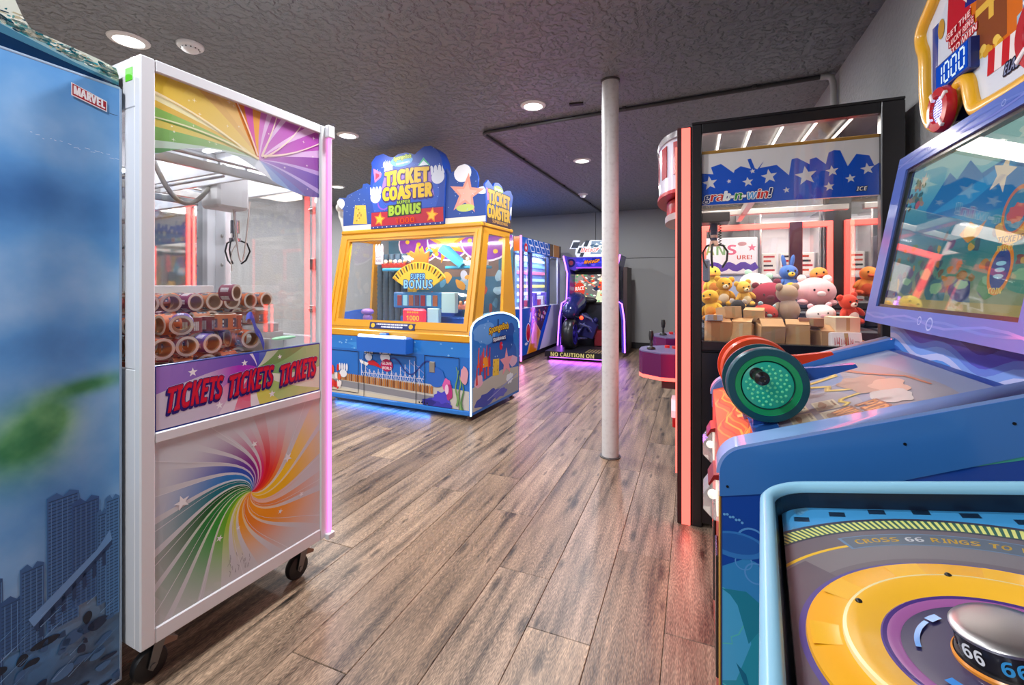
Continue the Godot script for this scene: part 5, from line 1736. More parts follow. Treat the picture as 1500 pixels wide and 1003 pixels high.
func build_moto():
	var t := thing("motorcycle_game", "purple neon motorcycle racing game with a ride-on bike, against the end wall", "arcade game", Vector3(-1.66, 0, -7.75))
	var R := RandomNumberGenerator.new()
	R.seed = 31
	var pur := mat("moto_purple", "#3d2a9a", 0.25)
	var neon := glow("violet_neon", "#c06cff", 3.0)
	var left := [[-0.574, 0.07], [-0.559, 0.604], [-0.516, 0.885], [-0.43, 0.942], [-0.415, 1.416], [-0.487, 1.724]]
	for s in [-1, 1]:
		var prof := PackedVector2Array()
		var path := []
		for q in left:
			var x: float = q[0] if s < 0 else -q[0] + 0.02
			path.append(Vector3(x, q[1], 0.03 + 0.3 * maxf(0.0, 0.9 - q[1]) * 0.3))
			prof.append(Vector2(0.02 + 0.09 * maxf(0.0, 0.9 - q[1]), q[1]))
		prof.append(Vector2(-0.72, 1.72))
		prof.append(Vector2(-0.72, 0.07))
		for k in 1:
			var b0 := MB.new()
			# each side wing follows the neon outline in plan and depth
			for i in left.size() - 1:
				var x0: float = path[i].x
				var x1: float = path[i + 1].x
				for e in [0.0, -s * 0.05]:
					b0.quad(Vector3(x0 + e, left[i][1], path[i].z), Vector3(x1 + e, left[i + 1][1], path[i + 1].z), Vector3(x1 + e, left[i + 1][1], -0.72), Vector3(x0 + e, left[i][1], -0.72), Vector3(s if e == 0.0 else -s, 0, 0))
				b0.quad(Vector3(x0, left[i][1], path[i].z), Vector3(x1, left[i + 1][1], path[i + 1].z), Vector3(x1 - s * 0.05, left[i + 1][1], path[i + 1].z), Vector3(x0 - s * 0.05, left[i][1], path[i].z), Vector3(0, 0, 1))
			b0.quad(path[5], path[5] - Vector3(s * 0.05, 0, 0), Vector3(path[5].x - s * 0.05, 1.724, -0.72), Vector3(path[5].x, 1.724, -0.72), Vector3.UP)
			obj("side_wing", b0, pur, t)
		var b1 := MB.new()
		b1.tube(path, 0.013, 8)
		obj("neon_tube", b1, neon, t)
		area(t, Vector3(path[2].x, 0.9, 0.08), Vector3(s * 0.3, 0, 1), Vector2(0.03, 1.5), "#b45cff", 0.25)
	var b := MB.new()
	b.bx(Vector3(-0.40, 0.06, -0.74), Vector3(0.42, 1.70, -0.36), 0.005)
	obj("cabinet_body", b, mat("cabinet_black"), t)
	b = MB.new()
	b.bx(Vector3(0.53, 0.06, -0.74), Vector3(0.60, 1.52, -0.15), 0.004)
	obj("outer_side", b, mat("crate_brown", "#3a2a22", 0.5), t)
	# header
	b = MB.new()
	b.prism(PackedVector2Array([Vector2(-0.46, 1.70), Vector2(-0.42, 1.50), Vector2(-0.30, 1.46), Vector2(-0.22, 1.50), Vector2(0.24, 1.50), Vector2(0.32, 1.46), Vector2(0.44, 1.50), Vector2(0.50, 1.70)]), -0.36, -0.02)
	var hd := obj("header", b, pur, t)
	var a := Art.new(Transform3D(Basis(), Vector3(0, 0, -0.0195)))
	a.ink("#2c2fae").poly([-0.24, 1.53, 0.26, 1.53, 0.28, 1.68, -0.27, 1.68])
	a.ink("#a04ad0").poly([-0.27, 1.50, 0.28, 1.50, 0.28, 1.525, -0.27, 1.525])
	for i in 16:
		a.ink(["#3f46d8", "#1c1f7c", "#6a4ad8"][i % 3]).blob(Vector2(R.randf_range(-0.23, 0.25), R.randf_range(1.55, 1.66)), 0.04, 0.02, R, 0.5, 8)
	a.word_edged("MotoGP", Vector2(-0.13, 1.58), Vector2(0.26, 0.02), Vector2(0.02, 0.06), 0.008, "#1a1420", "#f08a2c")
	for x in [-0.36, 0.38]:
		a.ink("#14134a").oval(Vector2(x, 1.60), 0.075, 0.075)
		a.ink("#7a2c3c").oval(Vector2(x, 1.60), 0.04, 0.04)
	obj("header_print", a, print_mat("glossy_print"), hd)
	# screen
	b = MB.new()
	b.bx(Vector3(-0.40, 0.86, -0.37), Vector3(0.42, 1.46, -0.34), 0.004)
	obj("screen_bezel", b, mat("black_trim"), t)
	a = Art.new(Transform3D(Basis(), Vector3(0, 0, -0.339)))
	a.clip = rectp(-0.385, 0.90, 0.40, 1.40)
	a.ink("#8d8480").put(a.clip)
	a.ink("#6f6a68").poly([-0.2, 1.40, 0.1, 1.40, 0.22, 0.90, -0.3, 0.90])
	a.ink("#e04a34").poly([0.05, 1.15, 0.12, 1.40, 0.40, 1.40, 0.40, 1.22])
	a.ink("#f4d8cc").poly([0.2, 1.30, 0.38, 1.34, 0.38, 1.30, 0.22, 1.26])
	a.ink("#c8cfae").poly([0.0, 0.90, 0.40, 0.90, 0.40, 1.16, 0.05, 1.10])
	for i in 60:
		a.ink(["#c8493a", "#d8cf8c", "#e9e4da", "#6fae86", "#5a5552", "#d9a04a"][i % 6]).blob(Vector2(R.randf_range(-0.38, 0.39), R.randf_range(0.90, 1.16)), 0.025, 0.016, R, 0.5, 7)
	for i in 50:
		a.c(["#c8493a", "#d8cf8c", "#e9e4da", "#5f8e66", "#4a4552", "#d9d4cc"][i % 6]).blob(Vector2(R.randf_range(-0.38, 0.2), R.randf_range(1.2, 1.4)), 0.03, 0.018, R, 0.5, 7)
	a.ink("#d86a5a").line(PackedVector2Array([Vector2(-0.25, 1.40), Vector2(-0.12, 1.26), Vector2(0.02, 1.17)]), 0.02)
	a.ink("#c23f34").oval(Vector2(-0.28, 1.13), 0.10, 0.13)
	a.ink("#f2dcd6").word("RACE", Vector2(-0.36, 1.10), Vector2(0.16, 0.02), Vector2(0, 0.07))
	a.ink("#2a2f4a").blob(Vector2(0.02, 1.14), 0.05, 0.04, R, 0.3)
	obj("lit_screen", a, glow_print("screen_print", 1.5), t)
	# top marquee: checkered flag outline
	b = MB.new()
	b.prism(PackedVector2Array([Vector2(-0.399, 1.855), Vector2(-0.331, 2.007), Vector2(-0.21, 1.998), Vector2(-0.245, 1.905), Vector2(-0.184, 1.90), Vector2(-0.14, 1.965), Vector2(-0.064, 1.965), Vector2(-0.012, 2.0), Vector2(0.30, 1.98), Vector2(0.36, 1.70), Vector2(-0.264, 1.70), Vector2(-0.30, 1.76), Vector2(-0.28, 1.86)]), -0.1, -0.06)
	var mq := obj("marquee_sign", b, mat("marquee_white", "#d8dce0", 0.35), t)
	a = Art.new(Transform3D(Basis(), Vector3(0, 0, -0.0595)))
	for q in [[-0.37, 1.87, 0.12], [-0.265, 1.77, 0.10], [-0.15, 1.89, 0.07], [-0.22, 1.71, 0.06]]:
		a.ink("#3f4348").poly([q[0], q[1], q[0] + q[2], q[1] - 0.004, q[0] + q[2] + 0.045, q[1] + 0.10, q[0] + 0.045, q[1] + 0.104])
	a.ink("#7f93a4").poly([-0.02, 1.75, 0.34, 1.75, 0.29, 1.97, 0.0, 1.98])
	for i in 26:
		a.ink(["#cfd8dc", "#4a6274", "#e9e6d0", "#8fa4a0"][i % 4]).blob(Vector2(R.randf_range(0.0, 0.29), R.randf_range(1.76, 1.96)), 0.04, 0.02, R, 0.5, 7)
	a.word_edged("MotoGP", Vector2(-0.20, 1.79), Vector2(0.30, 0.0), Vector2(0.03, 0.07), 0.008, "#f4f0ea", "#d8442c")
	obj("marquee_print", a, print_mat("glossy_print"), mq)
	# platform and step
	b = MB.new()
	b.prism(PackedVector2Array([Vector2(-0.57, 0.055), Vector2(0.40, 0.055), Vector2(0.40, 0.145), Vector2(-0.57, 0.145)]), 0.05, 0.85)
	var pf := obj("platform", b, mat("platform_black", "#17151c", 0.4), t)
	a = Art.new(Transform3D(Basis(), Vector3(0, 0, 0.8503)))
	a.word_edged("NO CAUTION ON", Vector2(-0.47, 0.068), Vector2(0.70, 0.0), Vector2(0.0, 0.062), 0.006, "#4a4a1c", "#e2dd8c")
	obj("step_print", a, print_mat("glossy_print"), pf)
	for i in 6:
		b = MB.new()
		b.bx(Vector3(0.08 + 0.05 * i, 0.145, 0.45), Vector3(0.105 + 0.05 * i, 0.15, 0.82), 0.001)
		obj("tread_strip", b, mat("brass_tread", "#b8a26a", 0.4, 0.6), pf)
	b = MB.new()
	b.bx(Vector3(-0.5, 0.04, 0.80), Vector3(0.36, 0.055, 0.815))
	obj("under_light", b, glow("violet_neon"  , "#c06cff", 3.0), pf)
	area(pf, Vector3(-0.08, 0.038, 0.83), Vector3(0, -1, 0.6), Vector2(0.85, 0.02), "#a83cff", 0.35)
	for p in [[-0.52, 0.8], [0.36, 0.8], [-0.52, 0.1], [0.36, 0.1]]:
		b = MB.new()
		b.cyl(Vector3(p[0], 0, p[1]), Vector3(p[0], 0.056, p[1]), 0.02)
		obj("levelling_foot", b, mat("black_trim"), pf)
	# the bike
	b = MB.new(Transform3D(Basis(Vector3(0, 1, 0), Vector3(1, 0, 0), Vector3(0, 0, -1)), Vector3(-0.26, 0.385, 0.42)))
	b.lathe(PackedVector2Array([Vector2(0.17, -0.085), Vector2(0.215, -0.095), Vector2(0.245, -0.075), Vector2(0.262, -0.035), Vector2(0.266, 0.0), Vector2(0.262, 0.035), Vector2(0.245, 0.075), Vector2(0.215, 0.095), Vector2(0.17, 0.085)]), 36)
	var ty := obj("rear_tyre", b, mat("tyre_rubber", "#1c1e22", 0.32), t)
	b = MB.new(Transform3D(Basis(Vector3(0, 1, 0), Vector3(1, 0, 0), Vector3(0, 0, -1)), Vector3(-0.26, 0.385, 0.42)))
	b.lathe(PackedVector2Array([Vector2(0.0, -0.06), Vector2(0.15, -0.07), Vector2(0.172, -0.088), Vector2(0.178, -0.07), Vector2(0.178, 0.07), Vector2(0.172, 0.088), Vector2(0.15, 0.07), Vector2(0.05, 0.05), Vector2(0.05, 0.09), Vector2(0, 0.09)]), 28)
	obj("wheel_rim", b, mat("rim_violet", "#3a2f9a", 0.25, 0.5), ty)
	b = MB.new()
	b.xf = Transform3D(Basis(Vector3(1, 0, 0), Vector3(0, 0, -1), Vector3(0, 1, 0)).rotated(Vector3.RIGHT, 0.28), Vector3(-0.27, 0.72, 0.58))
	b.lathe(PackedVector2Array([Vector2(0, 0), Vector2(0.05, 0.01), Vector2(0.10, 0.06), Vector2(0.135, 0.16), Vector2(0.145, 0.30), Vector2(0.16, 0.46), Vector2(0.18, 0.60), Vector2(0.17, 0.74), Vector2(0.10, 0.84), Vector2(0, 0.87)]), 24)
	obj("fairing", b, mat("fairing_blue", "#232a5e", 0.2, 0.2), t)
	b = MB.new()
	b.prism(PackedVector2Array([Vector2(-0.45, 0.40), Vector2(0.05, 0.28), Vector2(0.12, 0.50), Vector2(-0.1, 0.72), Vector2(-0.35, 0.68)]), -0.10, 0.10)
	b.xf = Transform3D(Basis(Vector3(0, 0, -1), Vector3(0, 1, 0), Vector3(1, 0, 0)), Vector3(-0.26, 0, 0.1))
	obj("engine", b, mat("engine_indigo", "#2b2a66", 0.35, 0.4), t)
	b = MB.new()
	for k in [[[-0.15, 0.40, 0.35], [-0.10, 0.52, 0.15], [-0.08, 0.62, -0.05]], [[-0.15, 0.30, 0.30], [-0.06, 0.28, 0.1], [-0.05, 0.40, -0.1]], [[-0.12, 0.70, 0.2], [0.02, 0.62, 0.1], [0.08, 0.45, 0.0]], [[-0.14, 0.55, 0.30], [-0.02, 0.50, 0.2], [0.04, 0.36, 0.05]]]:
		b.tube([Vector3(k[0][0], k[0][1], k[0][2]), Vector3(k[1][0], k[1][1], k[1][2]), Vector3(k[2][0], k[2][1], k[2][2])], 0.022, 8)
	obj("frame_tube", b, mat("engine_chrome", "#8c92c8", 0.2, 0.8), t)
	b = MB.new()
	b.ball(Vector3(-0.02, 0.45, -0.02), Vector3(0.09, 0.12, 0.14), 12, 8)
	b.ball(Vector3(0.06, 0.58, -0.1), Vector3(0.05, 0.06, 0.08), 12, 8)
	obj("engine_cover", b, mat("engine_indigo"), t)
	b = MB.new()
	b.tube([Vector3(-0.44, 0.90, -0.18), Vector3(-0.26, 0.93, -0.24), Vector3(-0.08, 0.90, -0.18)], 0.016, 8)
	b.ball(Vector3(-0.14, 0.93, -0.26), Vector3(0.20, 0.06, 0.06), 16, 8)
	obj("handlebar", b, mat("black_trim"), t)
	b = MB.new()
	b.ball(Vector3(-0.06, 0.665, 0.46), Vector3(0.032, 0.032, 0.02), 14, 8)
	obj("tail_light", b, glow("red_tail", "#ff3018", 6.0), t)
	b = MB.new()
	b.cyl(Vector3(-0.20, 0.68, 0.42), Vector3(-0.06, 0.665, 0.44), 0.012)
	obj("light_stalk", b, mat("black_trim"), t)
	b = MB.new()
	b.bx(Vector3(0.05, 0.145, -0.34), Vector3(0.36, 0.40, -0.02), 0.01)
	obj("red_pedestal", b, mat("pedestal_red", "#7c1620", 0.35), t)


func side_print(x: float) -> Art:     # ink on a face that looks along local +x; its x runs to local -z
	return Art.new(Transform3D(Basis(Vector3(0, 0, -1), Vector3(0, 1, 0), Vector3(1, 0, 0)), Vector3(x, 0, 0)))

func build_grab():
	var t := thing("plush_claw_machine", "black claw machine with red lit corners, blue star banner and plush toys inside", "claw machine", Vector3(-0.009, 0, -2.406), -90.0)
	var blk := mat("gloss_black", "#131115", 0.22, 0.0, {"clearcoat_enabled": true, "clearcoat": 0.4})
	var b := MB.new()
	b.bx(Vector3(-0.95, 0.02, -0.845), Vector3(-0.004, 0.868, -0.02), 0.003)
	obj("lower_body", b, blk, t)
	b = MB.new()
	for x in [-0.045, -0.95]:
		b.bx(Vector3(x, 0.0, -0.047), Vector3(x + 0.045, 2.0, 0.0), 0.004)
		b.bx(Vector3(x, 0.0, -0.85), Vector3(x + 0.045, 2.0, -0.765), 0.004)
	b.bx(Vector3(-0.045, 0.88, -0.765), Vector3(0.0, 0.925, -0.047), 0.003)
	b.bx(Vector3(-0.045, 1.952, -0.765), Vector3(0.0, 2.0, -0.047), 0.003)
	b.bx(Vector3(-0.95, 1.952, -0.765), Vector3(-0.905, 2.0, -0.047), 0.003)
	b.bx(Vector3(-0.905, 1.952, -0.047), Vector3(-0.045, 2.0, 0.0), 0.003)
	b.bx(Vector3(-0.905, 0.88, -0.047), Vector3(-0.045, 0.925, 0.0), 0.003)
	obj("corner_frame", b, blk, t)
	b = MB.new()
	b.bx(Vector3(-0.95, 2.0, -0.85), Vector3(0.0, 2.012, 0.0), 0.002)
	obj("roof", b, blk, t)
	b = MB.new()
	b.bx(Vector3(-0.03, 0.0, 0.0), Vector3(-0.002, 1.995, 0.068), 0.003)
	b.bx(Vector3(-0.92, 0.0, 0.0), Vector3(-0.89, 1.995, 0.068), 0.003)
	obj("front_post", b, mat("post_maroon", "#3c1518", 0.35), t)
	b = MB.new()
	b.bx(Vector3(-0.004, 0.0, 0.006), Vector3(0.0, 1.99, 0.047), 0.001)
	obj("light_tube", b, glow("coral_led", "#ff6458", 1.9), t)
	area(t, Vector3(0.006, 1.0, 0.026), Vector3(1, 0, 0.25), Vector2(0.045, 1.9), "#ff3a30", 0.30)
	b = MB.new()
	b.bx(Vector3(-0.026, 0.25, 0.068), Vector3(-0.006, 1.9, 0.076), 0.001)
	b.bx(Vector3(-0.916, 0.25, 0.068), Vector3(-0.896, 1.9, 0.076), 0.001)
	obj("front_light_tube", b, glow("coral_led", "#ff6458", 1.9), t)
	area(t, Vector3(-0.016, 1.07, 0.079), Vector3(0, 0, 1), Vector2(0.02, 1.65), "#ff3a30", 0.14)
	area(t, Vector3(-0.906, 1.07, 0.079), Vector3(0, 0, 1), Vector2(0.02, 1.65), "#ff3a30", 0.14)
	# panes
	b = MB.new()
	b.bx(Vector3(-0.022, 0.92, -0.768), Vector3(-0.018, 1.955, -0.044))
	obj("side_pane", b, glass(), t)
	b = MB.new()
	b.bx(Vector3(-0.932, 0.92, -0.768), Vector3(-0.928, 1.955, -0.044))
	obj("far_pane", b, glass(), t)
	b = MB.new()
	b.bx(Vector3(-0.91, 0.92, -0.024), Vector3(-0.04, 1.955, -0.02))
	obj("front_pane", b, glass(), t)
	b = MB.new()
	b.bx(Vector3(-0.93, 0.02, -0.85), Vector3(-0.02, 2.0, -0.84))
	obj("back_panel", b, blk, t)
	b = MB.new()
	b.bx(Vector3(-0.905, 0.90, -0.84), Vector3(-0.045, 1.78, -0.834))
	obj("mirror", b, mat("mirror_glass"), t)
	b = MB.new()
	b.bx(Vector3(-0.93, 0.87, -0.84), Vector3(-0.02, 0.88, -0.02))
	obj("prize_bed", b, mat("bed_dark", "#2a2a34", 0.5), t)
	# banner on the near pane
	b = MB.new()
	b.bx(Vector3(-0.034, 1.598, -0.768), Vector3(-0.024, 1.855, -0.046), 0.001)
	b.bx(Vector3(-0.034, 1.598, -0.05), Vector3(-0.9, 1.855, -0.04), 0.001)
	var bn := obj("star_banner", b, mat("banner_white", "#dedbd8", 0.35), t)
	b = MB.new()
	b.bx(Vector3(-0.036, 1.853, -0.768), Vector3(-0.022, 1.868, -0.046), 0.001)
	obj("gold_strip", b, mat("gold_strip", "#a87f34", 0.35, 0.4), bn)
	var a := side_print(-0.0235)
	a.ink("#1556c4").poly([0.047, 1.60, 0.047, 1.759, 0.1, 1.751, 0.089, 1.786, 0.134, 1.799, 0.191, 1.749, 0.194, 1.762, 0.221, 1.779, 0.265, 1.762, 0.25, 1.809, 0.265, 1.811, 0.282, 1.763, 0.292, 1.757, 0.320, 1.795, 0.302, 1.762, 0.373, 1.77, 0.423, 1.717, 0.434, 1.79, 0.456, 1.794, 0.505, 1.76, 0.506, 1.782, 0.531, 1.789, 0.568, 1.754, 0.579, 1.805, 0.599, 1.814, 0.623, 1.81, 0.651, 1.736, 0.683, 1.788, 0.73, 1.776, 0.748, 1.729, 0.768, 1.742, 0.768, 1.60])
	for s in [[0.084, 1.708, 0.036], [0.17, 1.71, 0.012], [0.252, 1.70, 0.025], [0.272, 1.75, 0.013], [0.342, 1.718, 0.036], [0.413, 1.648, 0.015], [0.491, 1.708, 0.046], [0.592, 1.72, 0.026], [0.581, 1.65, 0.022], [0.661, 1.68, 0.021], [0.723, 1.717, 0.027]]:
		a.ink("#dcd9d6").star(Vector2(s[0], s[1]), s[2], 5, 0.42, PI / 2 + 0.12)
	var gx := 0.052
	for q in [["g", "#1f3a78", 0.030, -0.010, 0.04], ["r", "#c8342c", 0.024, 0.0, 0.032], ["a", "#d8443a", 0.030, 0.0, 0.032], ["b", "#e8f0ea", 0.030, 0.0, 0.044], ["-", "#e9e6e6", 0.014, 0.012, 0.007], ["n", "#3d8f3c", 0.032, 0.0, 0.032], ["-", "#e9e6e6", 0.014, 0.012, 0.007], ["w", "#5a9fd0", 0.042, 0.0, 0.032], ["i", "#d83a34", 0.013, 0.0, 0.044], ["n", "#d83a34", 0.030, 0.0, 0.032], ["!", "#26346e", 0.012, 0.0, 0.046]]:
		a.word_edged(q[0], Vector2(gx, 1.617 + q[3]), Vector2(q[2], 0), Vector2(q[4] * 0.2, q[4]), 0.0045, "#24283c", q[1])
		a.z -= a.step
		a.word_edged(q[0], Vector2(gx, 1.617 + q[3]), Vector2(q[2], 0), Vector2(q[4] * 0.2, q[4]), 0.003, "#f2f0ee", q[1])
		gx += q[2] + 0.0025
	a.word_edged("ICE", Vector2(0.682, 1.622), Vector2(0.036, 0), Vector2(0.004, 0.018), 0.003, "#16203c", "#f0eeee")
	obj("banner_print", a, print_mat("glossy_print"), bn)
	# light strips under the roof and red corner tubes
	for i in 5:
		b = MB.new()
		b.bx(Vector3(-0.88, 1.978, -0.70 + 0.14 * i), Vector3(-0.06, 1.985, -0.69 + 0.14 * i))
		obj("light_strip", b, glow("white_strip", "#fff6ea", 2.5), t)
	area(t, Vector3(-0.47, 1.955, -0.42), Vector3(0, -1, 0), Vector2(0.8, 0.6), "#fff4ea", GRAB_E, Vector3.FORWARD)
	for p in [[-0.895, -0.79], [-0.895, -0.075], [-0.06, -0.79]]:
		b = MB.new()
		b.bx(Vector3(p[0] - 0.014, 0.885, p[1] - 0.014), Vector3(p[0] + 0.014, 1.60, p[1] + 0.014), 0.003)
		obj("red_light_tube", b, glow("red_led", "#ff5a50", 1.5), t)
	area(t, Vector3(-0.87, 1.25, -0.77), Vector3(1, 0, 0.6), Vector2(0.03, 0.7), "#ff2a20", 0.12)
	b = MB.new()
	b.bx(Vector3(-0.91, 1.565, -0.80), Vector3(-0.88, 1.60, -0.05), 0.003)
	obj("red_light_rail", b, glow("red_led", "#ff5a50", 1.5), t)
	b = MB.new()
	b.bx(Vector3(-0.90, 0.88, -0.64), Vector3(-0.86, 1.60, -0.57), 0.004)
	obj("inner_post", b, mat("post_plum", "#3a1a26", 0.3), t)
	# gantry and claw
	b = MB.new()
	b.bx(Vector3(-0.90, 1.62, -0.30), Vector3(-0.05, 1.66, -0.27), 0.002)
	b.bx(Vector3(-0.60, 1.62, -0.80), Vector3(-0.56, 1.65, -0.05), 0.002)
	obj("gantry_rail", b, mat("gantry_silver", "#a8a6a4", 0.3, 0.7), t)
	b = MB.new()
	b.bx(Vector3(-0.42, 1.545, -0.19), Vector3(-0.26, 1.60, -0.05), 0.004)
	var cr := obj("carriage", b, mat("carriage_black", "#28262a", 0.4), t)
	b = MB.new()
	b.cyl(Vector3(-0.35, 1.545, -0.115), Vector3(-0.35, 1.50, -0.115), 0.02)
	b.cyl(Vector3(-0.35, 1.50, -0.115), Vector3(-0.35, 1.45, -0.115), 0.017)
	obj("claw_motor", b, mat("motor_navy", "#1c2a52", 0.35), cr)
	b = MB.new()
	b.cyl(Vector3(-0.35, 1.483, -0.115), Vector3(-0.35, 1.468, -0.115), 0.0178)
	b.cyl(Vector3(-0.35, 1.45, -0.115), Vector3(-0.35, 1.42, -0.115), 0.02, 0.026)
	obj("claw_collar", b, mat("collar_copper", "#c9a492", 0.3, 0.5), cr)
	for k in 3:
		var d := Vector3(cos(TAU * k / 3 + 0.2), 0, sin(TAU * k / 3 + 0.2))
		var o := Vector3(-0.35, 1.43, -0.115)
		b = MB.new()
		b.tube([o + d * 0.02, o + d * 0.05 + Vector3(0, -0.005, 0), o + d * 0.075 + Vector3(0, -0.04, 0), o + d * 0.07 + Vector3(0, -0.09, 0), o + d * 0.045 + Vector3(0, -0.13, 0)], 0.006, 6)
		obj("claw_finger", b, mat("black_steel"), cr)
	b = MB.new()
	var path := []
	for i in 40:
		path.append(Vector3(-0.33 + 0.008 * cos(i * 1.4), 1.545 - 0.0032 * i, -0.145 + 0.008 * sin(i * 1.4)))
	b.tube(path, 0.0025, 5)
	b.tube([Vector3(-0.37, 1.545, -0.1), Vector3(-0.40, 1.50, -0.09), Vector3(-0.385, 1.46, -0.10), Vector3(-0.37, 1.44, -0.11)], 0.003, 6)
	obj("coiled_cord", b, mat("black_rubber"), cr)
	# small blue unit and looped cord of the back left corner
	b = MB.new()
	b.bx(Vector3(-0.60, 1.22, -0.10), Vector3(-0.52, 1.36, -0.06), 0.01)
	obj("sensor_box", b, mat("sensor_grey", "#5a6478", 0.4), t)
	# curved red header on the player side
	var el := PackedVector2Array()
	for i in 25:
		var w := PI * i / 24.0
		el.append(Vector2(-0.475 + cos(w) * 0.40, sin(w) * 0.155 + 0.03))
	var flat := Basis(Vector3(1, 0, 0), Vector3(0, 0, 1), Vector3(0, -1, 0))   # outline in plan, depth downwards
	b = MB.new(Transform3D(flat, Vector3(0, 1.985, 0)))
	b.prism(el, 0.0, 0.28, true)
	var hd := obj("header_drum", b, mat("header_silver", "#cfcad6", 0.2), t)
	b = MB.new(Transform3D(flat, Vector3(0, 2.005, 0)))
	var rim := PackedVector2Array()
	var rin := PackedVector2Array()
	for q in el:
		rim.append(Vector2(-0.475, 0.03) + (q - Vector2(-0.475, 0.03)) * 1.05)
	b.prism(rim, 0.30, 0.318, true)
	obj("header_base", b, mat("header_red", "#b0121c", 0.3), hd)
	b = MB.new(Transform3D(flat, Vector3(0, 2.005, 0)))
	b.prism(rim, 0.0, 0.03, true)
	obj("header_rim", b, mat("engine_chrome2", "#c9c4c4", 0.2, 0.8), hd)
	for i in [1, 5, 9, 13, 17, 21]:
		b = MB.new(Transform3D(flat, Vector3(0, 1.955, 0)))
		var q0 := el[i]
		var q1 := el[i + 2]
		var nn := ((q0 + q1) / 2.0 - Vector2(-0.475, 0.03)) * 0.02
		b.prism(PackedVector2Array([q0 + nn, q1 + nn, q1 - nn * 0.2, q0 - nn * 0.2]), 0.0, 0.17)
		obj("header_panel", b, mat("panel_ruby", "#a3101c", 0.2), hd)
	b = MB.new(Transform3D(flat, Vector3(0, 1.68, 0)))
	var el2 := PackedVector2Array()
	for q in el:
		el2.append(Vector2(-0.475, 0.03) + (q - Vector2(-0.475, 0.03)) * Vector2(0.72, 0.72))
	b.prism(el2, 0.0, 0.10, true)
	obj("header_lower_drum", b, mat("header_red", "#b0121c", 0.3), hd)
	b = MB.new(Transform3D(flat, Vector3(0, 1.60, 0)))
	var el3 := PackedVector2Array()
	for q in el:
		el3.append(Vector2(-0.475, 0.03) + (q - Vector2(-0.475, 0.03)) * Vector2(0.78, 0.78))
	b.prism(el3, 0.0, 0.035, true)
	obj("header_lower_rim", b, mat("header_taupe", "#b8a8a8", 0.35, 0.3), hd)
	# the two player consoles
	for k in [[-0.22, 0.84, 0.25, 0.16], [-0.70, 0.87, 0.215, 0.13]]:
		var o := Vector3(k[0], k[1], 0.03)
		var pf := PackedVector2Array([Vector2(-0.17, -0.03), Vector2(0.17, -0.03), Vector2(0.17, 0.12), Vector2(0.10, k[2] - 0.03), Vector2(0.05, k[2] - 0.008), Vector2(-0.05, k[2] - 0.008), Vector2(-0.10, k[2] - 0.03), Vector2(-0.17, 0.12)])
		b = MB.new(Transform3D(flat, o))
		b.prism(pf, 0.0, k[3] - 0.04)
		var cn := obj("console", b, mat("console_magenta", "#6a1a58", 0.25, 0.3), t)
		b = MB.new(Transform3D(flat, o + Vector3(0, 0.006, 0)))
		b.prism(pf, 0.0, 0.006)
		obj("console_top", b, mat("console_violet", "#6a6690", 0.3, 0.2), cn)
		b = MB.new(Transform3D(flat, o + Vector3(0, -k[3] + 0.04, 0)))
		b.prism(pf, 0.0, 0.018)
		obj("under_light", b, glow("coral_led", "#ff6458", 1.9), cn)
		b = MB.new(Transform3D(flat, o + Vector3(0, -k[3] + 0.02, 0)))
		b.prism(PackedVector2Array([Vector2(-0.12, -0.03), Vector2(0.12, -0.03), Vector2(0.10, 0.12), Vector2(-0.10, 0.12)]), 0.0, 0.05)
		obj("console_bracket", b, mat("bracket_plum", "#3a2430", 0.4), cn)
		b = MB.new()
		var j := o + Vector3(0.03, 0.008, k[2] - 0.07)
		b.lathe(PackedVector2Array([Vector2(0.0, 0.0), Vector2(0.024, 0.0), Vector2(0.022, 0.008), Vector2(0.008, 0.014), Vector2(0.007, 0.045), Vector2(0.011, 0.05), Vector2(0.014, 0.075), Vector2(0.011, 0.098), Vector2(0, 0.103)]), 14, Transform3D(Basis(Vector3(0, 0, 1), 0.12), j))
		obj("joystick", b, mat("black_rubber"), cn)
		for i in 2:
			b = MB.new()
			b.cyl(o + Vector3(-0.06 + 0.02 * i, 0.006, 0.10 - 0.04 * i), o + Vector3(-0.06 + 0.02 * i, 0.02, 0.10 - 0.04 * i), 0.014)
			obj("push_button", b, mat("button_red", "#d83030", 0.3), cn)
	area(t, Vector3(-0.22, 0.69, 0.2), Vector3(0, -1, 0.4), Vector2(0.3, 0.03), "#ff3a30", 0.03)
	# prize-door lamp on the front
	b = MB.new()
	b.prism(PackedVector2Array([Vector2(-0.20, 0.60), Vector2(-0.10, 0.60), Vector2(-0.09, 0.54), Vector2(-0.11, 0.50), Vector2(-0.19, 0.50), Vector2(-0.21, 0.54)]), 0.03, 0.10)
	var lp := obj("coin_lamp", b, glow("lamp_blush", "#ffe2ec", 0.5), t)
	b = MB.new()
	b.bx(Vector3(-0.20, 0.45, 0.03), Vector3(-0.10, 0.50, 0.095), 0.004)
	obj("lamp_base", b, mat("header_red"), lp)
	fill_grab(t)

func part_of(o: Node3D, called: String, b: MB, m: Material):
	obj(called, b, m, o)

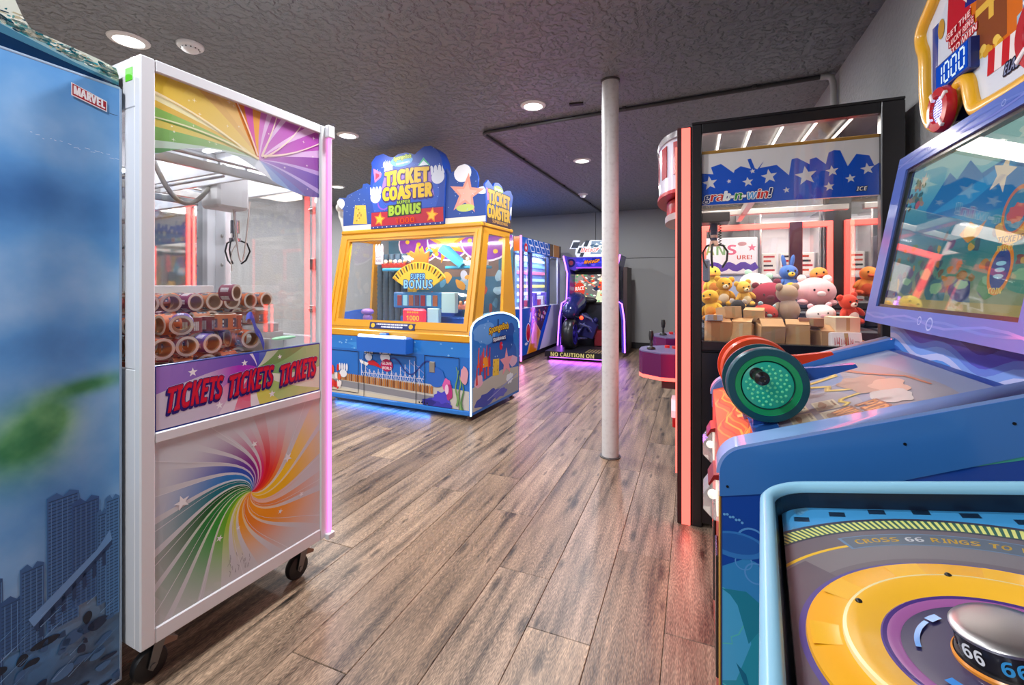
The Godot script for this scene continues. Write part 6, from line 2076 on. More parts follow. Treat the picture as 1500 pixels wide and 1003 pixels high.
func plush(t: Node3D, kind: String, at: Vector3, s: float, yaw: float, tilt: float, main_ink: String, second: String, label: String):
	var o := Node3D.new()
	o.name = numbered("plush_toy")
	add_child(o)
	o.transform = t.transform * Transform3D(Basis(Vector3.UP, yaw) * Basis(Vector3.RIGHT, tilt) * Basis(Vector3.BACK, sin(at.z * 40.0) * 0.22), at + Vector3(0, 0.012 + 0.12 * s, 0))
	o.scale = Vector3.ONE * s
	tag(o, label, "plush toy", "plush toys piled in the black claw machine")
	var m1 := mat("fur" + main_ink, main_ink, 0.92, 0.0, {"rim_enabled": true, "rim": 0.6})
	var m2 := mat("fur" + second, second, 0.92, 0.0, {"rim_enabled": true, "rim": 0.6})
	var blk := mat("bead_black", "#141214", 0.2)
	var b := MB.new()
	if kind == "cushion":
		b.ball(Vector3(0, 0.42, 0), Vector3(0.62, 0.46, 0.50), 24, 16)
		obj("body", b, m1, o)
		for k in [-1, 1]:
			b = MB.new()
			b.ball(Vector3(0.38 * k, 0.84, 0), Vector3(0.14, 0.13, 0.09), 14, 10)
			obj("ear", b, m2, o)
			b = MB.new()
			b.ball(Vector3(0.20 * k, 0.48, 0.47), Vector3(0.035, 0.045, 0.025), 10, 7)
			obj("eye", b, blk, o)
			b = MB.new()
			b.ball(Vector3(0.42 * k, 0.08, 0.2), Vector3(0.15, 0.10, 0.18), 12, 8)
			obj("foot", b, m1, o)
		b = MB.new()
		b.ball(Vector3(0, 0.36, 0.47), Vector3(0.14, 0.09, 0.06), 14, 9)
		obj("muzzle", b, m2, o)
		return
	b.ball(Vector3(0, 0.36, 0), Vector3(0.34, 0.40, 0.30), 22, 14)
	obj("body", b, m1, o)
	b = MB.new()
	b.ball(Vector3(0, 0.92, 0.04), Vector3(0.34, 0.31, 0.31), 22, 14)
	var hd := obj("head", b, m1, o)
	b = MB.new()
	b.ball(Vector3(0, 0.30, 0.16), Vector3(0.24, 0.28, 0.18), 18, 12)
	obj("belly", b, m2, o)
	for k in [-1, 1]:
		b = MB.new()
		if kind == "duck":
			b.ball(Vector3(0.34 * k, 0.42, 0.05), Vector3(0.08, 0.22, 0.16), 12, 9, Basis(Vector3.BACK, 0.4 * k))
			obj("wing", b, m1, o)
		else:
			b.ball(Vector3(0.36 * k, 0.44, 0.14), Vector3(0.11, 0.24, 0.12), 12, 9, Basis(Vector3.BACK, 0.6 * k))
			obj("arm", b, m1, o)
			b = MB.new()
			if kind == "rabbit":
				b.ball(Vector3(0.16 * k, 1.38, -0.02), Vector3(0.09, 0.28, 0.06), 12, 9, Basis(Vector3.BACK, -0.2 * k))
			else:
				b.ball(Vector3(0.29 * k, 1.14, 0.0), Vector3(0.14, 0.14, 0.08), 14, 9)
			obj("ear", b, m2 if kind == "koala" else m1, hd)
		b = MB.new()
		b.ball(Vector3(0.22 * k, 0.08, 0.22), Vector3(0.15, 0.12, 0.22), 12, 9)
		obj("foot", b, m2 if kind == "duck" else m1, o)
		b = MB.new()
		b.ball(Vector3(0.13 * k, 0.98, 0.33), Vector3(0.038, 0.045, 0.03), 10, 7)
		obj("eye", b, blk, hd)
	b = MB.new()
	b.ball(Vector3(0, 0.84, 0.34), Vector3(0.13, 0.07 if kind == "duck" else 0.10, 0.14 if kind == "duck" else 0.09), 14, 9)
	obj("beak" if kind == "duck" else "muzzle", b, m2, hd)
	if kind != "duck":
		b = MB.new()
		b.ball(Vector3(0, 0.88, 0.42), Vector3(0.045, 0.035, 0.03), 10, 7)
		obj("nose", b, blk, hd)

func carton(t: Node3D, at: Vector3, size: Vector3, yaw: float, tilt: float, shade: String, label: String, open := true):
	var o := Node3D.new()
	o.name = numbered("small_carton")
	add_child(o)
	o.transform = t.transform * Transform3D(Basis(Vector3.UP, yaw) * Basis(Vector3.BACK, tilt), at)
	tag(o, label, "box", "small cartons in the black claw machine")
	var m := mat("card" + shade, shade, 0.75)
	var b := MB.new()
	b.bx(Vector3(-size.x / 2, 0, -size.z / 2), Vector3(size.x / 2, size.y, size.z / 2), 0.0015)
	obj("body", b, m, o)
	if open:
		for s in [-1, 1]:
			b = MB.new(Transform3D(Basis(Vector3(0, 0, 1), -s * 0.55), Vector3(s * size.x / 2, size.y, 0)))
			b.bx(Vector3(-s * size.x * 0.5, 0, -size.z / 2 + 0.002), Vector3(0, 0.003, size.z / 2 - 0.002), 0.0008)
			obj("flap", b, m, o)
	b = MB.new()
	b.bx(Vector3(size.x / 2, size.y * 0.1, -0.008), Vector3(size.x / 2 + 0.0006, size.y * 0.95, 0.008))
	obj("tape", b, mat("packing_tape", "#b99a6a", 0.25), o)

func fill_grab(t: Node3D):
	var R := RandomNumberGenerator.new()
	R.seed = 3
	# local +x looks at the viewer
	plush(t, "duck", Vector3(-0.30, 0.985, -0.115), 0.135, PI / 2 - 0.4, -0.1, "#e0ac2c", "#d98a2c", "golden yellow plush duck in the corner under the claw")
	plush(t, "koala", Vector3(-0.27, 0.985, -0.228), 0.10, PI / 2 - 0.2, 0.35, "#2c2a2e", "#c9c4bc", "small black plush animal with pale ears, between the duck and the red cushion")
	plush(t, "cushion", Vector3(-0.29, 0.99, -0.352), 0.10, PI / 2 + 0.3, 0.1, "#c0352c", "#9fc4cc", "red plush cushion with pale blue ears, between the black and taupe animals")
	plush(t, "bear", Vector3(-0.31, 0.985, -0.475), 0.155, -PI / 2 + 0.5, 0.05, "#a8927a", "#c4b29c", "taupe fluffy plush bear seen from behind, below the pink pillow")
	plush(t, "cushion", Vector3(-0.30, 0.985, -0.615), 0.105, PI / 2, 0.0, "#f0e6e2", "#e8b8c0", "white round plush with pink ears, low beside the taupe bear")
	plush(t, "bear", Vector3(-0.31, 0.985, -0.738), 0.12, PI / 2 + 0.4, 0.1, "#c8402c", "#efd8c8", "scarlet plush bear low against the mirror")
	plush(t, "bear", Vector3(-0.53, 1.062, -0.165), 0.13, PI / 2 + 0.2, 0.1, "#d8a02c", "#efe0c0", "mustard plush bear above the golden duck")
	plush(t, "bear", Vector3(-0.50, 1.062, -0.285), 0.115, PI / 2 + 0.4, 0.15, "#e3b048", "#f0dca8", "honey yellow plush bear above the black animal")
	plush(t, "cushion", Vector3(-0.54, 1.062, -0.42), 0.145, PI / 2, 0.1, "#8a1f38", "#6a1830", "maroon plush cushion rising behind the red one")
	plush(t, "cushion", Vector3(-0.53, 1.062, -0.63), 0.17, PI / 2 + 0.2, 0.0, "#e9b4b8", "#f4e4e2", "large pink plush pillow against the inner post")
	plush(t, "duck", Vector3(-0.79, 1.112, -0.14), 0.15, PI / 2, 0.0, "#e6c84a", "#c97a2c", "lemon plush duck at the far back of the corner")
	plush(t, "cushion", Vector3(-0.78, 1.112, -0.36), 0.155, PI / 2 - 0.2, 0.0, "#e9e2dc", "#9fc8b4", "cream round plush with mint ears at the top of the pile")
	plush(t, "rabbit", Vector3(-0.79, 1.112, -0.55), 0.15, PI / 2 + 0.2, 0.0, "#3f68b0", "#e8c23a", "blue plush rabbit with a yellow belly, deep in the machine")
	plush(t, "duck", Vector3(-0.80, 1.112, -0.735), 0.14, PI / 2, 0.0, "#e08a3c", "#c9502c", "orange plush duck in the mirrored corner")
	var fb := MB.new()
	fb.bx(Vector3(-0.90, 0.88, -0.83), Vector3(-0.22, 0.982, -0.05), 0.01)
	fb.bx(Vector3(-0.90, 0.982, -0.83), Vector3(-0.42, 1.06, -0.05), 0.01)
	fb.bx(Vector3(-0.90, 1.06, -0.83), Vector3(-0.68, 1.11, -0.05), 0.01)
	obj("bed_step", fb, mat("bed_dark"), t)
	for k in [[-0.135, 0.88, -0.125, 0.12, 0.13, 0.10, 0.25, 0.0, "#b98d5c", "tan carton at the end of the front row, under the claw"],
		[-0.115, 0.88, -0.237, 0.10, 0.115, 0.095, -0.3, 0.06, "#c69a66", "tan carton second in the front row, its flaps open"],
		[-0.115, 0.88, -0.352, 0.11, 0.12, 0.105, 0.15, -0.05, "#bf9361", "broad tan carton third in the front row, below the koala"],
		[-0.115, 0.88, -0.472, 0.11, 0.115, 0.10, -0.12, 0.04, "#b58a58", "darker tan carton fourth in the front row, a dark stroke on its side"],
		[-0.15, 0.88, -0.588, 0.10, 0.10, 0.09, 0.4, 0.0, "#c49a6c", "tan carton half hidden behind the white printed box"],
		[-0.16, 1.016, -0.18, 0.085, 0.06, 0.09, 0.5, 0.05, "#c79e6e", "tan carton of the second row, on the first two, near the yellow duck"],
		[-0.165, 1.012, -0.295, 0.08, 0.06, 0.09, -0.2, -0.04, "#bd925f", "tan carton of the second row, on the second, near the black plush"],
		[-0.165, 0.978, -0.665, 0.09, 0.07, 0.11, 0.3, 0.0, "#d8c4a4", "cream carton behind the white printed box, by the red tube"],
		[-0.19, 0.88, -0.70, 0.10, 0.06, 0.09, 0.1, 0.0, "#a9814f", "low tan carton at the wall end of the window"]]:
		carton(t, Vector3(k[0], k[1] + 0.003 + absf(k[7]) * 0.18, k[2]), Vector3(k[3], k[4], k[5]) * Vector3(1.0, 1.0, 1.0), k[6], k[7] * 3.2, k[8], k[9], k[4] > 0.09)
	carton(t, Vector3(-0.10, 1.019, -0.105), Vector3(0.09, 0.03, 0.07), 0.1, 0.1, "#aab4b8", "flat grey blue box lying on the first carton", false)
	carton(t, Vector3(-0.12, 1.004, -0.53), Vector3(0.05, 0.04, 0.10), -0.1, 0.05, "#b0714a", "red brown box resting across the cartons behind the white one", false)
	carton(t, Vector3(-0.09, 0.895, -0.66), Vector3(0.05, 0.085, 0.125), 0.15, 0.25, "#eeeaea", "white box with red print leaning on the window pane", false)
	var wb: Node3D = get_child(get_child_count() - 1)
	var a := side_print(0.026)
	for i in 9:
		a.ink("#c8303c").line(PackedVector2Array([Vector2(-0.05 + i * 0.009, 0.025 + 0.004 * sin(i * 2.1)), Vector2(-0.048 + i * 0.009, 0.058 + 0.006 * sin(i * 1.3)), Vector2(-0.043 + i * 0.009, 0.03)]), 0.003)
	a.ink("#6a2030").rect(Vector2(0.03, 0.040), Vector2(0.05, 0.043))
	obj("red_print", a, print_mat("glossy_print"), wb)

func build_beyond():
	# pale machine standing behind the plush claw machine, seen through its far pane
	var t := thing("pale_prize_machine", "pale blue prize machine with a white lettered header, seen through the plush machine's far pane", "arcade game", Vector3(0.10, 0, -3.75))
	var b := MB.new()
	b.bx(Vector3(-0.07, 0.02, -0.3), Vector3(0.33, 1.28, 0.0), 0.01)
	obj("body", b, mat("pale_blue_body", "#a9c0e6", 0.3), t)
	b = MB.new()
	b.bx(Vector3(-0.08, 1.28, -0.3), Vector3(0.34, 1.56, 0.02), 0.01)
	obj("header", b, mat("header_white", "#ece8f0", 0.3), t)
	var a := Art.new(Transform3D(Basis(), Vector3(0, 0, 0.0205)))
	var wave := PackedVector2Array()
	for i in 25:
		wave.append(Vector2(-0.07 + 0.0168 * i, 1.34 + 0.012 * sin(i * 1.1)))
	a.ink("#5a3aa8").line(wave, 0.05)
	for q in [["A", "#a8b86a", 0.05], ["N", "#7fae7a", 0.125], ["S", "#d8688a", 0.20]]:
		a.word_edged(q[0], Vector2(-0.065 + q[2], 1.43), Vector2(0.062, 0), Vector2(0, 0.075), 0.006, "#f6f4f8", q[1])
	a.ink("#c8584a").word("URE!", Vector2(0.20, 1.395), Vector2(0.10, 0), Vector2(0, 0.03))
	a.ink("#d8688a").star(Vector2(0.30, 1.48), 0.03)
	a.ink("#b88a90").oval(Vector2(0.235, 1.51), 0.03, 0.015)
	obj("header_print", a, print_mat("glossy_print"), t)
	b = MB.new()
	b.bx(Vector3(0.27, 0.1, 0.0), Vector3(0.33, 1.28, 0.015), 0.003)
	b.bx(Vector3(-0.065, 0.1, 0.0), Vector3(-0.03, 1.28, 0.015), 0.003)
	obj("edge_trim", b, mat("white_cabinet_enamel"), t)
	# white prize shelves beside it
	var s := thing("prize_shelf_unit", "white lit shelf rack stocked with printed packets, reflected in the plush machine's mirror", "shelf unit", Vector3(0.47, 0, -3.9))
	b = MB.new()
	b.bx(Vector3(0.0, 0, -0.30), Vector3(0.40, 1.75, -0.28), 0.003)
	obj("back_board", b, mat("header_white"), s)
	each("upright", [[Vector3(0.0, 0, -0.28), Vector3(0.014, 1.75, 0.0)], [Vector3(0.386, 0, -0.28), Vector3(0.40, 1.75, 0.0)]], 0.002, mat("engine_chrome2"), s)
	for y in [0.30, 0.62, 0.95, 1.28, 1.70]:
		b = MB.new()
		b.bx(Vector3(0.014, y - 0.02, -0.28), Vector3(0.386, y, 0.0), 0.003)
		obj("shelf", b, mat("header_white"), s)
	b = MB.new()
	b.bx(Vector3(0.02, 1.665, -0.03), Vector3(0.38, 1.675, -0.01))
	obj("light_strip", b, glow("white_strip", "#fff6ea", 2.5), s)
	area(s, Vector3(0.2, 1.66, -0.02), Vector3(0, -1, 0), Vector2(0.36, 0.02), "#fff6ea", 0.12, Vector3.FORWARD)
	var lv := 0
	for y in [0.62, 0.95, 1.28]:
		for i in 3:
			var pk := thing("prize_packet", "white red-printed packet, " + ["first", "second", "third"][i] + " on the rack's " + ["lower", "middle", "upper"][lv] + " stocked shelf", "packet", s.position + Vector3(0.075 + 0.125 * i, y + 0.001, -0.12), 0, "printed packets on the prize rack")
			b = MB.new()
			b.bx(Vector3(-0.05, 0, -0.04), Vector3(0.05, 0.17, 0.04), 0.004)
			obj("packet_body", b, mat("packet_white", "#e6e2de", 0.4), pk)
			a = Art.new(Transform3D(Basis(), Vector3(0, 0, 0.0403)))
			for k in 4:
				a.ink(["#b82c30", "#2c2a30", "#c84a3a"][(i + k) % 3]).rect(Vector2(-0.038, 0.03 + 0.035 * k), Vector2(0.038 - 0.012 * ((i + k) % 3), 0.045 + 0.035 * k))
			obj("packet_print", a, print_mat("glossy_print"), pk)
		lv += 1

func build_pirate():
	var R := RandomNumberGenerator.new()
	R.seed = 52
	var t := thing("pirate_reel_game", "blue redemption game with two crank reels, a sloping deck and a wide undersea screen", "arcade game", Vector3(0.059, 0, -1.125), -90.9)
	var blue := mat("rail_gloss_blue", "#3478c4", 0.18, 0.0, {"clearcoat_enabled": true, "clearcoat": 0.6})
	var navy := mat("pirate_navy", "#14377e", 0.3)
	# side walls: near one faces the viewer
	var prof := PackedVector2Array([Vector2(0.0, 0.03), Vector2(0.0, 0.765), Vector2(0.010, 0.80), Vector2(0.035, 0.828), Vector2(0.07, 0.842), Vector2(0.50, 0.985), Vector2(0.83, 1.09), Vector2(0.83, 0.03)])
	var toside := Basis(Vector3(0, 0, -1), Vector3(0, 1, 0), Vector3(1, 0, 0))
	for x in [-0.035, -0.846]:
		var b := MB.new(Transform3D(toside, Vector3(x, 0, 0)))
		b.prism(prof, 0.0, 0.034 if x > -0.5 else 0.035)
		obj("side_wall", b, navy, t)
	# rails with a rounded nose
	var nose := PackedVector2Array()
	for i in 10:
		nose.append(Vector2(0.062, 0.772) + Vector2.from_angle(deg_to_rad(180.0 - 71.0 * i / 9.0)) * 0.066)
	for x in [-0.02, -0.83]:
		var near: bool = x > -0.5
		var b := MB.new(Transform3D(toside, Vector3(x, 0, 0)))
		var o := PackedVector2Array([Vector2(-0.004, 0.72)])
		o.append_array(nose)
		o.append_array(PackedVector2Array([Vector2(0.56, 1.013), Vector2(0.56, 0.91), Vector2(0.30, 0.80), Vector2(0.06, 0.735)]) if near else PackedVector2Array([Vector2(0.57, 1.016), Vector2(0.57, 0.975), Vector2(0.30, 0.875), Vector2(0.06, 0.79), Vector2(0.03, 0.75)]))
		b.prism(o, -0.02, 0.023)
		var rl := obj("rail", b, blue, t)
		b = MB.new(Transform3D(toside, Vector3(x, 0, 0)))
		var cap := PackedVector2Array()
		for q in nose:
			cap.append(q)
		cap.append(Vector2(0.56, 1.013))
		cap.append(Vector2(0.56, 1.020))
		for i in 10:
			cap.append(Vector2(0.062, 0.772) + (nose[9 - i] - Vector2(0.062, 0.772)) * 1.1)
		b.prism(cap, -0.052 if near else -0.026, 0.021, true)
		obj("rail_cap", b, mat("rail_cap", "#86a6e0", 0.12, 0.0, {"clearcoat_enabled": true}), rl)
	var b := MB.new()
	for p in [[0.012, 0.745], [0.33, 0.885], [0.49, 0.945]]:
		b = MB.new(Transform3D(toside, Vector3(0.0, 0, 0)))
		b.cyl(Vector3(p[0], p[1], 0.001), Vector3(p[0], p[1], 0.0045), 0.0032, 0.0028, 10)
		obj("rail_screw", b, mat("black_steel"), t)
	# yellow edge moulding
	b = MB.new()
	b.bx(Vector3(-0.03, 0.03, 0.0), Vector3(-0.004, 0.72, 0.005), 0.002)
	obj("edge_moulding", b, mat("edge_ochre", "#b88a3c", 0.4), t)
	# art of the near side
	var a := side_print(0.0)
	a.clip = rectp(0.002, 0.03, 0.80, 0.93)
	a.clip = PackedVector2Array([Vector2(0.002, 0.04), Vector2(0.80, 0.04), Vector2(0.80, 1.0), Vector2(0.56, 0.91), Vector2(0.30, 0.80), Vector2(0.06, 0.735), Vector2(0.002, 0.73)])
	a.ink("#1a4aa8").put(a.clip)
	a.ink("#3a8fd0").poly([0.0, 0.03, 0.5, 0.03, 0.16, 0.45, 0.07, 0.585, 0.05, 0.59, 0.0, 0.56])
	a.ink("#4fb0e0").poly([0.0, 0.03, 0.3, 0.03, 0.10, 0.42, 0.06, 0.50, 0.0, 0.51])
	a.ink("#2c9ab4").poly([0.0, 0.30, 0.03, 0.31, 0.06, 0.40, 0.055, 0.46, 0.09, 0.50, 0.12, 0.42, 0.09, 0.30, 0.05, 0.25, 0.0, 0.24])
	a.ink("#56c4c8").line(PackedVector2Array([Vector2(0.0, 0.512), Vector2(0.02, 0.506), Vector2(0.035, 0.48), Vector2(0.046, 0.44), Vector2(0.035, 0.415), Vector2(0.02, 0.405), Vector2(0.022, 0.39), Vector2(0.0, 0.385)]), 0.003)
	a.ink("#2588a4").poly([0.0, 0.510, 0.05, 0.515, 0.085, 0.49, 0.08, 0.44, 0.055, 0.40, 0.044, 0.44, 0.033, 0.48, 0.018, 0.50])
	a.ink("#56c4c8").line(PackedVector2Array([Vector2(0.0, 0.295), Vector2(0.03, 0.285), Vector2(0.06, 0.26), Vector2(0.09, 0.22)]), 0.003)
	a.ink("#1c6f92").poly([0.03, 0.35, 0.05, 0.33, 0.06, 0.29, 0.045, 0.31])
	for k in [[0.045, 0.58, 0.018], [0.07, 0.56, 0.024], [0.02, 0.62, 0.008], [0.06, 0.63, 0.03], [0.376, 0.80, 0.017]]:
		a.ink("#5d9fe0").ring(Vector2(k[0], k[1]), k[2], k[2] * 0.86, 28)
	a.ink("#3a80cc").oval(Vector2(0.03, 0.615), 0.06, 0.03)
	a.ink("#2a62b4").oval(Vector2(0.03, 0.618), 0.05, 0.022)
	for i in 7:
		a.ink("#6fb4e8").oval(Vector2(0.006 + 0.006 * i, 0.68 - 0.002 * i + 0.003 * (i % 2)), 0.003, 0.003, 8)
	a.ink("#3fae9c").line(PackedVector2Array([Vector2(0.18, 0.775), Vector2(0.40, 0.853), Vector2(0.57, 0.917)]), 0.004, 0.03)
	obj("side_print", a, print_mat("glossy_print"), t)
	# front face: coin panel and lamps
	b = MB.new()
	b.bx(Vector3(-0.81, 0.03, -0.05), Vector3(-0.036, 0.79, 0.002), 0.004)
	obj("coin_front", b, mat("front_red", "#a82418", 0.3), t)
	for x in [-0.16, -0.45]:
		b = MB.new()
		b.bx(Vector3(x, 0.25, 0.002), Vector3(x + 0.10, 0.55, 0.010), 0.004)
		obj("coin_door", b, mat("gloss_black"), t)
	var tolamp := Basis(Vector3(0, 0, 1), Vector3(0, 1, 0), Vector3(-1, 0, 0))
	for x in [-0.115, -0.50]:
		b = MB.new(Transform3D(tolamp, Vector3(x + 0.045, 0, 0)))
		b.prism(PackedVector2Array([Vector2(0.002, 0.628), Vector2(0.014, 0.628), Vector2(0.038, 0.652), Vector2(0.038, 0.688), Vector2(0.012, 0.728), Vector2(0.002, 0.728)]), 0.0, 0.09)
		var cl := obj("coin_lamp", b, mat("lamp_glass", "#e8e6e4", 0.08, 0.0, {"transparency": BaseMaterial3D.TRANSPARENCY_ALPHA, "albedo_color": Color(0.9, 0.9, 0.9, 0.3)}), t)
		b = MB.new()
		b.bx(Vector3(x - 0.04, 0.635, 0.0025), Vector3(x + 0.04, 0.72, 0.008), 0.002)
		b.ball(Vector3(x, 0.672, 0.016), Vector3(0.012, 0.012, 0.012), 12, 8)
		obj("light_bulb", b, glow("lamp_bulb", "#fff6e6", 0.8), cl)
		b = MB.new(Transform3D(tolamp, Vector3(x + 0.048, 0, 0)))
		b.prism(PackedVector2Array([Vector2(0.0, 0.728), Vector2(0.013, 0.728), Vector2(0.024, 0.712), Vector2(0.027, 0.715), Vector2(0.015, 0.738), Vector2(0.0, 0.742)]), 0.0, 0.096)
		obj("lamp_hood", b, mat("hood_red", "#8a1a1e", 0.3), cl)
	# orange deck ahead of the glass
	var th := 0.328
	var tilt := Transform3D(Basis(Vector3(1, 0, 0), Vector3(0, sin(th), -cos(th)), Vector3(0, cos(th), sin(th))), Vector3(0, 0.79, 0))
	b = MB.new(tilt)
	b.bx(Vector3(-0.81, 0.0, -0.05), Vector3(-0.042, 0.60, 0.0), 0.0)
	obj("deck", b, navy, t)
	a = Art.new(tilt * Transform3D(Basis(), Vector3(0, 0, 0.0004)))
	a.clip = rectp(-0.81, 0.0, -0.042, 0.12)
	a.ink("#e4551c").put(a.clip)
	for i in 9:
		var p := PackedVector2Array()
		for j in 14:
			p.append(Vector2(-0.78 + 0.05 * j, 0.02 + 0.012 * i + 0.018 * sin(j * 1.1 + i * 0.7)))
		a.ink(["#f08a2c", "#c8341a", "#f6a83c"][i % 3]).line(p, 0.006)
	a.ink("#d8b060").rect(Vector2(-0.12, 0.05), Vector2(-0.09, 0.08))
	a.ink("#7a4a2c").rect(Vector2(-0.115, 0.055), Vector2(-0.095, 0.075))
	a.ink("#d8b060").rect(Vector2(-0.38, 0.06), Vector2(-0.35, 0.09))
	# poster under the deck glass
	a.clip = rectp(-0.795, 0.135, -0.05, 0.58)
	a.ink("#7d86a0").put(a.clip)
	a.ink("#5d7aa4").blob(Vector2(-0.62, 0.30), 0.16, 0.12, R, 0.2)
	a.ink("#94909a").blob(Vector2(-0.25, 0.25), 0.2, 0.1, R, 0.2)
	a.ink("#857f88").blob(Vector2(-0.4, 0.45), 0.3, 0.08, R, 0.2)
	for k in [[-0.36, 0.18], [-0.26, 0.18], [-0.16, 0.17], [-0.34, 0.25], [-0.24, 0.25]]:
		a.ink("#cfc6a8").rect(Vector2(k[0], k[1]), Vector2(k[0] + 0.085, k[1] + 0.055))
		a.ink("#b5a98c").rect(Vector2(k[0] + 0.004, k[1] + 0.004), Vector2(k[0] + 0.081, k[1] + 0.04))
		a.ink("#8a6a4c").blob(Vector2(k[0] + 0.04, k[1] + 0.02), 0.03, 0.01, R, 0.4, 8)
		a.ink("#8a7a5c").rect(Vector2(k[0] + 0.01, k[1] + 0.045), Vector2(k[0] + 0.06, k[1] + 0.05))
	var ship := PackedVector2Array()
	for i in 22:
		ship.append(Vector2(-0.72 + 0.022 * i, 0.33 + 0.05 * sin(i * 0.5) + 0.03 * sin(i * 1.3)))
	a.ink("#b99a3c").line(ship, 0.03, 0.012)
	a.ink("#d8c050").line(ship, 0.008, 0.004)
	a.ink("#a8806c").blob(Vector2(-0.42, 0.40), 0.10, 0.05, R, 0.35)
	a.ink("#c49a84").blob(Vector2(-0.36, 0.44), 0.07, 0.035, R, 0.35)
	a.ink("#b8b2ac").blob(Vector2(-0.27, 0.42), 0.07, 0.04, R, 0.25)
	a.ink("#a8603c").line(PackedVector2Array([Vector2(-0.66, 0.40), Vector2(-0.54, 0.44), Vector2(-0.42, 0.50), Vector2(-0.3, 0.51)]), 0.018, 0.006)
	a.word_edged("PIRATE", Vector2(-0.245, 0.335), Vector2(0.17, 0.02), Vector2(-0.02, 0.045), 0.006, "#8a4a24", "#d88a3c")
	a.word_edged("WHEELS", Vector2(-0.225, 0.275), Vector2(0.16, 0.02), Vector2(-0.02, 0.045), 0.006, "#8a4a24", "#d88a3c")
	obj("deck_print", a, print_mat("deck_print", 0.4), t)
	b = MB.new(tilt)
	b.bx(Vector3(-0.56, 0.085, 0.0), Vector3(-0.05, 0.15, 0.007), 0.002)
	obj("deck_plate", b, mat("plate_blue", "#2a5ea8", 0.2), t)
	for x in [-0.10, -0.34]:
		each("deck_latch", [[Vector3(x, 0.075, 0.0), Vector3(x + 0.022, 0.105, 0.014)], [Vector3(x + 0.004, 0.15, 0.002), Vector3(x + 0.012, 0.185, 0.008)]], 0.002, mat("engine_chrome"), t, tilt)
	# raised back panel with waves
	b = MB.new()
	b.bx(Vector3(-0.846, 0.92, -0.60), Vector3(-0.0, 1.10, -0.571), 0.002)
	obj("wave_panel", b, mat("wave_violet", "#4a3f9c", 0.25), t)
	a = Art.new(Transform3D(Basis(), Vector3(0, 0, -0.5705)))
	a.clip = rectp(-0.845, 0.925, -0.002, 1.099)
	a.ink("#4b3a96").put(a.clip)
	for k in [[1.06, "#5d56b8", 0.05], [1.035, "#6a7fd0", 0.035], [1.02, "#7fa0e0", 0.03], [1.005, "#b8bfe6", 0.022], [0.985, "#5a8fd8", 0.025], [0.965, "#3f66b8", 0.02]]:
		var p := PackedVector2Array()
		for j in 26:
			p.append(Vector2(-0.846 + 0.034 * j, k[0] + 0.022 * sin(j * 0.62 + 1.0) - 0.03 * smoothstep(4.0, 12.0, j)))
		a.ink(k[1]).line(p, k[2])
	obj("wave_print", a, print_mat("glossy_print"), t)
	# monitor
	var l0 := Vector3(0, 1.075, -0.496)
	var ly := Vector3(0, 0.565, -0.101).normalized()
	var mo := Transform3D(Basis(Vector3.RIGHT, ly, Vector3.RIGHT.cross(ly)), l0)
	b = MB.new(mo)
	b.frame(rectp(-0.846, 0.0, 0.06, 0.574), rectp(-0.768, 0.056, -0.02, 0.520), -0.05, 0.0)
	var fr := obj("screen_frame", b, mat("frame_periwinkle", "#5570c0", 0.25), t)
	b = MB.new(mo)
	b.frame(rectp(-0.768, 0.056, -0.02, 0.520), rectp(-0.755, 0.066, -0.03, 0.508), -0.05, -0.006)
	obj("screen_bezel", b, mat("gloss_black"), fr)
	a = Art.new(mo * Transform3D(Basis(), Vector3(0, 0, 0.0004)))
	for i in 14:
		var p := PackedVector2Array()
		for j in 12:
			p.append(Vector2(-0.84 + 0.08 * j, 0.028 + 0.012 * sin(j * 1.2 + i) * (0.5 + 0.1 * i)) if i < 5 else Vector2(-0.84 + 0.08 * j, 0.545 + 0.012 * sin(j * 0.8 + i)))
		if i % 3 == 0:
			a.ink(["#6a82cc", "#7a88d4", "#4a62b4"][(i / 3) % 3]).line(p, 0.006)
	for k in [[-0.42, 0.03, 0.012], [-0.36, 0.025, 0.018], [-0.62, 0.55, 0.01], [-0.25, 0.55, 0.008]]:
		a.ink("#a8b8ec").ring(Vector2(k[0], k[1]), k[2], k[2] * 0.75, 20)
	obj("frame_print", a, print_mat("glossy_print"), fr)
	b = MB.new(mo)
	b.bx(Vector3(-0.84, 0.006, -0.20), Vector3(0.055, 0.568, -0.05), 0.01)
	obj("screen_housing", b, mat("gloss_black"), fr)
	pirate_screen(t, mo, R)
	b = MB.new(mo)
	b.bx(Vector3(-0.757, 0.064, -0.014), Vector3(-0.028, 0.510, -0.011))
	obj("screen_pane", b, glass(), fr)
	# upright body behind the screen
	b = MB.new()
	b.bx(Vector3(-0.83, 0.03, -0.83), Vector3(-0.04, 1.62, -0.72), 0.004)
	obj("back_body", b, mat("gloss_black"), t)
	# reels
	reel(t, Vector3(-0.20, 0.942, -0.115), 0.097, "#0c4c58", "#1a9a5e", "#168a78", "#2458b0", true)
	reel(t, Vector3(-0.40, 0.945, -0.110), 0.097, "#d8481c", "#e8a02c", "#c8341c", "#e2401c", false)
	pirate_marquee(t, R)

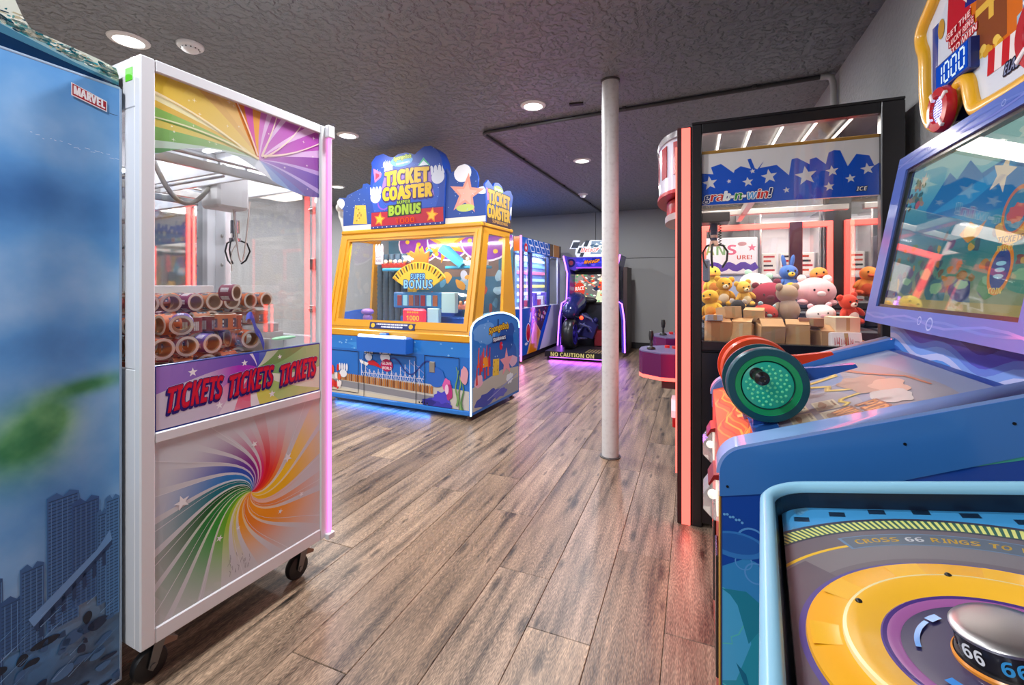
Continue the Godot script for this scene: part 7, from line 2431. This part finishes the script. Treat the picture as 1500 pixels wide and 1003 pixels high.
func reel(t: Node3D, c: Vector3, r: float, edge: String, ringc: String, face: String, arm: String, lit: bool):
	var ax := Transform3D(Basis(Vector3(0, 1, 0), Vector3(1, 0, 0), Vector3(0, 0, -1)).rotated(Vector3.UP, 0.10), c)
	var b := MB.new()
	b.lathe(PackedVector2Array([Vector2(0, -0.085), Vector2(r * 0.96, -0.085), Vector2(r, -0.08), Vector2(r, -0.072), Vector2(r * 0.72, -0.068), Vector2(r * 0.70, -0.02), Vector2(r, -0.016), Vector2(r * 1.005, 0.0), Vector2(r * 0.97, 0.008), Vector2(r * 0.80, 0.009)]), 56, ax)
	var o := obj("reel", b, mat("reel" + edge, edge, 0.35), t)
	b = MB.new()
	b.lathe(PackedVector2Array([Vector2(r * 0.80, 0.009), Vector2(r * 0.79, 0.0075), Vector2(r * 0.66, 0.0075), Vector2(r * 0.655, 0.004)]), 56, ax)
	obj("ring_band", b, mat("reel" + ringc, ringc, 0.25), o)
	b = MB.new()
	b.lathe(PackedVector2Array([Vector2(r * 0.655, 0.004), Vector2(r * 0.63, 0.002), Vector2(r * 0.62, 0.004)]), 56, ax)
	obj("groove", b, mat("reel_groove", "#123c3c", 0.35), o)
	b = MB.new()
	b.lathe(PackedVector2Array([Vector2(r * 0.62, 0.004), Vector2(r * 0.58, 0.0065), Vector2(0, 0.009)]), 48, ax)
	obj("light_cap" if lit else "cap", b, mat("cap_teal", face, 0.3, 0.0, {"emission_enabled": true, "emission": Color("#16a68a"), "emission_energy_multiplier": 0.25}) if lit else mat("cap" + face, face, 0.3), o)
	if lit:
		b = MB.new()
		var R := RandomNumberGenerator.new()
		R.seed = 66
		for i in 60:
			var w := i * 2.39996
			var rr := r * 0.54 * sqrt(i / 60.0)
			var p := ax * Vector3(cos(w) * rr, 0.0085, sin(w) * rr)
			b.ball(p, Vector3(0.0014, 0.0034, 0.0034), 8, 5)
		tag(obj("light_bead", b, glow("bead_green", "#5fc492", 0.3), o), "", "", "", "stuff")
	else:
		b = MB.new()
		b.lathe(PackedVector2Array([Vector2(r * 0.45, 0.0095), Vector2(r * 0.43, 0.012), Vector2(r * 0.25, 0.012), Vector2(r * 0.23, 0.0095)]), 40, ax)
		obj("inner_band", b, mat("reel" + ringc), o)
	# crank knob
	var k := ax * Vector3(r * 0.30, 0.008, -r * 0.28)
	b = MB.new()
	b.lathe(PackedVector2Array([Vector2(0, 0), Vector2(0.016, 0.0), Vector2(0.017, 0.004), Vector2(0.013, 0.008), Vector2(0.014, 0.05), Vector2(0.018, 0.056), Vector2(0.017, 0.066), Vector2(0.008, 0.07), Vector2(0, 0.066)]), 20, Transform3D(ax.basis, ax * Vector3(r * 0.30, 0.008, -r * 0.28)))
	obj("crank_knob", b, mat("knob_black", "#1a1416", 0.25), o)
	# label arc on the drum and its stand
	b = MB.new()
	for i in 6:
		var w0 := deg_to_rad(70 + 12.0 * i)
		var w1 := deg_to_rad(70 + 12.0 * i + 11.0)
		var q := []
		for e in [[w0, -0.066], [w1, -0.066], [w1, -0.022], [w0, -0.022]]:
			q.append(ax * Vector3(sin(e[0]) * r * 0.735, e[1], cos(e[0]) * r * 0.735 * -1.0))
		b.quad(q[0], q[1], q[2], q[3], q[0] - c)
	obj("drum_label", b, mat("label_cream", "#e6dcd0", 0.4), o)
	b = MB.new()
	b.prism(PackedVector2Array([Vector2(c.x - 0.07, 0.815), Vector2(c.x - 0.025, 0.815), Vector2(c.x - 0.03, c.y), Vector2(c.x - 0.06, c.y)]), c.z - 0.03, c.z + 0.03)
	obj("stand", b, mat("reel" + arm, arm, 0.25), o)
	# pointer arm reaching over the deck
	b = MB.new(Transform3D(Basis(Vector3(0, 0, -1), Vector3(0, 1, 0), Vector3(1, 0, 0)), Vector3(c.x - 0.06, 0, 0)))
	b.prism(PackedVector2Array([Vector2(-c.z, c.y + 0.03), Vector2(-c.z + 0.12, c.y + 0.045), Vector2(-c.z + 0.20, c.y + 0.060), Vector2(-c.z + 0.205, c.y + 0.052), Vector2(-c.z + 0.13, c.y + 0.02), Vector2(-c.z, c.y - 0.03)]), -0.012, 0.012)
	obj("pointer_arm", b, mat("reel" + arm), o)

func pirate_screen(t: Node3D, mo: Transform3D, R: RandomNumberGenerator):
	var a := Art.new(mo * Transform3D(Basis(), Vector3(0, 0, -0.022)))
	a.clip = rectp(-0.757, 0.064, -0.028, 0.510)
	a.z += a.step
	# water: bands of the picture's own blues
	var inks := ["#8a8e62", "#7f9070", "#4f8878", "#2f7f88", "#22809a", "#2088aa", "#3098b4", "#5fb0bc", "#8ec4c0", "#a6cfc6"]
	for i in 9:
		var y0 := 0.064 + 0.0496 * i
		var k0 := Color(inks[i]).srgb_to_linear()
		var k1 := Color(inks[i + 1]).srgb_to_linear()
		a.grad(rectp(-0.757, y0, -0.028, y0 + 0.0496), [k0, k0, k1, k1])
	for i in 9:
		a.ink(["#b5d6cc", "#a4ccc6", "#c4ddd0"][i % 3]).blob(Vector2(R.randf_range(-0.35, -0.03), R.randf_range(0.40, 0.50)), R.randf_range(0.04, 0.09), R.randf_range(0.015, 0.03), R, 0.3)
	a.ink("#1b74a8").poly([-0.60, 0.36, -0.50, 0.45, -0.45, 0.42, -0.40, 0.46, -0.33, 0.41, -0.2, 0.43, -0.10, 0.36, -0.05, 0.38, -0.05, 0.30, -0.35, 0.31, -0.58, 0.33])
	a.ink("#2a93c4").poly([-0.58, 0.34, -0.3, 0.40, -0.16, 0.44, -0.14, 0.42, -0.35, 0.34])
	for i in 60:
		var p := Vector2(R.randf_range(-0.74, -0.03), R.randf_range(0.09, 0.27))
		a.ink(["#6a5a4a", "#8a6a3c", "#3f6a78", "#a8742c", "#4a7f5a", "#7a4a4a", "#b89a4c", "#34586a", "#5a4a78"][R.randi() % 9]).blob(p, R.randf_range(0.008, 0.025), R.randf_range(0.006, 0.018), R, 0.5, 8)
	for k in [[-0.62, 0.13, 0.05, "#2f5f72"], [-0.5, 0.15, 0.06, "#2a5668"], [-0.30, 0.12, 0.05, "#3a4a7a"], [-0.18, 0.13, 0.05, "#4a8a58"], [-0.08, 0.14, 0.05, "#3f8a78"], [-0.42, 0.11, 0.06, "#37707c"]]:
		a.ink(k[3]).blob(Vector2(k[0], k[1]), k[2], k[2] * 0.6, R, 0.2)
		a.ink("#7fb08a").blob(Vector2(k[0], k[1] + 0.012), k[2] * 0.6, k[2] * 0.25, R, 0.3)
	a.ink("#a89a62").rect(Vector2(-0.757, 0.064), Vector2(-0.028, 0.09))
	# gold fish, ticket badges, coin banner
	a.ink("#c88a2c").poly([-0.36, 0.26, -0.32, 0.29, -0.28, 0.27, -0.25, 0.285, -0.27, 0.25, -0.31, 0.235])
	a.ink("#e0b04a").blob(Vector2(-0.31, 0.265), 0.03, 0.015, R, 0.2)
	a.ink("#c8742c").oval(Vector2(-0.145, 0.29), 0.05, 0.055)
	a.ink("#3a7f98").oval(Vector2(-0.145, 0.29), 0.04, 0.045)
	a.ink("#c85a34").blob(Vector2(-0.145, 0.285), 0.03, 0.02, R, 0.3)
	a.ink("#d8a83c").ring(Vector2(-0.145, 0.285), 0.045, 0.068, 16, PI * 1.1, PI * 1.9)
	a.ink("#5a3a1c").word("TICKETS", Vector2(-0.188, 0.223), Vector2(0.085, 0.0), Vector2(0, 0.014))
	a.ink("#2a4a8a").oval(Vector2(-0.155, 0.165), 0.033, 0.045)
	a.ink("#d8842c").ring(Vector2(-0.155, 0.165), 0.033, 0.042, 24, 0, TAU, 1.35)
	a.ink("#d8c86a").word("INSERT", Vector2(-0.183, 0.205), Vector2(0.056, 0), Vector2(0, 0.012))
	a.ink("#d8c86a").word("COIN", Vector2(-0.178, 0.112), Vector2(0.046, 0), Vector2(0, 0.013))
	for i in 3:
		a.ink("#8fd0e0").oval(Vector2(-0.155, 0.15 + 0.014 * i), 0.018, 0.005)
	# seaweed and stranded ship at the upper far corner
	for i in 26:
		a.ink(["#3f6a3c", "#6a7a3c", "#8a8a4a", "#4a4a3c", "#a88a5c"][i % 5]).blob(Vector2(R.randf_range(-0.74, -0.63), R.randf_range(0.37, 0.47)), 0.014, 0.010, R, 0.5, 7)
	a.ink("#c0603c").oval(Vector2(-0.655, 0.385), 0.015, 0.013)
	for s in [[-0.645, 0.46, 0.026], [-0.225, 0.385, 0.05]]:
		a.ink("#e2d4b8").star(Vector2(s[0], s[1]), s[2], 5, 0.42, 1.3)
	obj("lit_screen", a, glow_print("undersea_screen", 0.8), t)

func pirate_marquee(t: Node3D, R: RandomNumberGenerator):
	var b := MB.new()
	# yellow moulded outline
	var o := PackedVector2Array()
	for q in [[-0.668, 1.69], [-0.724, 1.726], [-0.75, 1.83], [-0.748, 1.951], [-0.778, 1.994], [-0.783, 2.047], [-0.70, 2.09], [-0.655, 2.12], [-0.60, 2.16], [-0.30, 2.20], [0.02, 2.20], [0.03, 1.75], [-0.06, 1.68], [-0.20, 1.655], [-0.40, 1.66], [-0.455, 1.665], [-0.475, 1.70], [-0.49, 1.765], [-0.53, 1.775], [-0.57, 1.74], [-0.62, 1.69]]:
		o.append(Vector2(q[0], q[1]))
	b.prism(o, -0.70, -0.64)
	var mq := obj("marquee_board", b, mat("marquee_navy", "#16224a", 0.35), t)
	b = MB.new()
	var path := []
	for q in Art.new().smooth(o, 2):
		path.append(Vector3(q.x, q.y, -0.635))
	b.tube(path, 0.021, 10, true)
	obj("tube_outline", b, mat("marquee_yellow", "#f2b410", 0.18, 0.0, {"clearcoat_enabled": true}), mq)
	var a := Art.new(Transform3D(Basis(), Vector3(0, 0, -0.6395)))
	a.clip = o
	a.ink("#d8e2ec").put(o)
	a.ink("#2a4a9c").poly([-0.72, 1.70, -0.69, 1.70, -0.68, 2.02, -0.72, 2.02])
	a.ink("#d8701c").poly([-0.50, 2.2, -0.16, 2.2, -0.20, 1.74, -0.42, 1.80, -0.50, 1.95])
	a.ink("#c2202c").poly([-0.62, 2.06, -0.50, 2.09, -0.50, 1.97, -0.58, 1.86, -0.63, 1.95])
	a.ink("#2a2c7c").poly([-0.53, 1.98, -0.50, 2.09, -0.36, 2.16, -0.36, 2.05, -0.44, 1.96])
	a.ink("#efe6dc").poly([-0.54, 2.01, -0.52, 2.09, -0.50, 2.09, -0.52, 1.99])
	# plain treasure chest and coins take the middle of the picture
	a.ink("#8a4a24").poly([-0.47, 1.81, -0.34, 1.81, -0.34, 1.93, -0.47, 1.93])
	a.ink("#a8602c").poly([-0.475, 1.93, -0.335, 1.93, -0.345, 2.0, -0.405, 2.03, -0.465, 2.0])
	a.ink("#e8bc4a").rect(Vector2(-0.475, 1.92), Vector2(-0.335, 1.94))
	a.ink("#e8bc4a").rect(Vector2(-0.415, 1.885), Vector2(-0.393, 1.945))
	for i in 14:
		a.ink(["#f0cc5a", "#d8a42c"][i % 2]).oval(Vector2(R.randf_range(-0.46, -0.34), R.randf_range(1.80, 1.83)), 0.014, 0.011, 12)
	for i in 5:
		a.ink(["#c8282c", "#f0eae6"][i % 2]).poly([-0.42 + 0.03 * i, 1.74, -0.39 + 0.03 * i, 1.74, -0.385 + 0.03 * i, 1.80, -0.415 + 0.03 * i, 1.80])
	a.ink("#7fa8c4").poly([-0.28, 1.70, -0.20, 1.70, -0.18, 1.90, -0.28, 1.86])
	a.ink("#9fc4d8").poly([-0.30, 1.78, -0.20, 1.80, -0.20, 1.85, -0.30, 1.83])
	a.ink("#5c3420").oval(Vector2(-0.27, 1.96), 0.035, 0.055)
	a.ink("#3a2014").oval(Vector2(-0.27, 1.96), 0.020, 0.035)
	a.ink("#c89a3c").oval(Vector2(-0.66, 1.99), 0.02, 0.03)
	for k in [["GET THE", 1.935], ["LUCKY RING", 1.908], ["TO WIN", 1.881]]:
		a.word_edged(k[0], Vector2(-0.628 + 0.02 * (1.935 - k[1]) * 30.0, k[1]), Vector2(0.13, 0.008), Vector2(0, 0.017), 0.004, "#b8222c", "#f6d8d4")
	a.word_edged("ELAUT", Vector2(-0.35, 1.712), Vector2(0.07, 0.0), Vector2(0.01, 0.026), 0.004, "#1c1c2c", "#8a94b4")
	obj("marquee_print", a, print_mat("glossy_print"), mq)
	b = MB.new()
	b.bx(Vector3(-0.645, 1.783, -0.642), Vector3(-0.455, 1.868, -0.618), 0.003)
	var dg := obj("score_display", b, mat("display_navy", "#12307c", 0.3), t)
	a = Art.new(Transform3D(Basis(), Vector3(0, 0, -0.6175)))
	a.ink("#1c4ab8").rect(Vector2(-0.638, 1.790), Vector2(-0.462, 1.861))
	# seven-segment digits 1 0 0 0
	var x := -0.63
	for d in [1, 0, 0, 0]:
		var segs := [1, 2] if d == 1 else [0, 1, 2, 3, 4, 5]
		for s in segs:
			var w := 0.026
			var hh := 0.054
			var seg: Array = [[0, hh, w, hh], [w, hh, w, hh / 2], [w, hh / 2, w, 0], [0, 0, w, 0], [0, 0, 0, hh / 2], [0, hh / 2, 0, hh]][s]
			var p := Vector2(x, 1.799)
			var u := p + Vector2(seg[0], seg[1])
			var v := p + Vector2(seg[2], seg[3])
			var e := (v - u).normalized() * 0.0025
			a.ink("#dff2ff").line(PackedVector2Array([u + e, v - e]), 0.007)
		x += 0.042
	obj("lit_digits", a, glow_print("blue_digits", 1.0), dg)
	# life-ring speakers
	for c in [[-0.585, 1.72, 0.062], [-0.14, 1.735, 0.085]]:
		var ax := Transform3D(Basis(Vector3(1, 0, 0), Vector3(0, 0, 1), Vector3(0, -1, 0)), Vector3(c[0], c[1], -0.610))
		var r: float = c[2]
		b = MB.new()
		b.lathe(PackedVector2Array([Vector2(r * 1.06, -0.010), Vector2(r * 1.08, 0.0), Vector2(r * 1.0, 0.012), Vector2(r * 0.66, 0.014), Vector2(r * 0.60, 0.006)]), 40, ax)
		var sp := obj("ring_speaker", b, mat("ring_red", "#b8202a", 0.22), mq)
		for i in 4:
			var w := TAU * (i + 0.35) / 4.0
			b = MB.new()
			b.xf = ax * Transform3D(Basis(Vector3.UP, w), Vector3.ZERO)
			b.bx(Vector3(r * 0.60, 0.006, -0.006), Vector3(r * 1.05, 0.0162, 0.006), 0.002)
			obj("ring_band", b, mat("band_white", "#e8e2e2", 0.3), sp)
		b = MB.new()
		b.lathe(PackedVector2Array([Vector2(r * 0.62, 0.004), Vector2(r * 0.4, 0.009), Vector2(0, 0.011)]), 32, ax)
		obj("light_grille", b, glow("speaker_glow", "#b8b4f4", 1.5), sp)
		b = MB.new()
		for i in 9:
			for j in 9:
				var p := Vector2(i - 4, j - 4) * r * 0.12
				if p.length() < r * 0.5:
					b.ball(ax * Vector3(p.x, 0.0105, p.y), Vector3(0.0022, 0.0022, 0.001), 6, 4)
		tag(obj("grille_hole", b, mat("grille_slate", "#3a3a5c", 0.4), sp), "", "", "", "stuff")

# ------------------------------------------------ ring-spinner table right in front
func build_spinner():
	var R := RandomNumberGenerator.new()
	R.seed = 81
	var TH := 0.21
	var t := thing("ring_spinner_table", "low table game with a pale blue rounded rim, yellow ring track and silver spinner", "arcade game", Vector3(0.125, 0, -1.03), -97.0)
	var tt := Transform3D(Basis(Vector3(1, 0, 0), Vector3(0, sin(TH), -cos(TH)), Vector3(0, cos(TH), sin(TH))), Vector3(0, 0.794, 0))
	var L := 0.80
	var D := 0.47
	var out := rrect(0.0, 0.0, L, D, 0.075, 8)
	var inn := rrect(0.024, 0.024, L - 0.024, D - 0.024, 0.056, 8)
	var b := MB.new(tt)
	b.prism(rrect(0.01, 0.01, L - 0.01, D - 0.01, 0.065, 8), -0.075, -0.07)
	obj("track_base", b, mat("gloss_black"), t)
	b = MB.new(tt)
	var path := []
	for q in rrect(0.012, 0.012, L - 0.012, D - 0.012, 0.066, 8):
		path.append(Vector3(q.x, q.y, 0.0))
	b.tube(path, 0.0125, 10, true)
	obj("rim", b, mat("rim_ice", "#8fc6de", 0.3), t)
	b = MB.new(tt)
	b.frame(rrect(0.006, 0.006, L - 0.006, D - 0.006, 0.07, 8), inn, -0.085, -0.004)
	obj("inner_wall", b, mat("well_navy", "#0c1b30", 0.3), t)
	# cabinet under the table
	b = MB.new()
	b.bx(Vector3(0.03, 0.0, -D + 0.03), Vector3(L - 0.03, 0.70, -0.03), 0.02)
	obj("cabinet_body", b, mat("cabinet_black"), t)
	# track print
	var a := Art.new(tt * Transform3D(Basis(), Vector3(0, 0, -0.0315)))
	var c := Vector2(0.384, 0.226)
	var f := rectp(0.022, 0.030, L - 0.022, D - 0.03)
	b = MB.new(tt)
	b.bx(Vector3(0.022, 0.030, -0.07), Vector3(L - 0.022, D - 0.03, -0.032), 0.0)
	obj("track_slab", b, mat("slab_grey", "#6a6468", 0.4), t)
	a.clip = f
	a.ink("#3f92c8").put(f)
	for i in 14:
		a.c("#6fb4dc").blob(Vector2(R.randf_range(0.02, 0.76), [0.06, 0.40][i % 2] + R.randf_range(-0.02, 0.02)), 0.03, 0.012, R, 0.4, 9)
	for i in 15:
		var w := deg_to_rad(88.0 + 10.0 * i)
		var p := c + Vector2.from_angle(w) * 0.352
		a.c("#16344e").poly([p.x - 0.009, p.y - 0.012, p.x + 0.009, p.y - 0.012, p.x + 0.009, p.y + 0.012, p.x - 0.009, p.y + 0.012])
	a.ink("#3a3648").ring(c, 0.0, 0.326, 72)
	a.ink("#2f5f50").ring(c, 0.290, 0.319, 90)
	a.z += a.step
	for i in 230:
		var w := TAU * i / 230.0
		a.c("#d6d678").line(PackedVector2Array([c + Vector2.from_angle(w) * 0.291, c + Vector2.from_angle(w + 0.012) * 0.318]), 0.0042)
	a.ink("#655d63").ring(c, 0.0, 0.286, 80)
	a.ink("#746e70").ring(c, 0.20, 0.245, 80, deg_to_rad(100), deg_to_rad(330))
	a.ink("#e0b21c").ring(c, 0.245, 0.2505, 60, deg_to_rad(200), deg_to_rad(292))
	a.ink("#5a525a").ring(c, 0.18, 0.24, 60, deg_to_rad(225), deg_to_rad(330))
	# lettered banner along the track: CROSS 66 RINGS TO WIN
	a.ink("#5f7f9c").ring(c, 0.2375, 0.2725, 60, deg_to_rad(94), deg_to_rad(206))
	a.ink("#55616e").ring(c, 0.2395, 0.2705, 60, deg_to_rad(95), deg_to_rad(205))
	var ang := 201.0
	a.z += a.step
	for w in [["CROSS", "#ecc24a"], ["66", "#e9e9ea"], ["RINGS", "#ecc24a"], ["TO", "#ecc24a"], ["WIN", "#ecc24a"]]:
		for ch in w[0]:
			if ch == "I":
				ang += 0.5
			var th := deg_to_rad(ang)
			var up := Vector2.from_angle(th)
			var rt := Vector2(up.y, -up.x)
			var wd := 0.0045 if ch == "I" else 0.0105
			a.c(w[1])
			for e in [0.0, 0.0007, -0.0007]:
				a.word(ch, c + up * 0.2485 - rt * wd * 0.5, rt * wd, up * 0.0135)
			ang -= 2.1 if ch == "I" else 2.75
		ang -= 1.6
	a.ink("#4a4488").ring(c, 0.181, 0.189, 90)
	obj("track_print", a, print_mat("deck_print", 0.4), t)
	# domed yellow ring, stepped
	var la := tt * Transform3D(Basis(Vector3(1, 0, 0), Vector3(0, 0, 1), Vector3(0, -1, 0)), Vector3(c.x, c.y, -0.0315))
	b = MB.new()
	b.lathe(PackedVector2Array([Vector2(0.182, 0.0), Vector2(0.180, 0.004), Vector2(0.16, 0.006), Vector2(0.1425, 0.006)]), 96, la)
	var yr := obj("outer_ring", b, mat("ring_amber", "#e8a818", 0.25), t)
	b = MB.new()
	b.lathe(PackedVector2Array([Vector2(0.1425, 0.006), Vector2(0.141, 0.011), Vector2(0.137, 0.012)]), 96, la)
	obj("ring_lip", b, mat("lip_cream", "#f0dc9c", 0.25), yr)
	b = MB.new()
	b.lathe(PackedVector2Array([Vector2(0.137, 0.012), Vector2(0.128, 0.011), Vector2(0.115, 0.007), Vector2(0.106, 0.004)]), 96, la)
	obj("inner_ring", b, mat("ring_gold", "#f0b41c", 0.18, 0.0, {"clearcoat_enabled": true}), yr)
	b = MB.new()
	b.lathe(PackedVector2Array([Vector2(0.106, 0.004), Vector2(0.104, 0.005), Vector2(0.100, 0.004)]), 96, la)
	obj("violet_band", b, mat("band_violet", "#4a3478", 0.2), yr)
	b = MB.new()
	b.lathe(PackedVector2Array([Vector2(0.100, 0.004), Vector2(0.090, 0.003), Vector2(0.088, 0.002)]), 96, la)
	obj("mauve_band", b, mat("band_mauve", "#9a5a94", 0.2), yr)
	b = MB.new()
	b.lathe(PackedVector2Array([Vector2(0.088, 0.002), Vector2(0.07, 0.001), Vector2(0.0, 0.001)]), 64, la)
	obj("dish", b, mat("dish_indigo", "#231e4c", 0.12, 0.0, {"clearcoat_enabled": true}), yr)
	# chevrons on the ring and arcs in the dish, each laid in
	for i in 10:
		var w := TAU * i / 10.0 + 0.2
		a = Art.new(tt * Transform3D(Basis(), Vector3(c.x, c.y, -0.0315 + 0.0062)))
		a.ink("#edb430").ring(Vector2.ZERO, 0.146, 0.176, 8, w, w + 0.24)
		obj("chevron", a, print_mat("glossy_print"), yr)
	for i in 4:
		var w := TAU * i / 4.0 + 0.6
		a = Art.new(tt * Transform3D(Basis(), Vector3(c.x, c.y, -0.0315 + 0.0033)))
		a.ink("#3f86d0").ring(Vector2.ZERO, 0.071, 0.076, 10, w + 0.25, w + 0.95)
		a.ink("#3f86d0").ring(Vector2.ZERO, 0.069, 0.078, 6, w, w + 0.2)
		obj("dish_arc", a, print_mat("glossy_print"), yr)
	for p in [[-0.061, -0.117], [-0.138, -0.009]]:
		b = MB.new()
		b.ball(la * Vector3(p[0], 0.0115, -p[1]), Vector3(0.004, 0.003, 0.004), 10, 6)
		obj("sensor_stud", b, mat("stud_black", "#1c1612", 0.4), yr)
	# spinner puck
	b = MB.new()
	b.lathe(PackedVector2Array([Vector2(0.0455, 0.0), Vector2(0.0455, 0.004), Vector2(0.0435, 0.006)]), 64, la)
	var pk := obj("spinner_base", b, mat("lip_amber", "#d8882c", 0.25), t)
	b = MB.new()
	b.lathe(PackedVector2Array([Vector2(0.0435, 0.004), Vector2(0.042, 0.008), Vector2(0.040, 0.008), Vector2(0.040, 0.030), Vector2(0.0415, 0.031)]), 64, la)
	obj("spinner_drum", b, mat("gloss_black"), pk)
	b = MB.new()
	b.lathe(PackedVector2Array([Vector2(0.0415, 0.031), Vector2(0.042, 0.034), Vector2(0.040, 0.036), Vector2(0.03, 0.0375), Vector2(0, 0.038)]), 64, la)
	obj("spinner_cap", b, mat("brushed_cap", "#c4c2c0", 0.32, 1.0), pk)
	a = Art.new()
	for i in 8:
		var w := TAU * i / 8.0 + 0.15
		var nx := Vector3(sin(w), 0, -cos(w))
		a.xf = la * Transform3D(Basis(nx, Vector3.UP, nx.cross(Vector3.UP)), Vector3(cos(w), 0, sin(w)) * 0.0402)
		a.z = 0.0
		a.ink("#e2e6ea" if i % 2 else "#3f9fe0").word("66", Vector2(-0.011, 0.012), Vector2(0.020, 0), Vector2(0, 0.014))
	obj("drum_print", a, print_mat("glossy_print"), pk)

const LAMP_E := 3.6
const CLAW_E := 0.3
const COAST_E := 2.4
const GRAB_E := 2.2

func _ready():
	# camera
	var cam := Camera3D.new()
	cam.name = "camera"
	add_child(cam)
	cam.position = Vector3(0, 1.2, 0)
	cam.rotation.y = deg_to_rad(22.1)
	cam.projection = Camera3D.PROJECTION_FRUSTUM
	cam.near = 0.05
	cam.far = 60.0
	cam.size = 0.05 * 1003.0 / 655.0
	cam.frustum_offset = Vector2(0, -0.05 * 83.5 / 655.0)
	cam.current = true
	# sky beyond the closed room
	var env := Environment.new()
	env.background_mode = Environment.BG_COLOR
	env.background_color = Color(0.02, 0.02, 0.02)
	env.tonemap_mode = Environment.TONE_MAPPER_LINEAR
	env.tonemap_exposure = 1.0
	env.sdfgi_enabled = true
	env.ssao_enabled = true
	env.ssil_enabled = true
	var we := WorldEnvironment.new()
	we.name = "world_environment"
	we.environment = env
	add_child(we)
	build_setting()
	build_blue_cabinet()
	build_ticket_claw()
	build_coaster()
	build_racer()
	build_moto()
	build_grab()
	build_beyond()
	build_pirate()
	build_spinner()
